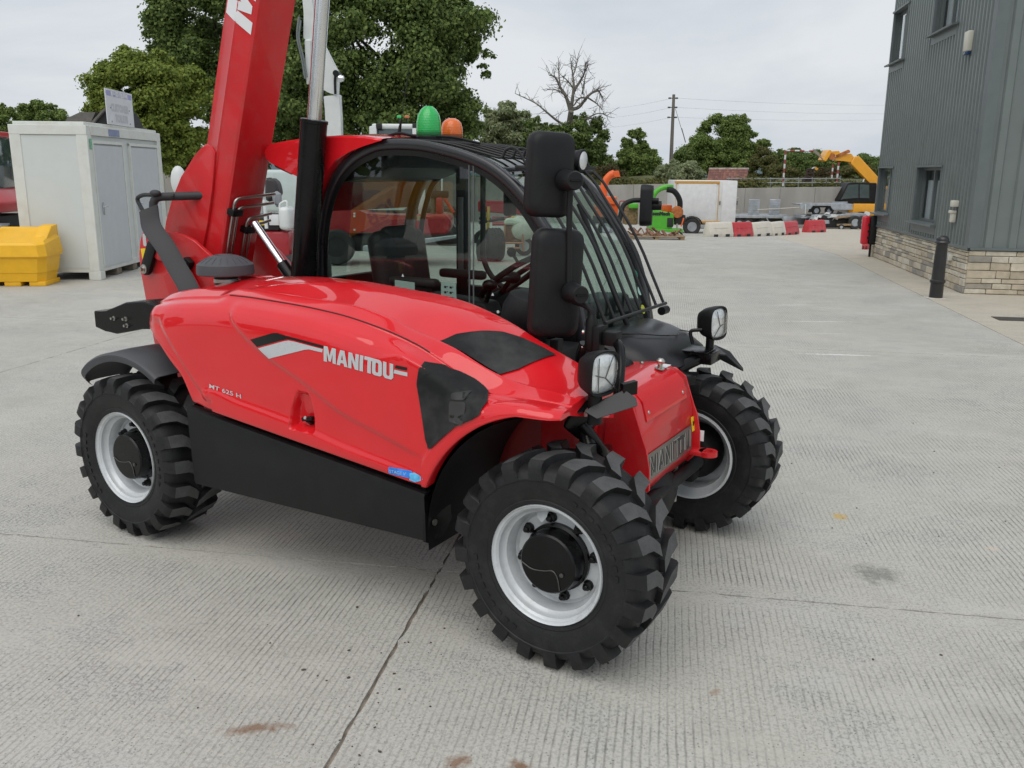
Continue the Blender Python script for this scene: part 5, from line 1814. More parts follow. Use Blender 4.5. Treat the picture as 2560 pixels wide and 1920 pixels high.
# ---- grit bin ---------------------------------------------------------
gb = mat('yellow_bin_plastic', (.86, .47, .015), .45, var=.05, bump=.04, bscale=40)
GB = thing('grit_bin', 'yellow plastic grit bin with sloping lid in front of the grey cabin', 'grit bin', (-7.62, 13.72, 0), R(6))
def ring(w0, d0, z, ch):
    w, d = w0 / 2, d0 / 2
    return [Vector((x, y, z)) for x, y in ((-w + ch, -d), (w - ch, -d), (w, -d + ch), (w, d - ch), (w - ch, d), (-w + ch, d), (-w, d - ch), (-w, -d + ch))]
b = MB()
V = b.grid([ring(.92, .60, .07, .1), ring(.97, .64, .20, .1), ring(.99, .66, .205, .1), ring(1.06, .74, .46, .1)], closed_v=True)
b.bm.faces.new(V[0]); b.bm.faces.new(V[-1][::-1])
for x in (-.36, 0, .36):
    b.box((x, 0, .035), (.24, .58, .07), None, .01)
b.build('bin_body', gb, GB, smooth=25)
b = MB()
lid = []
for z0, z1, w, d, ch in ((.44, .44, 1.09, .78, .08), (.455, .50, 1.11, .80, .09), (.62, .72, 1.06, .76, .09), (.655, .80, .98, .70, .12), (.66, .86, .80, .50, .12)):
    r_ = ring(w, d, 0, ch)
    lid.append([Vector((v.x, v.y, z0 + (z1 - z0) * (v.y + d / 2) / d)) for v in r_])
V = b.grid(lid, closed_v=True)
b.bm.faces.new(V[0]); b.bm.faces.new(V[-1][::-1])
b.build('lid', gb, GB, smooth=25)
b = MB(); b.prism([(.30, .36, .66), (.30, -.12, .70), (.30, .12, .88), (.30, .36, .90)], (.20, 0, 0), bevel=.02, seg=2); b.build('lid_hinge_block', gb, GB, smooth=25)

# ---- red machine at the left edge -------------------------------------
pm = at(0, 470, 16.5)
RM = thing('red_tractor_unit', 'red machine with dark cab glass cut off by the left edge beside the grey cabin', 'tractor', (pm.x - .9, 16.2, 0), R(4))
b = MB(); b.box((0, 0, 2.33), (2.2, 1.5, .10), None, .03, 2); b.build('roof', redm if False else mat('bright_red_paint', (.55, .012, .02), .35, coat=.3), RM)
b = MB(); b.box((.15, 0, 1.80), (1.9, 1.3, .95), None, .05, 2); b.build('cab_glass', bgglass, RM)
for x in (1.02, .35):
    b = MB(); b.box((x, -.66, 1.80), (.07, .06, .98)); b.build('pillar', blkm, RM)
b = MB(); b.prism([(-1.2, -.8, .95), (1.35, -.8, .98), (1.40, -.8, 1.15), (1.15, -.8, 1.38), (-1.2, -.8, 1.38)], (0, 1.6, 0), bevel=.04, seg=2); b.build('bonnet', MATS['bright_red_paint'], RM)
b = MB(); b.box((1.0, -.82, 1.10), (.14, .05, .26), None, .02); b.build('lamp', whm, RM)
b = MB(); b.box((1.0, -.80, 1.95), (.16, .06, .30), None, .02); b.build('mirror', blk, RM)
b = MB(); b.box((.2, 0, .70), (2.2, 1.2, .45), None, .03); b.box((1.1, -.5, .75), (.7, .2, .06)); b.build('undercarriage', dark, RM)
b = MB(); b.lathe([(.30, -.14), (.45, -.16), (.50, -.10), (.50, .10), (.45, .16), (.30, .14)], (.35, -.6, .50), (0, 1, 0), 28); b.build('wheel', rub2, RM)
b = MB(); b.box((1.0, -.7, .62), (.9, .3, .05)); b.box((1.0, -.7, .78), (.9, .3, .05)); b.build('step', galv, RM)

# ---- yard walls -------------------------------------------------------
cwall = mat('cast_concrete_wall', (.36, .345, .315), .85, var=.12, scale=1.2, bump=.25, bscale=20, dirt=(.22, .20, .17), dirt_amt=.5, dscale=.7, stretch=(1, 1, .35))
def wall(x0, x1, z0, z1, Y, label, name='concrete_wall', panels=True):
    W_ = thing(name, label, 'wall', (x0, Y, gz(x0, Y)))
    n = max(2, int(abs(x1 - x0) / 1.9))
    for k in range(n):
        a, c = (x1 - x0) * k / n, (x1 - x0) * (k + 1) / n
        za, zc = z0 + (z1 - z0) * k / n - gz(x0, Y), z0 + (z1 - z0) * (k + 1) / n - gz(x0, Y)
        b = MB(); b.prism([(a + .006, 0, -.6), (c - .006, 0, -.6), (c - .006, 0, zc), (a + .006, 0, za)], (0, .30, 0), bevel=.01)
        b.build('wall_panel', cwall, W_, smooth=0)
    return W_
YW = 50.0
def tw(x, y):
    return at(x, y, YW)
pa, pb_, pc_, pd = tw(1262, 403), tw(1462, 397), tw(1575, 406), tw(1835, 400)
wall(pa.x - 2, pb_.x, pa.z, pb_.z, YW, 'long grey concrete wall behind the orange chipper and the utility pole')
wall(pb_.x + .01, pd.x + 6, (pc_.z - .1), pd.z + .05, YW + .35, 'grey concrete wall behind the flatbed trailers and yellow telehandler')
pl0, pl1 = tw(60, 374), tw(560, 369)
wall(-31, pa.x - 2.2, pl0.z, at(1105, 383, YW).z, YW + .7, 'pale concrete wall seen between the grey cabin and the raised boom')
# grassy bank behind the wall
b = MB()
rows = []
rb = random.Random(21)
for i in range(60):
    x = -60 + 3 * i
    rows.append([Vector((x, YW + 1.2 + d, z + rb.uniform(-.25, .25) * (d > 1))) for d, z in ((0, -2), (.4, .75), (3, 1.05), (9, 1.35), (20, 1.4), (60, 1.0))])
b.grid(rows)
o = struct(b.build('grassy_bank', mat('bank_grass', (.085, .10, .04), .95, var=.45, scale=.6, bump=.8, bscale=4, dirt=(.16, .13, .07), dirt_amt=.5, dscale=.5), None))
# distant hill line
b = MB()
rows = []
for i in range(50):
    x = -700 + 28 * i
    rows.append([Vector((x, 620, -10)), Vector((x, 640, 13 + 5 * math.sin(i * .35) + 4 * math.sin(i * .8 + 1)))])
b.grid(rows)
struct(b.build('distant_hills', mat('hill_haze_green', (.10, .14, .16), 1, var=.15, scale=.02), None))
# ------------------------------------------------------------------ things further back
def crop(ox, oy, s):
    k = 2560 / 2212
    return lambda x, y: ((ox + x / s) / k, (oy + y / s) / k)
K7 = crop(1500, 200, 4.1475)
K8 = crop(1880, 320, 5.184)
KW = crop(780, 400, 3.95)
KT = crop(640, 0, 3.568)
K5 = crop(0, 200, 4.608)
C5 = crop(660, 260, 3.607)
C7 = crop(320, 440, 4.88)
C6 = crop(1180, 300, 2.9625)
def loc(parent, p):
    return p - Vector(parent.location)
def pbox(parent, name, m, K, x0, y0, x1, y1, Y, depth, bevel=.02, seg=2):
    a, c = at(*K(x0, y1), Y), at(*K(x1, y0), Y)
    b = MB()
    ctr = Vector(((a.x + c.x) / 2, Y + depth / 2, (a.z + c.z) / 2))
    b.box(loc(parent, ctr), (abs(c.x - a.x), depth, abs(c.z - a.z)), None, bevel, seg)
    return b.build(name, m, parent, smooth=30)
def ppri(parent, name, m, K, pts, Y, depth, bevel=.0):
    b = MB()
    b.prism([loc(parent, at(*K(x, y), Y)) for x, y in pts], (0, depth, 0), bevel=bevel)
    return b.build(name, m, parent, smooth=30)
def ptube(parent, name, m, K, pts, Y, r, smooth=True, seg=10):
    P = [loc(parent, at(*K(p[0], p[1]), p[2] if len(p) > 2 else Y)) for p in pts]
    b = MB()
    b.tube(catmull(P, 5) if smooth and len(P) > 2 else P, r, seg)
    return b.build(name, m, parent)
def pwheel(parent, K, x, y, Y, r, w=.2, name='wheel', hubm=None):
    c = loc(parent, at(*K(x, y), Y))
    b = MB()
    b.lathe([(r * .55, -w * .45), (r * .62, -w * .5), (r * .92, -w * .5), (r, -w * .32), (r, w * .32), (r * .92, w * .5), (r * .6, w * .5)], c, (0, 1, 0), 28, cap=False)
    o = b.build(name, rub2, parent)
    b = MB(); b.lathe([(r * .58, -w * .42), (r * .50, -w * .30), (r * .2, -w * .28), (r * .18, -w * .42), (0, -w * .44)], c, (0, 1, 0), 20)
    b.build('rim', hubm or galv, o)
    return o

# ---- water-filled barriers --------------------------------------------
wb_m = mat('barrier_white', (.66, .62, .54), .55, var=.06, dirt=(.34, .29, .22), dirt_amt=.55, dscale=3)
rb_m = mat('barrier_red', (.50, .035, .045), .5, var=.08, dirt=(.45, .20, .18), dirt_amt=.4, dscale=3)
def barrier(pa, pb, m, label, hgt=.50, group='water filled barriers'):
    A, B = hit(*pa), hit(*pb)
    d = Vector((B.x - A.x, B.y - A.y, 0))
    Ln = d.length - .015
    o = thing('road_barrier', label, 'barrier', (A.x, A.y, (A.z + B.z) / 2), math.atan2(d.y, d.x), group)
    b = MB()
    pr = [(-.20, 0), (-.20, .10), (-.10, hgt - .06), (-.07, hgt), (.07, hgt), (.10, hgt - .06), (.20, .10), (.20, 0)]
    b.prism([(0.008, y, z) for y, z in pr], (Ln, 0, 0), bevel=.012, seg=2)
    body = b.build('barrier_body', m, o, smooth=30)
    for f in (.25, .75):
        b = MB(); b.box((Ln * f, -.195, .05), (Ln * .17, .04, .09), None, .008); b.build('fork_slot', dark, body)
    b = MB(); b.box((Ln * .5, -.135, hgt * .55), (Ln * .62, .02, .10), Matrix.Rotation(R(14), 3, 'X'), .01); b.build('raised_panel', m, body)
    return o
barrier((1525.3, 511.3), (1576.3, 511), wb_m, 'white barrier at the left end of the row, in front of the white box trailer')
barrier((1576.5, 511), (1618, 510.5), rb_m, 'red barrier between white ones in the row by the box trailer')
barrier((1618.2, 510.5), (1657.8, 509), wb_m, 'white barrier right of the middle red one in the row')
barrier((1658, 509), (1687, 507.5), wb_m, 'white barrier next to the red one that ends the row')
barrier((1687.2, 507.5), (1716, 506), rb_m, 'red barrier at the right end of the row')
barrier((1740, 502), (1776, 501.6), rb_m, 'single red barrier standing apart to the right of the row', .52)
barrier((1862, 538), (1877, 538.5), rb_m, 'red barrier mostly hidden behind the fire cabinet', .5)

# ---- white box trailer ------------------------------------------------
pT = hit(*K7(950, 1592))
YT = pT.y + .3
BT = thing('box_trailer', 'white box trailer with an orange edge trim behind the barriers', 'trailer', (pT.x, YT, pT.z))
pbox(BT, 'box_body', wht, K7, 772, 1045, 1430, 1478, YT, 1.9, .03)
ed = mat('orange_edge_trim', (.62, .33, .07), .5)
for (x0, y0, x1, y1) in ((775, 1050, 1245, 1072), (775, 1072, 792, 1462), (1212, 1072, 1240, 1462), (1000, 1462, 1240, 1482)):
    pbox(BT, 'edge_trim', ed, K7, x0, y0, x1, y1, YT - .03, .03, .004)
pbox(BT, 'side_panel', mat('white_door_panel', (.72, .73, .73), .35), K7, 795, 1075, 1210, 1460, YT - .02, .02, .004)
dp = pbox(BT, 'door', MATS['white_door_panel'], K7, 1250, 1060, 1426, 1474, YT - .025, .03, .006)
for (x, y) in ((1240, 1275), (1418, 1275)):
    pbox(BT, 'handle', blkm, K7, x, y - 22, x + 9, y + 22, YT - .06, .04, .004)
pbox(BT, 'chassis_rail', galv, K7, 880, 1480, 1400, 1500, YT + .05, .2, .005)
pwheel(BT, K7, 950, 1520, YT - .10, .33, .22)
b = MB()
c = loc(BT, at(*K7(950, 1520), YT - .10))
rows = [[c + Vector((.40 * math.cos(R(a)), y, .40 * math.sin(R(a)))) for y in (-.14, .14)] for a in range(15, 156, 10)]
b.grid(rows); b.build('mudguard', rub2, BT)
pbox(BT, 'drawbar', galv, K7, 1020, 1515, 1115, 1545, YT - .1, .1, .01)

# ---- green stump grinder ----------------------------------------------
pG = hit(*K7(700, 1612)); YG = pG.y
GS = thing('stump_grinder', 'bright green engine machine with a curved discharge chute behind the wooden pallet', 'stump grinder', (pG.x, YG, pG.z))
ppri(GS, 'engine_cover', grn, K7, [(515, 1360), (560, 1345), (765, 1382), (770, 1500), (740, 1545), (520, 1560)], YG, .9, .03)
pbox(GS, 'radiator_grille', dark, K7, 695, 1430, 762, 1525, YG - .03, .05, .01)
ptube(GS, 'discharge_chute', grn, K7, [(545, 1240), (560, 1190), (600, 1145), (660, 1115), (715, 1110)], YG + .3, .095)
pbox(GS, 'chute_head', grn, K7, 690, 1085, 765, 1122, YG + .22, .2, .03)
ptube(GS, 'suction_hose', blk, K7, [(695, 1135), (760, 1150), (805, 1200), (828, 1260), (828, 1330)], YG + .2, .10)
b = MB(); c = loc(GS, at(*K7(800, 1370), YG + .1)); b.lathe([(.19, -.08), (.21, -.05), (.21, .05), (.19, .08)], c, (0, 1, 0), 28); b.build('cutter_guard', mat('rusty_orange_guard', (.42, .13, .035), .55, var=.3, scale=9), GS)
pbox(GS, 'control_box', org, K7, 645, 1298, 750, 1372, YG + .5, .4, .02)
ppri(GS, 'deck', grn, K7, [(520, 1545), (860, 1545), (865, 1580), (700, 1578), (640, 1560), (520, 1568)], YG - .15, .5, .01)
pbox(GS, 'hydraulic_block', dark, K7, 775, 1400, 890, 1500, YG + .1, .4, .03)
ptube(GS, 'jack_leg', steel, K7, [(798, 1490), (800, 1540)], YG - .1, .03, False)
ptube(GS, 'hand_lever', org, K7, [(840, 1520), (870, 1430)], YG - .1, .025, False)
pwheel(GS, K7, 788, 1612, YG - .1, .11, .1, 'jockey_wheel')
for (x0, x1) in ((650, 690), (740, 770), (825, 855)):
    ptube(GS, 'stand_leg', dark, K7, [(x0, 1575), (x1, 1605)], YG, .03, False)
flat_text('lettering', 'GreenMech', loc(GS, at(*K7(605, 1402), YG - .012)), (1, 0, 0), (0, 0, 1), .17, dark, GS)
pbox(GS, 'rear_engine', mat('engine_brown', (.20, .13, .06), .6, var=.5, scale=12), K7, 250, 1290, 400, 1500, YG + .9, .6, .05)
ptube(GS, 'frame_loop', mat('dull_red_tube', (.35, .04, .04), .5), K7, [(205, 1340), (205, 1265), (240, 1255), (330, 1258)], YG + .8, .02)
pbox(GS, 'rear_cover', grn, K7, 300, 1280, 400, 1330, YG + .7, .5, .03)
# ---- orange chipper ---------------------------------------------------
YO = YG + 2.0
pO = hit(*K7(90, 1560))
OC = thing('wood_chipper', 'orange wood chipper with a bent discharge chute seen past the cab guard', 'wood chipper', (pO.x, YO, gz(pO.x, YO)))
ptube(OC, 'discharge_chute', org, K7, [(35, 1210), (42, 1110), (62, 1040), (105, 990), (150, 968)], YO, .14)
ppri(OC, 'chute_head', org, K7, [(135, 945), (195, 940), (212, 1005), (150, 1010)], YO - .15, .3, .01)
ppri(OC, 'hopper', org, K7, [(-30, 1210), (178, 1212), (165, 1290), (-10, 1290)], YO - .4, .9, .02)
pbox(OC, 'engine_body', org, K7, -40, 1280, 190, 1420, YO - .3, .9, .03)
pbox(OC, 'chassis', dark, K7, -60, 1420, 200, 1500, YO - .1, .8, .03)
pwheel(OC, K7, 60, 1530, YO - .3, .30)
# ---- pallet with scrap ------------------------------------------------
pP = hit(*K7(575, 1650))
PA = thing('wooden_pallet', 'wooden pallet on the ground in front of the green machine', 'pallet', (pP.x, pP.y, pP.z), R(-4))
wood = mat('pallet_wood', (.30, .21, .12), .85, var=.3, scale=10, stretch=(1, 8, 8), bump=.3, bscale=30)
for k in range(3):
    b = MB(); b.box((-.78 + .78 * k, 0, .06), (.12, 1.0, .08)); b.build('bearer', wood, PA)
for k in range(6):
    b = MB(); b.box((0, -.45 + .18 * k, .115), (1.72, .13, .025)); b.build('deck_board', wood, PA)
for k in range(2):
    b = MB(); b.box((0, -.5 + 1.0 * k, .011), (1.72, .10, .02)); b.build('base_board', wood, PA)
b = MB()
rs2 = random.Random(4)
for k in range(26):
    p = Vector((rs2.uniform(-.8, .55), rs2.uniform(-.4, .35), .13))
    q = p + Vector((rs2.uniform(-.3, .3), rs2.uniform(-.3, .3), rs2.uniform(.0, .22)))
    b.tube([p, q], rs2.uniform(.012, .05), 6)
o = b.build('scrap_parts', mat('rusty_scrap', (.24, .13, .08), .7, var=.6, scale=14, metal=.3), None)
o.location = PA.location; o['kind'] = 'stuff'
tag(o, 'heap of rusty scrap parts lying on the wooden pallet', 'scrap')
# ---- galvanised flatbed with ramps ------------------------------------
YF2 = hit(*K8(100, 1290)).y + 1.0
pF = at(*K8(200, 1225), YF2)
FB = thing('flatbed_trailer', 'galvanised flatbed trailer with two upright ramps, right of the box trailer', 'trailer', (pF.x, YF2, gz(pF.x, YF2)))
pbox(FB, 'deck', galv, K8, -260, 1130, 480, 1165, YF2, 2.0, .01)
pbox(FB, 'side_rail', galv, K8, 400, 1150, 700, 1250, YF2 - .02, .08, .01)
pbox(FB, 'frame_rail', dark, K8, -250, 1165, 420, 1225, YF2 + .3, 1.2, .02)
for x in (-170, -60, 130):
    pwheel(FB, K8, x, 1240, YF2 + .2, .30, .22)
for (x0, x1) in ((-55, 105), (215, 370)):
    a, c = at(*K8(x0, 1130), YF2 + .3), at(*K8(x1, 925), YF2 + .3)
    r = MB()
    r.box(loc(FB, Vector(((a.x + c.x) / 2, YF2 + .3, (a.z + c.z) / 2))), (c.x - a.x, .05, c.z - a.z), None, .02)
    rp = r.build('loading_ramp', galv, FB)
    for k in range(7):
        z = a.z + (c.z - a.z) * (k + .5) / 7
        b = MB(); b.box(loc(FB, Vector(((a.x + c.x) / 2, YF2 + .26, z))), (c.x - a.x - .05, .03, .035)); b.build('cleat', galv, rp)
for k in range(6):
    x = -300 + k * 26
    ptube(FB, 'ladder_bar', steel, K8, [(x, 1130), (x + 6, 900)], YF2 + .2, .018, False, 6)
ptube(FB, 'ladder_bar', steel, K8, [(-310, 900), (-165, 900)], YF2 + .2, .018, False, 6)
ptube(FB, 'ladder_bar', steel, K8, [(-300, 1060), (-165, 1060)], YF2 + .2, .018, False, 6)
for x in (180, 380):
    ptube(FB, 'strut', galv, K8, [(x, 1150), (x + 40, 1220)], YF2 - .05, .03, False)
# ---- stacked trailers and scrap ---------------------------------------
YS = hit(*K8(1150, 1310)).y
pS = at(*K8(1000, 1300), YS)
ST = thing('stacked_trailer', 'galvanised plant trailer frame stacked high beside the yellow telehandler', 'trailer', (pS.x, YS + .8, gz(pS.x, YS + .8)))
ppri(ST, 'side_frame', galv, K8, [(625, 1000), (660, 965), (1300, 990), (1310, 1060), (1050, 1060), (1010, 1005), (790, 1005), (760, 1050), (630, 1055)], YS + .8, .06, .005)
ppri(ST, 'deck', galv, K8, [(640, 985), (1310, 985), (1310, 1005), (640, 1005)], YS + .9, 1.6, .005)
ppri(ST, 'far_rail', galv, K8, [(1040, 955), (1240, 955), (1240, 972), (1040, 972)], YS + 2.2, .06, .0)
for x in (830, 1000):
    pwheel(ST, K8, x, 1070, YS + 1.0, .22, .2)
ppri(ST, 'mudguard', blkm, K8, [(745, 1095), (790, 1010), (1020, 1010), (1055, 1080), (1035, 1080), (1010, 1030), (800, 1030), (765, 1095)], YS + .75, .3, .0)
ptube(ST, 'drawbar', steel, K8, [(70, 1060), (640, 1030)], YS + .9, .025, False)
ptube(ST, 'post', whm, K8, [(695, 985), (690, 1110)], YS + .75, .02, False)
LT = thing('lower_trailer', 'low trailer loaded with sheet metal and white plastic in front of the yellow telehandler', 'trailer', (pS.x, YS, gz(pS.x, YS)))
ppri(LT, 'bed', galv, K8, [(640, 1130), (1480, 1110), (1480, 1160), (640, 1170)], YS + .3, 1.3, .01)
pbox(LT, 'axle_beam', dark, K8, 760, 1180, 1440, 1290, YS + .4, .9, .04)
for x in (1330, 1440):
    pwheel(LT, K8, x, 1225, YS + .15, .34, .22)
pwheel(LT, K8, 1155, 1285, YS - .1, .14, .1, 'jockey_wheel')
ppri(LT, 'tail_board', galv, K8, [(900, 1190), (1000, 1195), (1005, 1240), (900, 1245)], YS + .05, .05, .005)
ppri(LT, 'plank', wood, K8, [(1110, 1245), (1290, 1242), (1290, 1265), (1110, 1270)], YS - .05, .15, .005)
ppri(LT, 'plank', wood, K8, [(1080, 1160), (1280, 1130), (1280, 1150), (1080, 1180)], YS + .1, .15, .005)
rs3 = random.Random(9)
sheet_ms = [whm, galv, wht]
for k in range(16):
    x = 690 + k * 50
    y = 1110 + rs3.uniform(-25, 60)
    w_, h_ = rs3.uniform(60, 130), rs3.uniform(20, 60)
    ppri(LT, 'crumpled_sheet', sheet_ms[k % 3] if k % 4 else dark, K8, [(x, y + h_), (x + w_ * .4, y - h_ * .3), (x + w_, y), (x + w_ * .8, y + h_ * .8), (x + w_ * .3, y + h_ * .5)], YS + .05 + .04 * k, .12, .0)
# ---- yellow telehandler ----------------------------------------------
YY = YS + 4.0
pY = at(*K8(1350, 1250), YY)
YT_ = thing('yellow_telehandler', 'yellow telehandler with raised boom and black cab beside the building', 'telehandler', (pY.x, YY, gz(pY.x, YY)))
ppri(YT_, 'boom', yel, K8, [(1280, 460), (1330, 370), (1390, 365), (1760, 770), (1700, 850), (1640, 840)], YY + .6, .40, .03)
ppri(YT_, 'boom_head', yel, K8, [(1060, 430), (1090, 370), (1180, 345), (1290, 330), (1320, 370), (1290, 450), (1180, 420)], YY + .65, .30, .03)
ppri(YT_, 'carriage', yel, K8, [(920, 415), (985, 295), (1015, 280), (1035, 300), (1010, 360), (960, 435)], YY + .3, .9, .02)
ppri(YT_, 'tilt_link', yel, K8, [(1000, 345), (1030, 300), (1130, 295), (1150, 330), (1080, 360)], YY + .5, .5, .02)
ppri(YT_, 'tilt_cylinder', mat('rust_orange', (.40, .13, .03), .5, var=.3), K8, [(1090, 350), (1250, 280), (1275, 295), (1270, 320), (1110, 380)], YY + .55, .12, .01)
b = MB(); c = loc(YT_, at(*K8(1030, 370), YY + .45)); b.lathe([(.18, -.1), (.18, .1)], c, (0, 1, 0), 16); b.build('pivot', MATS['rust_orange'], YT_)
for dy in (0, 22):
    ptube(YT_, 'fork_tine', mat('worn_fork', (.34, .31, .28), .5, metal=.5), K8, [(920, 405 - dy), (800, 300 - dy)], YY + .4 + dy * .03, .035, False, 6)
ppri(YT_, 'cab_frame', blkm, K8, [(1115, 945), (1245, 715), (1290, 705), (1620, 712), (1620, 980), (1300, 975)], YY + .3, 1.1, .04)
ppri(YT_, 'cab_glass', bgglass, K8, [(1150, 935), (1250, 735), (1380, 730), (1380, 905), (1180, 920)], YY + .27, .03)
ppri(YT_, 'cab_glass', bgglass, K8, [(1395, 730), (1520, 735), (1520, 910), (1395, 905)], YY + .27, .03)
pbox(YT_, 'body', yel, K8, 1300, 985, 2000, 1150, YY + .2, 1.8, .06)
pwheel(YT_, K8, 1420, 1210, YY, .52, .36)
pwheel(YT_, K8, 1800, 1210, YY, .52, .36)
ptube(YT_, 'hazard_rod', whm, K8, [(1438, 700), (1455, 660)], YY + .3, .03, False)
# ---- height gauge posts ----------------------------------------------
YH = YW + 3.2
stripe_m = bpy.data.materials.new('red_white_bands')
stripe_m.use_nodes = True
t_ = stripe_m.node_tree
tcx = t_.nodes.new('ShaderNodeTexCoord'); wv = t_.nodes.new('ShaderNodeSeparateXYZ')
t_.links.new(tcx.outputs['Object'], wv.inputs[0])
def banded(parent, name, K, p0, p1, Y, r, n):
    """striped post: alternating red and white sleeves, each a real piece"""
    a, c = loc(parent, at(*K(*p0), Y)), loc(parent, at(*K(*p1), Y))
    core = MB().cyl(a, c, r * .9, 8).build(name, whm, parent)
    for k in range(n):
        b = MB().cyl(a.lerp(c, k / n), a.lerp(c, (k + 1) / n), r, 8)
        b.build('red_band' if k % 2 else 'white_band', mat('band_red', (.30, .06, .06), .6) if k % 2 else whm, core)
bpy.data.materials.remove(stripe_m)
HG = thing('height_gauge', 'red and white striped post with striped crossbar above the concrete wall', 'height gauge', tuple(at(*K8(400, 750), YH) - Vector((0, 0, .6))))
banded(HG, 'post', K8, (400, 755), (437, 290), YH, .055, 8)
banded(HG, 'crossbar', K8, (430, 292), (800, 300), YH + .12, .05, 6)
HG2 = thing('striped_post', 'red and white striped post below the yellow forks, left of a pair', 'post', tuple(at(*K8(1025, 745), YH + 2) - Vector((0, 0, .6))), 0, 'striped posts')
banded(HG2, 'post', K8, (1025, 745), (1050, 470), YH + 2, .05, 6)
HG3 = thing('striped_post', 'red and white striped post below the yellow boom, right of a pair', 'post', tuple(at(*K8(1095, 745), YH) - Vector((0, 0, .6))), 0, 'striped posts')
banded(HG3, 'post', K8, (1095, 745), (1125, 440), YH, .06, 6)
# rail fence along the wall top
RFN = thing('rail_fence', 'thin steel rail fence on the bank above the concrete wall', 'fence', tuple(at(*K8(0, 760), YH - 1) - Vector((0, 0, .5))))
for y in (655, 708):
    ptube(RFN, 'rail', galv, K8, [(-330, y), (1150, y)], YH - 1, .025, False, 6)
for x in range(-300, 1150, 180):
    ptube(RFN, 'post', galv, K8, [(x, 640), (x, 770)], YH - .9, .025, False, 6)
# small skeletal machine frame on the bank
DF = thing('dumper_frame', 'dark bare machine frame with a small orange flap on the bank behind the wall', 'dumper', tuple(at(*K8(740, 745), YH + 3) - Vector((0, 0, .3))))
rustd = mat('dark_rust', (.05, .03, .025), .8, var=.4)
for (p, q) in (((705, 640), (715, 535)), ((795, 640), (790, 525)), ((715, 535), (795, 525)), ((680, 632), (808, 632)), ((750, 535), (755, 600)), ((705, 590), (795, 590))):
    ptube(DF, 'frame_tube', rustd, K8, [p, q], YH + 3, .05, False, 6)
pbox(DF, 'body', rustd, K8, 690, 640, 800, 740, YH + 3.1, .8, .05)
ppri(DF, 'orange_flap', yel, K8, [(820, 540), (830, 500), (862, 530), (840, 548)], YH + 3, .1)
ppri(DF, 'white_arm', whm, K8, [(775, 522), (812, 502), (816, 515), (780, 532)], YH + 2.9, .1)
# ---- small shed with tiled roof --------------------------------------
YD = YW + 6
SD = thing('tiled_shed', 'small white shed with a red tiled roof behind the box trailer', 'shed', tuple(at(*K7(1330, 1125), YD) - Vector((0, 0, 1.2))))
pbox(SD, 'wall', mat('whitewash', (.66, .66, .64), .8, var=.08), K7, 1120, 1055, 1535, 1250, YD, 3.0, .01)
rows = []
tiles = [mat('roof_tile_%d' % i, c, .8, var=.25, scale=8) for i, c in enumerate(((.20, .085, .065), (.16, .07, .055), (.25, .11, .08)))]
a, c = at(*K7(1105, 1062), YD - .2), at(*K7(1515, 1062), YD - .2)
e, f = at(*K7(1130, 925), YD + 1.6), at(*K7(1540, 925), YD + 1.6)
NR, NC = 7, 15
rt_ = random.Random(2)
tile_me = {}
b = MB(); b.poly([loc(SD, p) for p in (a, c, f, e)]); rfo = b.build('roof', tiles[1], SD, smooth=0)
ex = (c - a) / NC; ey = (e - a) / NR
for k in range(3):
    b = MB()
    nn = ex.cross(ey).normalized()
    if nn.y > 0: nn = -nn
    p0 = Vector((0, 0, 0))
    b.prism([p0 + nn * .02, ex * .97 + nn * .02, ex * .97 + ey * 1.04 + nn * .005, ey * 1.04 + nn * .005], nn * .035)
    tile_me[k] = b.mesh('roof_tile', tiles[k], smooth=0)
for r_ in range(NR):
    for q in range(NC):
        t = link('roof_tile', tile_me[rt_.choices((0, 1, 2), (4, 3, 2))[0]], rfo)
        sh_ = (e - a) / NR * r_ + ex * q
        t.location = loc(SD, a) + sh_
b = MB(); b.tube([loc(SD, e), loc(SD, f)], .09, 8); b.build('ridge', mat('lichen_ridge', (.34, .30, .27), .9, var=.4, scale=6), SD)
# ---- utility pole -----------------------------------------------------
YP = YW + 9
UP = thing('utility_pole', 'wooden utility pole carrying thin wires behind the box trailer', 'utility pole', tuple(at(1447, 396, YP) - Vector((0, 0, 1))))
p0, p1 = loc(UP, at(1447, 410, YP)), loc(UP, at(1455.5, 204, YP))
b = MB(); b.tube([p0, p1], [.135, .09], 12); b.build('pole', mat('weathered_pole', (.16, .145, .125), .9, var=.25, stretch=(4, 4, .4), scale=4), UP)
for (x, y) in ((1454.3, 212), (1452.8, 232), (1452.0, 253.5)):
    ins = MB()
    for s in (-1, 1):
        q = loc(UP, at(x + s * 7.5, y, YP))
        ins.box(q, (.18, .10, .10), None, .03); ins.box(q + Vector((s * -.15, 0, 0)), (.2, .05, .05))
    ins.build('insulator', mat('brown_insulator', (.10, .09, .08), .4), UP)
wire_m = mat('wire_dark', (.10, .105, .11), .5)
for i, (y0, yl, yr) in enumerate(((211.5, 238, 224), (231.5, 256, 242), (253, 276, 252))):
    x = 1454 - i
    L_ = loc(UP, at(1235, yl, YP + 25)); R_ = loc(UP, at(2060, yr, YP + 30)); c_ = loc(UP, at(x, y0, YP))
    for (A, B) in ((c_, L_), (c_, R_)):
        pts = []
        for k in range(13):
            t = k / 12
            p = A.lerp(B, t); p = p - Vector((0, 0, 1.1 * t * (1 - t)))
            pts.append(p)
        b = MB(); b.tube(pts, .0045, 4); b.build('wire', wire_m, UP, smooth=0)
q = loc(UP, at(1459, 235, YP)); q2 = loc(UP, at(1480, 305, YP))
b = MB(); b.tube([q, q2], .015, 5); b.build('stay_wire', wire_m, UP); b = MB(); b.tube([loc(UP, at(1472.5, 277, YP)), loc(UP, at(1481, 308, YP))], .03, 5); b.build('stay_guard', wire_m, UP)
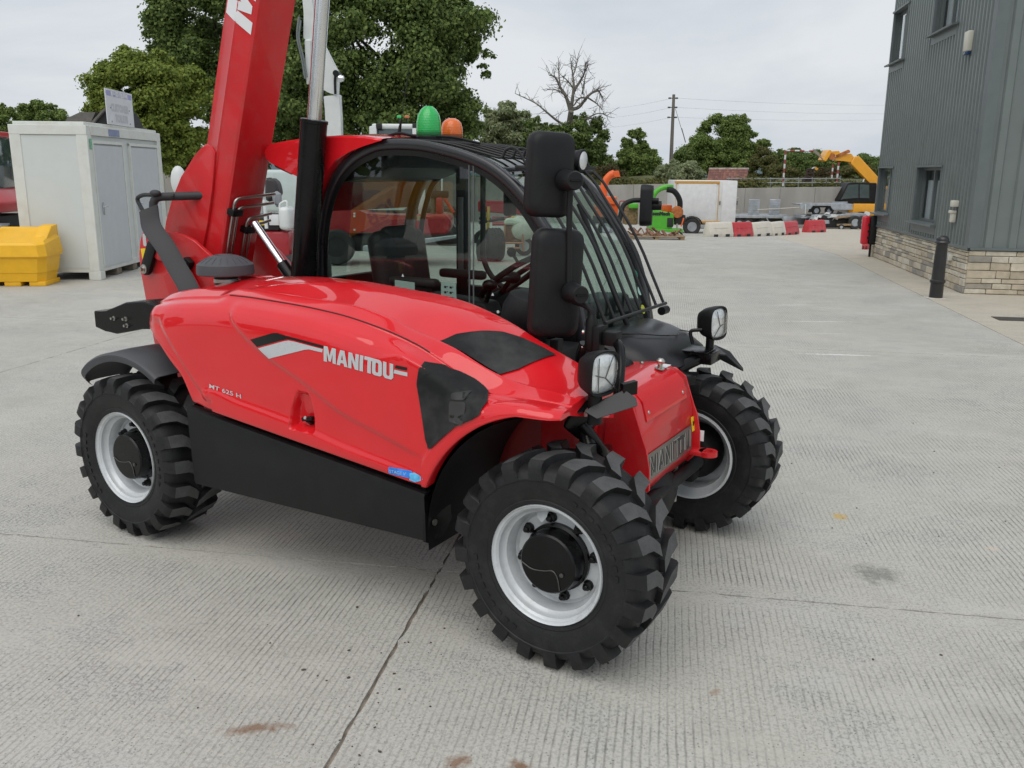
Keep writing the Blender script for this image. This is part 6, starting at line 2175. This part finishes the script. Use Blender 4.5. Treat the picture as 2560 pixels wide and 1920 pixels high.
# ---- grey hut behind the cabin ----------------------------------------
YHu = 26.0
HU = thing('grey_hut', 'grey hut roof with a steep gable behind the toilet cabin', 'hut', (at(*K5(900, 500), YHu).x, YHu, 0))
ppri(HU, 'roof', mat('grey_slate', (.15, .14, .13), .9, var=.2, bump=.3, bscale=10), K5, [(750, 510), (770, 440), (920, 370), (1100, 370), (1040, 500)], YHu, 2.5)
ppri(HU, 'gable', dark, K5, [(1050, 500), (1180, 350), (1200, 330), (1290, 510)], YHu - .1, 2.2)
ppri(HU, 'barge_board', MATS['grey_slate'], K5, [(1035, 500), (1175, 345), (1200, 330), (1200, 350), (1080, 490)], YHu - .2, .1)
a = at(*K5(750, 500), YHu); c = at(*K5(1280, 500), YHu)
b = MB(); b.box(((a.x + c.x) / 2 - HU.location.x, 1.4, a.z / 2), (c.x - a.x, 2.2, a.z)); b.build('wall', MATS['grey_slate'], HU, smooth=0)

# ------------------------------------------------------------------ machines behind the cab
# white excavator with folded arm
YE = 22.0
EX = thing('white_excavator', 'white excavator with tall folded arm behind the red telehandler', 'excavator', (at(850, 300, YE).x, YE, 0))
ppri(EX, 'boom_arm', whm, KT, [(405, -60), (500, -60), (520, 200), (560, 330), (700, 590), (730, 640), (720, 860), (640, 815), (590, 800), (470, 380), (420, 340), (425, 120)], YE, .32, .02)
ppri(EX, 'lower_boom', whm, KT, [(600, 860), (745, 840), (752, 1010), (760, 1240), (800, 1720), (620, 1720), (625, 1240), (615, 1000)], YE + .02, .30, .02)
ppri(EX, 'ram_barrel', whm, KT, [(430, 350), (490, 350), (500, 700), (450, 760)], YE - .06, .12, .03)
ptube(EX, 'hydraulic_hose', mat('hose_grey', (.16, .18, .18), .5), KT, [(385, 150), (370, 330), (410, 520), (440, 700)], YE - .1, .03)
ptube(EX, 'hydraulic_hose', MATS['hose_grey'], KT, [(400, 180), (385, 340), (425, 520), (455, 690)], YE - .14, .02)
ptube(EX, 'hydraulic_hose', blk, KT, [(720, 640), (705, 700), (708, 840)], YE - .05, .03)
b = MB(); c = loc(EX, at(*KT(755, 700), YE - .05)); b.lathe([(.0, -.09), (.06, -.07), (.085, 0), (.08, .03)], c, (-1, .2, 0), 16); b.build('work_lamp', chrome, EX)
b = MB(); c = loc(EX, at(*KT(725, 660), YE + .1)); b.cyl(c + Vector((0, -.2, 0)), c + Vector((0, .2, 0)), .07, 14); b.build('pivot_pin', blkm, EX)
pbox(EX, 'cab_roof', whm, KT, 1030, 1105, 1445, 1150, YE + .5, 1.3, .05, 3)
pbox(EX, 'cab_glass', bgglass, KT, 1075, 1150, 1420, 1560, YE + .55, 1.2, .02)
pbox(EX, 'cab_pillar', whm, KT, 1020, 1125, 1075, 1600, YE + .45, .12, .03)
pbox(EX, 'cab_pillar', whm, KT, 1400, 1125, 1450, 1600, YE + .45, .12, .03)
for (x, m) in ((1275, mat('tiny_green_lamp', (.03, .5, .12), .3)), (1345, mat('tiny_orange_lamp', (.55, .16, .06), .3))):
    pbox(EX, 'roof_lamp', m, KT, x - 22, 1028, x + 22, 1052, YE + .8, .12, .03)
    ptube(EX, 'lamp_stem', blk, KT, [(x, 1052), (x, 1105)], YE + .85, .015, False)
for (x, y0) in ((1095, 1100), (1420, 1100)):
    pbox(EX, 'roof_bracket', dark, KT, x - 26, y0, x + 26, y0 + 50, YE + .45, .15, .02)
b = MB(); b.box((-1.4, .6, 1.25), (3.4, 1.6, 1.0), None, .08, 3); b.build('engine_housing', mat('teal_white_panel', (.50, .58, .56), .4, var=.05), EX)
for k in range(4):
    for q_ in range(2):
        b = MB(); b.box((-1.3 + .42 * k, -.215, 1.35 - .22 * q_), (.26, .02, .12)); b.build('louvre', dark, EX)
b = MB(); b.box((0, .6, .75), (3.0, 1.6, .25), None, .05); b.build('turntable', dark, EX)
for y in (-.1, 1.2):
    b = MB(); b.box((0, y, .34), (3.4, .5, .62), None, .2, 4); b.build('track', rub2, EX)
# red trailed machine seen through the cab
YR = 17.0
RT = thing('red_implement', 'long red implement body seen through the cab windows of the red telehandler', 'implement', (at(*KW(600, 800), YR).x, YR, 0))
ppri(RT, 'side_tank', redm, KW, [(150, 470), (400, 450), (440, 500), (540, 540), (1010, 545), (1010, 735), (500, 715), (160, 745)], YR, .7, .02)
ppri(RT, 'end_tank', redm, KW, [(1015, 545), (1330, 530), (1380, 560), (1370, 680), (1330, 735), (1100, 745), (1020, 700)], YR - .1, .8, .04)
pbox(RT, 'data_plate', mat('tan_plate', (.30, .28, .18), .5), KW, 1035, 552, 1092, 598, YR - .13, .02, .002)
pbox(RT, 'upright', redm, KW, 310, 280, 390, 480, YR + .2, .3, .03)
pbox(RT, 'upright', redm, KW, 1225, 370, 1290, 530, YR + .1, .2, .03)
ptube(RT, 'red_strut', mat('bright_strut', (.5, .05, .03), .4), KW, [(1310, 380), (1400, 520)], YR + .1, .03, False)
for (x, y) in ((418, 530), (418, 690), (418, 555)):
    pbox(RT, 'marker_lamp', whm, KW, x - 9, y - 9, x + 9, y + 9, YR - .03, .03, .002)
ptube(RT, 'feed_hose', blk, KW, [(360, 230), (420, 280), (440, 380), (425, 470)], YR - .05, .02)
ptube(RT, 'mast', mat('mast_olive', (.10, .11, .09), .5), KW, [(1200, 560), (1200, 60)], YR + .3, .05, False)
ptube(RT, 'mast', whm, KW, [(1283, 530), (1283, 40)], YR + .3, .018, False)
pbox(RT, 'control_box', dark, KW, 1170, 305, 1345, 375, YR + .2, .2, .02)
pbox(RT, 'white_panel', whm, KW, 1050, 250, 1115, 540, YR + .4, .05, .01)
ppri(RT, 'chassis_beam', galv, KW, [(500, 850), (1430, 740), (1430, 770), (640, 910), (500, 900)], YR - .3, .15, .01)
pbox(RT, 'undercarriage', dark, KW, 140, 745, 1000, 900, YR + .1, .7, .05)
for x in (250, 820):
    pwheel(RT, KW, x, 860, YR - .1, .33, .25, 'wheel', dark)
# pale shop-like trailer behind
YWt = 27.0
WT = thing('white_generator', 'pale green-white louvred generator housing seen through the cab rear quarter', 'generator', (at(*KW(450, 500), YWt).x, YWt, 0))
ppri(WT, 'housing', mat('mint_white', (.55, .64, .62), .45, var=.05), KW, [(230, 230), (480, 240), (540, 360), (700, 500), (860, 510), (860, 545), (230, 560)], YWt, 1.8, .02)
for (x, y) in ((470, 300), (450, 370), (480, 390), (430, 390)):
    ppri(WT, 'louvre', mat('louvre_grey', (.25, .30, .29), .5), KW, [(x - 22, y - 28), (x + 28, y - 28), (x + 16, y + 22), (x - 30, y + 22)], YWt - .02, .02)
pbox(WT, 'skid', dark, KW, 230, 560, 860, 760, YWt + .1, 1.6, .03)
# knobbly tyre and frame seen through the front quarter
YK = 18.0
KD = thing('ride_on_machine', 'green and yellow wheeled frame with a chunky tyre seen through the front of the cab', 'mower', (at(*KW(1790, 980), YK).x, YK, 0))
c = loc(KD, at(*KW(1800, 830), YK))
zr = .325
b = MB(); b.lathe([(zr * .5, -.15), (zr * .9, -.16), (zr, -.12), (zr, .12), (zr * .9, .16), (zr * .5, .15)], Vector((c.x, c.y, zr)), (1, .25, 0), 36)
for k in range(30):
    for j in range(4):
        a = 2 * PI * (k + .5 * (j % 2)) / 30
        e = Vector((1, .25, 0)).normalized(); u = Vector((0, 0, 1)); v = e.cross(u)
        p = Vector((c.x, c.y, zr)) + (u * math.cos(a) + v * math.sin(a)) * zr + e * (-.10 + .066 * j)
        b.box(p, (.026, .026, .026))
b.build('chunky_tyre', rub2, KD)
ptube(KD, 'mast', mat('yellow_tube', (.5, .33, .04), .5), KW, [(1745, 460), (1735, 740)], YK + .1, .03, False)
ptube(KD, 'cross_tube', dark, KW, [(1650, 620), (1900, 575)], YK + .1, .03, False)
ptube(KD, 'cross_tube', dark, KW, [(1650, 575), (1770, 590)], YK + .2, .03, False)
pbox(KD, 'green_part', mat('deere_green', (.04, .20, .07), .5), KW, 1650, 740, 1720, 860, YK + .2, .3, .04)
pbox(KD, 'yellow_part', mat('yellow_part', (.55, .38, .03), .5), KW, 1660, 690, 1745, 760, YK + .3, .3, .03)
b = MB(); c2 = loc(KD, at(*KW(1690, 900), YK)); b.lathe([(.1, -.1), (.22, -.1), (.22, .1), (.1, .1)], Vector((c2.x, c2.y, .22)), (1, .25, 0), 24); b.build('small_tyre', rub2, KD)
# cement mixer like machine
YM = 19.3
CM = thing('site_mixer', 'small orange framed mixer with a pale drum seen through the cab', 'mixer', (at(*KW(2000, 900), YM).x, YM, 0))
b = MB(); c = loc(CM, at(*KW(2060, 690), YM)); b.lathe([(.10, -.28), (.24, -.15), (.30, 0), (.27, .16), (.14, .26), (.10, .27)], c, (.5, .1, .5), 28); b.build('drum', mat('cement_white', (.55, .56, .48), .6, var=.15), CM)
ppri(CM, 'engine_cover', mat('pale_green_cover', (.55, .62, .50), .6, var=.08), KW, [(1895, 640), (1900, 590), (1960, 575), (2060, 600), (2070, 640)], YM - .25, .35, .03)
pbox(CM, 'engine', mat('rusty_engine', (.16, .07, .03), .7, var=.5, scale=20), KW, 1905, 645, 2070, 820, YM - .2, .3, .02)
for (p, q) in (((1905, 640), (1890, 905)), ((2075, 640), (2090, 905)), ((1905, 820), (2080, 820)), ((1925, 870), (2060, 870))):
    ptube(CM, 'frame_tube', mat('pinkish_frame', (.42, .20, .12), .6), KW, [p, q], YM - .25, .022, False, 6)
pwheel(CM, KW, 2095, 850, YM - .1, .20, .1)
pbox(CM, 'yellow_hood', MATS['yellow_part'], KW, 1960, 560, 2100, 600, YM + .2, .3, .04)
# dark red long machine behind
YB = 23.5
RB = thing('red_rake', 'dark red folded farm implement above the small machines seen through the cab', 'implement', (at(*KW(1800, 480), YB).x, YB, 0))
ppri(RB, 'main_beam', redm, KW, [(1640, 400), (2100, 420), (2180, 500), (2100, 545), (1640, 510)], YB, .5, .03)
for (p, q) in (((1780, 580), (2000, 580)), ((1700, 520), (1690, 700)), ((1950, 520), (1960, 720)), ((1780, 630), (1990, 630))):
    ptube(RB, 'arm', redm, KW, [p, q], YB + .1, .05, False, 8)
for x in (1700, 1960):
    pwheel(RB, KW, x, 800, YB, .3, .2)
# things between boom and lift cylinder
YQ = 13.0
MS = thing('mini_dumper', 'small machine with a dark seat and white tank seen between boom and lift cylinder', 'dumper', (at(*C7(1800, 700), YQ).x, YQ, 0))
ppri(MS, 'seat', mat('seat_dark', (.04, .035, .037), .6), C7, [(1665, 30), (1700, 20), (1790, 40), (1830, 140), (1840, 250), (1690, 330), (1665, 250)], YQ + .5, .3, .04)
ppri(MS, 'lamp_pod', mat('grey_pod', (.28, .30, .32), .4), C7, [(1750, 190), (1830, 180), (1850, 280), (1840, 380), (1780, 380), (1745, 290)], YQ + .3, .2, .05)
pbox(MS, 'white_tank', whm, C7, 1835, 380, 1960, 660, YQ, .4, .06, 3)
ptube(MS, 'tank_handle', whm, C7, [(1850, 400), (1860, 340), (1930, 310), (1945, 390)], YQ + .1, .018)
pbox(MS, 'battery_box', dark, C7, 1560, 470, 1840, 670, YQ + .15, .4, .03)
pbox(MS, 'yellow_label', yellow_d, C7, 1580, 545, 1680, 600, YQ + .12, .02, .002)
pbox(MS, 'white_label', white_d, C7, 1725, 470, 1835, 600, YQ + .12, .02, .002)
pbox(MS, 'chassis', redm, C7, 1500, 680, 1960, 1000, YQ + .1, .6, .04)
b = MB(); b.box((0, .3, .30), (1.4, .5, .5), None, .1, 3); b.build('tracks', rub2, MS)
ptube(MS, 'lever', whm, C7, [(1690, 640), (1660, 290)], YQ, .025, False)
# pale panel fence/container far behind the boom gap
PN = thing('grey_panel_container', 'plain grey container side far behind the gap between boom and cab', 'container', (at(600, 420, 24).x, 24.0, gz(-6, 24)))
pbox(PN, 'side_panel', mat('container_grey', (.42, .45, .47), .5, var=.05), C5, -60, 602, 262, 1150, 24, 2.2, .02)
for k in range(6):
    pbox(PN, 'corrugation', MATS['container_grey'], C5, -50 + k * 52, 610, -30 + k * 52, 1140, 23.96, .05, .005)
# white lamp behind boom gusset
b = MB(); b.sphere((0, 0, 0), .10, (.7, .5, 1.3), 14, 10); o = b.build('white_dome_lamp', whm, None); o.location = at(*C7(620, 60), 8.0)
tag(o, 'white rounded lamp housing peeking out behind the left edge of the boom foot', 'lamp')
ds = MB(); pz = o.location.z; ds.cyl((0, 0, -.08), (0, 0, -pz), .03, 10); ds.build('lamp_post', galv, o)
# ------------------------------------------------------------------ vegetation
def leaf_mat(name, dark_c, light_c, trans=.38):
    m = bpy.data.materials.new(name)
    m.use_nodes = True
    t = m.node_tree
    b = t.nodes['Principled BSDF']
    g_ = t.nodes.new('ShaderNodeNewGeometry')
    rp = t.nodes.new('ShaderNodeValToRGB')
    rp.color_ramp.elements[0].color = (*dark_c, 1)
    rp.color_ramp.elements[1].color = (*light_c, 1)
    t.links.new(g_.outputs['Random Per Island'], rp.inputs['Fac'])
    t.links.new(rp.outputs['Color'], b.inputs['Base Color'])
    b.inputs['Roughness'].default_value = .6
    b.inputs['Specular IOR Level'].default_value = .25
    tr = t.nodes.new('ShaderNodeBsdfTranslucent')
    t.links.new(rp.outputs['Color'], tr.inputs['Color'])
    mx = t.nodes.new('ShaderNodeMixShader')
    mx.inputs['Fac'].default_value = trans
    out_ = t.nodes['Material Output']
    t.links.new(b.outputs['BSDF'], mx.inputs[1])
    t.links.new(tr.outputs['BSDF'], mx.inputs[2])
    t.links.new(mx.outputs['Shader'], out_.inputs['Surface'])
    return m
LM = {
    'oak': leaf_mat('oak_leaves', (.060, .100, .030), (.25, .335, .095)),
    'light': leaf_mat('sycamore_leaves', (.105, .155, .028), (.34, .41, .085)),
    'willow': leaf_mat('willow_leaves', (.17, .21, .10), (.44, .49, .28)),
    'mid': leaf_mat('thorn_leaves', (.085, .135, .036), (.28, .37, .10)),
    'olive': leaf_mat('olive_scrub', (.075, .082, .024), (.20, .195, .065)),
    'brown': leaf_mat('bramble_brown', (.075, .06, .028), (.16, .135, .06)),
}
bark = mat('bark', (.10, .085, .065), .95, var=.3, scale=6, bump=.6, bscale=18, stretch=(3, 3, .5))
deadbark = mat('dead_bark', (.16, .145, .125), .95, var=.25, scale=6, bump=.5, bscale=18)
def leaves_mesh(name, m, clumps, n, size, rng, aspect=1.4, drop=.0):
    """clumps: list of (centre, radius xyz). Builds n small folded leaf cards in clump shells"""
    w = np.array([c[1][0] * c[1][1] for c in clumps]); w = w / w.sum()
    idx = rng.choice(len(clumps), n, p=w)
    ctr = np.array([c[0] for c in clumps])[idx]
    rad = np.array([c[1] for c in clumps])[idx]
    d = rng.normal(size=(n, 3)); d[:, 2] += .25
    d /= np.linalg.norm(d, axis=1)[:, None]
    rr = np.clip(rng.normal(.78, .28, n), .1, 1.5)
    p = ctr + d * rad * rr[:, None]
    nrm = d + rng.normal(size=(n, 3)) * .55 + np.array([0, -.1, .35])
    nrm /= np.linalg.norm(nrm, axis=1)[:, None]
    a = np.cross(nrm, rng.normal(size=(n, 3))); a /= np.linalg.norm(a, axis=1)[:, None]
    b_ = np.cross(nrm, a)
    s = size * rng.uniform(.55, 1.35, n)
    sa, sb = (s * .5 * aspect)[:, None], (s * .5)[:, None]
    k = (nrm * (s * .18)[:, None])
    v = np.stack([p - a * sa, p + b_ * sb + k, p + a * sa, p - b_ * sb + k], 1).reshape(-1, 3)
    me = bpy.data.meshes.new(name)
    me.vertices.add(4 * n)
    me.vertices.foreach_set('co', v.ravel())
    me.loops.add(4 * n)
    me.polygons.add(n)
    me.loops.foreach_set('vertex_index', np.arange(4 * n))
    me.polygons.foreach_set('loop_start', np.arange(0, 4 * n, 4))
    me.polygons.foreach_set('loop_total', np.full(n, 4))
    me.update(calc_edges=True)
    me.materials.append(m)
    return me
def limb(b, p0, p1, r0, r1, rng, wig=.08, n=6):
    P = []
    L_ = (p1 - p0).length
    for k in range(n + 1):
        t = k / n
        q = p0.lerp(p1, t)
        if 0 < k < n:
            q = q + Vector(rng.normal(size=3)) * L_ * wig * .5
        P.append(q)
    P = catmull(P, 2)
    b.tube(P, [r0 + (r1 - r0) * i / (len(P) - 1) for i in range(len(P))], 7)
def tree(name, label, rects, Y, n, size, kind, seed, group=None, cat='tree', nclump=26, cl=.26, trunk=True, base_z=None, depth=None, aspect=1.4):
    rng = np.random.default_rng(seed)
    r0 = rects[0]
    cx = at((r0[0] + r0[2]) / 2, (r0[1] + r0[3]) / 2, Y)
    bz = base_z if base_z is not None else (.8 if Y > YW else gz(cx.x, Y))
    T_ = thing(name, label, cat, (cx.x, Y, bz), 0, group)
    O_ = Vector(T_.location)
    clumps = []
    for (x0, y0, x1, y1) in rects:
        A, B = at(x0, y1, Y), at(x1, y0, Y)
        c = (A + B) / 2 - O_
        rx, rz = abs(B.x - A.x) / 2, abs(B.z - A.z) / 2
        ry = depth or rx * .9
        m_ = max(4, int(nclump * (rx * rz) / max(.01, (abs(r0[2] - r0[0]) * abs(r0[3] - r0[1]) / 4 * (Y / FP) ** 2))))
        for k in range(m_):
            d = rng.normal(size=3); d /= np.linalg.norm(d)
            if d[1] > .2 and rng.random() < .6:
                d[1] = -d[1]
            q = rng.uniform(.45, .98) ** .6 * (1 - cl * .55)
            rc = cl * min(rx, rz) * rng.uniform(.65, 1.35)
            clumps.append(((c.x + d[0] * rx * q, c.y + d[1] * ry * q, c.z + d[2] * rz * q), (rc * 1.15, rc * 1.1, rc * .85)))
    for (cc, cr_) in list(clumps):
        for _ in range(2):
            d = rng.normal(size=3); d /= np.linalg.norm(d); d[2] = abs(d[2]) * .8 if rng.random() < .6 else d[2]
            q = rng.uniform(.8, 1.35)
            clumps.append(((cc[0] + d[0] * cr_[0] * q, cc[1] + d[1] * cr_[1] * q, cc[2] + d[2] * cr_[2] * q), tuple(v * rng.uniform(.35, .6) for v in cr_)))
    me = leaves_mesh('crown', LM[kind], clumps, n, size, rng, aspect)
    link('crown', me, T_)
    if trunk:
        b = MB()
        A, B = at(r0[0], r0[3], Y), at(r0[2], r0[1], Y)
        c = (A + B) / 2 - O_
        hgt = (B.z - A.z)
        tr_ = max(.08, hgt * .03)
        fork = Vector((0, 0, max(.4, c.z - hgt * .30)))
        limb(b, Vector((0, 0, -.2)), fork, tr_, tr_ * .75, rng, .03)
        pick = sorted(range(len(clumps)), key=lambda i: rng.random())[:14]
        for i in pick:
            limb(b, fork, Vector(clumps[i][0]), tr_ * .45, tr_ * .08, rng, .12)
        b.build('trunk', bark, T_)
    return T_
tree('oak_tree', 'big dark green oak behind the cab of the red telehandler', [(610, -140, 1060, 330), (700, 150, 1072, 372), (930, 40, 1078, 330), (560, 120, 800, 380), (900, 220, 1050, 380)], 49, 195300, 0.134, 'oak', 1, nclump=135, cl=0.153)
tree('oak_tree', 'dark green oak rising behind the left side of the raised boom', [(350, -160, 640, 250), (325, -30, 480, 170), (420, 120, 660, 380), (560, 40, 720, 330)], 55, 144900, 0.139, 'oak', 2, nclump=105, cl=0.171)
tree('sycamore_tree', 'yellowish green round tree behind the toilet cabin and sign', [(200, 92, 440, 330), (186, 180, 340, 340), (320, 130, 452, 372), (230, 230, 430, 380)], 42, 126000, 0.104, 'light', 3, nclump=105, cl=0.162)
tree('low_bush', 'low bright green bush between the toilet cabin and the boom foot', [(345, 318, 445, 385)], 44, 16380, 0.099, 'light', 4, cat='bush', nclump=30, cl=0.324, trunk=False)
tree('hedge_tree', 'sparse brownish hedge tree at the far left above the red machine', [(-40, 228, 66, 300)], 72, 18900, 0.129, 'mid', 5, nclump=39, cl=0.234)
tree('hedge_tree', 'sparse hedge tree with thin top left of the grey hut', [(40, 216, 150, 300)], 75, 22050, 0.129, 'mid', 6, nclump=42, cl=0.216)
tree('willow_tree', 'pale grey green willow to the right of the big oak', [(1040, 205, 1165, 390), (1025, 250, 1120, 390), (1090, 240, 1190, 395)], 66, 69300, 0.099, 'willow', 7, nclump=69, cl=0.180, aspect=3.0)
tree('thorn_tree', 'dark green pointed thorn tree between dead tree and utility pole', [(1316, 312, 1434, 402), (1340, 272, 1408, 370)], 62, 53550, 0.099, 'mid', 8, nclump=66, cl=0.198)
tree('hedge_bush', 'dark green bush below the dead tree behind the wall', [(1130, 318, 1335, 412)], 64, 47250, 0.109, 'mid', 9, cat='bush', nclump=60, cl=0.234, trunk=False)
tree('brown_bramble', 'brownish bramble bush left of the pointed thorn tree', [(1282, 352, 1348, 410)], 57, 14490, 0.079, 'brown', 10, cat='bush', nclump=30, cl=0.306, trunk=False)
tree('willow_bush', 'pale feathery willow bush at the foot of the utility pole', [(1405, 345, 1530, 412)], 58, 33075, 0.074, 'willow', 11, cat='bush', nclump=45, cl=0.252, trunk=False, aspect=3.2)
tree('oak_tree', 'round mid green oak above the small tiled shed', [(1492, 242, 1630, 375), (1580, 275, 1662, 360), (1490, 300, 1650, 402)], 88, 113400, 0.134, 'mid', 12, nclump=105, cl=0.171)
tree('far_tree', 'dark far tree just right of the utility pole', [(1448, 308, 1540, 402)], 98, 29925, 0.149, 'oak', 13, nclump=45, cl=0.234)
tree('olive_bush', 'olive yellow bush right of the round oak', [(1610, 322, 1684, 405)], 78, 25830, 0.094, 'olive', 14, cat='bush', nclump=39, cl=0.270, trunk=False)
tree('far_tree', 'dark far tree with a broken top behind the striped height gauge', [(1640, 320, 1750, 402), (1698, 298, 1732, 350)], 104, 39375, 0.149, 'oak', 15, nclump=54, cl=0.216)
tree('far_tree', 'low dark far tree behind the striped crossbar', [(1720, 325, 1840, 402)], 108, 37800, 0.149, 'oak', 16, nclump=51, cl=0.234)
tree('far_tree', 'dark far tree behind the raised yellow boom', [(1800, 328, 1930, 402)], 110, 37800, 0.149, 'oak', 17, nclump=51, cl=0.234)
for k, (x0, x1, y0, lb) in enumerate(((1640, 1740, 352, 'olive scrub behind the left striped post'), (1730, 1820, 356, 'olive scrub behind the bare machine frame'), (1800, 1895, 354, 'olive scrub behind the pair of striped posts'))):
    tree('scrub', lb, [(x0, y0, x1, 404)], 62 + k, 23625, 0.090, 'olive' if k != 1 else 'brown', 20 + k, cat='scrub', nclump=39, cl=0.306, trunk=False)
tree('ivy_growth', 'dark ivy and leafy growth around the trunk of the dead tree', [(1165, 238, 1325, 370), (1120, 250, 1210, 350), (1190, 300, 1330, 400)], 60.5, 40950, 0.099, 'oak', 25, cat='ivy', nclump=69, cl=0.153, trunk=False)
# weeds and rough grass along the bank above the wall
rng = np.random.default_rng(77)
wc = [((rng.uniform(-30, 42), YW + rng.uniform(.9, 7), rng.uniform(.75, 1.25)), (rng.uniform(.5, 1.3), .5, rng.uniform(.15, .42))) for _ in range(260)]
o = link('bank_weeds', leaves_mesh('bank_weeds', LM['olive'], wc, 42000, .11, rng, 2.6))
o['kind'] = 'stuff'
tag(o, 'rough olive grass and weeds on the bank above the concrete wall', 'weeds')
# dead tree
K9 = crop(1180, 140, 2.0868)
DT = thing('dead_tree', 'bare dead tree with twisted grey branches standing against the sky', 'tree', tuple(at(*K9(510, 520), 60) - Vector((0, 0, .4))))
rng = np.random.default_rng(31)
limbs = [([(505, 640), (500, 450), (505, 380), (515, 290)], .26, .18),
         ([(515, 290), (490, 210), (460, 160), (435, 110), (405, 98)], .14, .025), ([(460, 160), (455, 90), (452, 30)], .06, .015), ([(490, 210), (450, 180), (395, 172)], .06, .02),
         ([(515, 290), (530, 170), (528, 100), (516, 10)], .13, .02), ([(528, 100), (545, 50), (552, 8)], .05, .015), ([(530, 170), (500, 130), (470, 110)], .06, .02),
         ([(530, 185), (565, 130), (585, 90), (588, 35)], .10, .02), ([(585, 90), (600, 60), (598, 50)], .03, .012), ([(575, 200), (582, 150), (590, 110)], .06, .02),
         ([(518, 280), (560, 265), (600, 215), (640, 185), (665, 190), (690, 238)], .13, .02), ([(600, 215), (650, 250), (675, 280)], .06, .02), ([(640, 185), (650, 175), (670, 185)], .04, .015),
         ([(600, 220), (560, 220), (530, 260)], .06, .04), ([(508, 370), (450, 340), (380, 285), (330, 240), (225, 195)], .10, .02), ([(510, 350), (590, 330), (640, 330), (700, 370)], .10, .02),
         ([(600, 325), (660, 300), (715, 318)], .05, .015)]
for pts, r0, r1 in limbs:
    P = [loc(DT, at(*K9(x, y), 60)) for x, y in pts]
    P = [p + Vector((0, rng.normal() * .35 * (i > 0), 0)) for i, p in enumerate(P)]
    C_ = catmull(P, 4)
    b = MB(); b.tube(C_, [r0 + (r1 - r0) * i / (len(C_) - 1) for i in range(len(C_))], 7)
    if r0 < .15:
        for i in list(range(2, len(C_))) + list(range(3, len(C_), 2)):
            d_ = (C_[i] - C_[i - 1]).normalized()
            e_ = (d_ * .5 + Vector(rng.normal(size=3)) * .7 + Vector((0, 0, .25))).normalized() * rng.uniform(.3, 1.0)
            m_ = C_[i] + e_ * .5 + Vector(rng.normal(size=3)) * .06
            b.tube([C_[i], m_, C_[i] + e_], [.022, .014, .006], 5)
            f_ = e_ * .5 + Vector(rng.normal(size=3)) * .25
            b.tube([m_, m_ + f_], [.011, .005], 4)
    b.build('trunk' if r0 > .2 else 'branch', deadbark, DT)

# ------------------------------------------------------------------ what stands left of the photographer (it shows in the glass and paint)
for k, (x, y, hgt, w_) in enumerate(((-46, -22, 10, 7), (-44, -9, 12, 8), (-47, 3, 9, 7), (-42, 14, 11, 8), (-34, -30, 11, 8))):
    rng = np.random.default_rng(60 + k)
    t_ = thing('yard_tree', 'dark tree beyond the left edge of the picture, seen only in reflections', 'tree', (x, y, -.05), 0, 'trees left of the yard')
    cl_ = []
    for q in range(36):
        d = rng.normal(size=3); d /= np.linalg.norm(d)
        cl_.append(((d[0] * w_ * .42, d[1] * w_ * .42, hgt * .52 + d[2] * hgt * .40), (w_ * .16,) * 3))
    link('crown', leaves_mesh('crown', LM['oak'], cl_, 5200, .55, rng), t_)
    b = MB(); b.tube([(0, 0, 0), (0, 0, hgt * .6)], [.3, .15], 8); b.build('trunk', bark, t_)
YB_ = thing('yellow_backhoe', 'yellow digger arm that shows only as a reflection in the cab glass', 'digger', (-14.6, -1.0, 0))
def yb(x, y, z):
    return Vector((x + 14.6, y + 1.0, z))
b = MB(); b.prism([yb(-13.8, .55, .25), yb(-13.8, .75, .55), yb(-13.8, -.85, 1.45), yb(-13.8, -1.35, 1.35), yb(-13.8, -1.30, 1.05)], (-.30, 0, 0), bevel=.03); arm_ = b.build('digger_arm', yel, YB_)
flat_text('lettering', 'JCB', yb(-13.793, -.62, .80), Vector((0, .88, -.47)), Vector((0, .47, .88)), .42, dark, arm_)
b = MB(); b.box(yb(-14.9, -1.6, 1.15), (1.6, 1.5, .8), None, .08); b.build('body', yel, YB_)
b = MB(); b.box(yb(-14.9, -1.9, 2.1), (1.5, 1.3, 1.3), None, .1); b.build('cab', bgglass, YB_)
for y in (-2.6, -.6):
    b = MB(); b.lathe([(.3, -.2), (.6, -.22), (.68, -.15), (.68, .15), (.6, .22), (.3, .2)], yb(-14.4, y, .68), (1, 0, 0), 28); b.build('wheel', rub2, YB_)
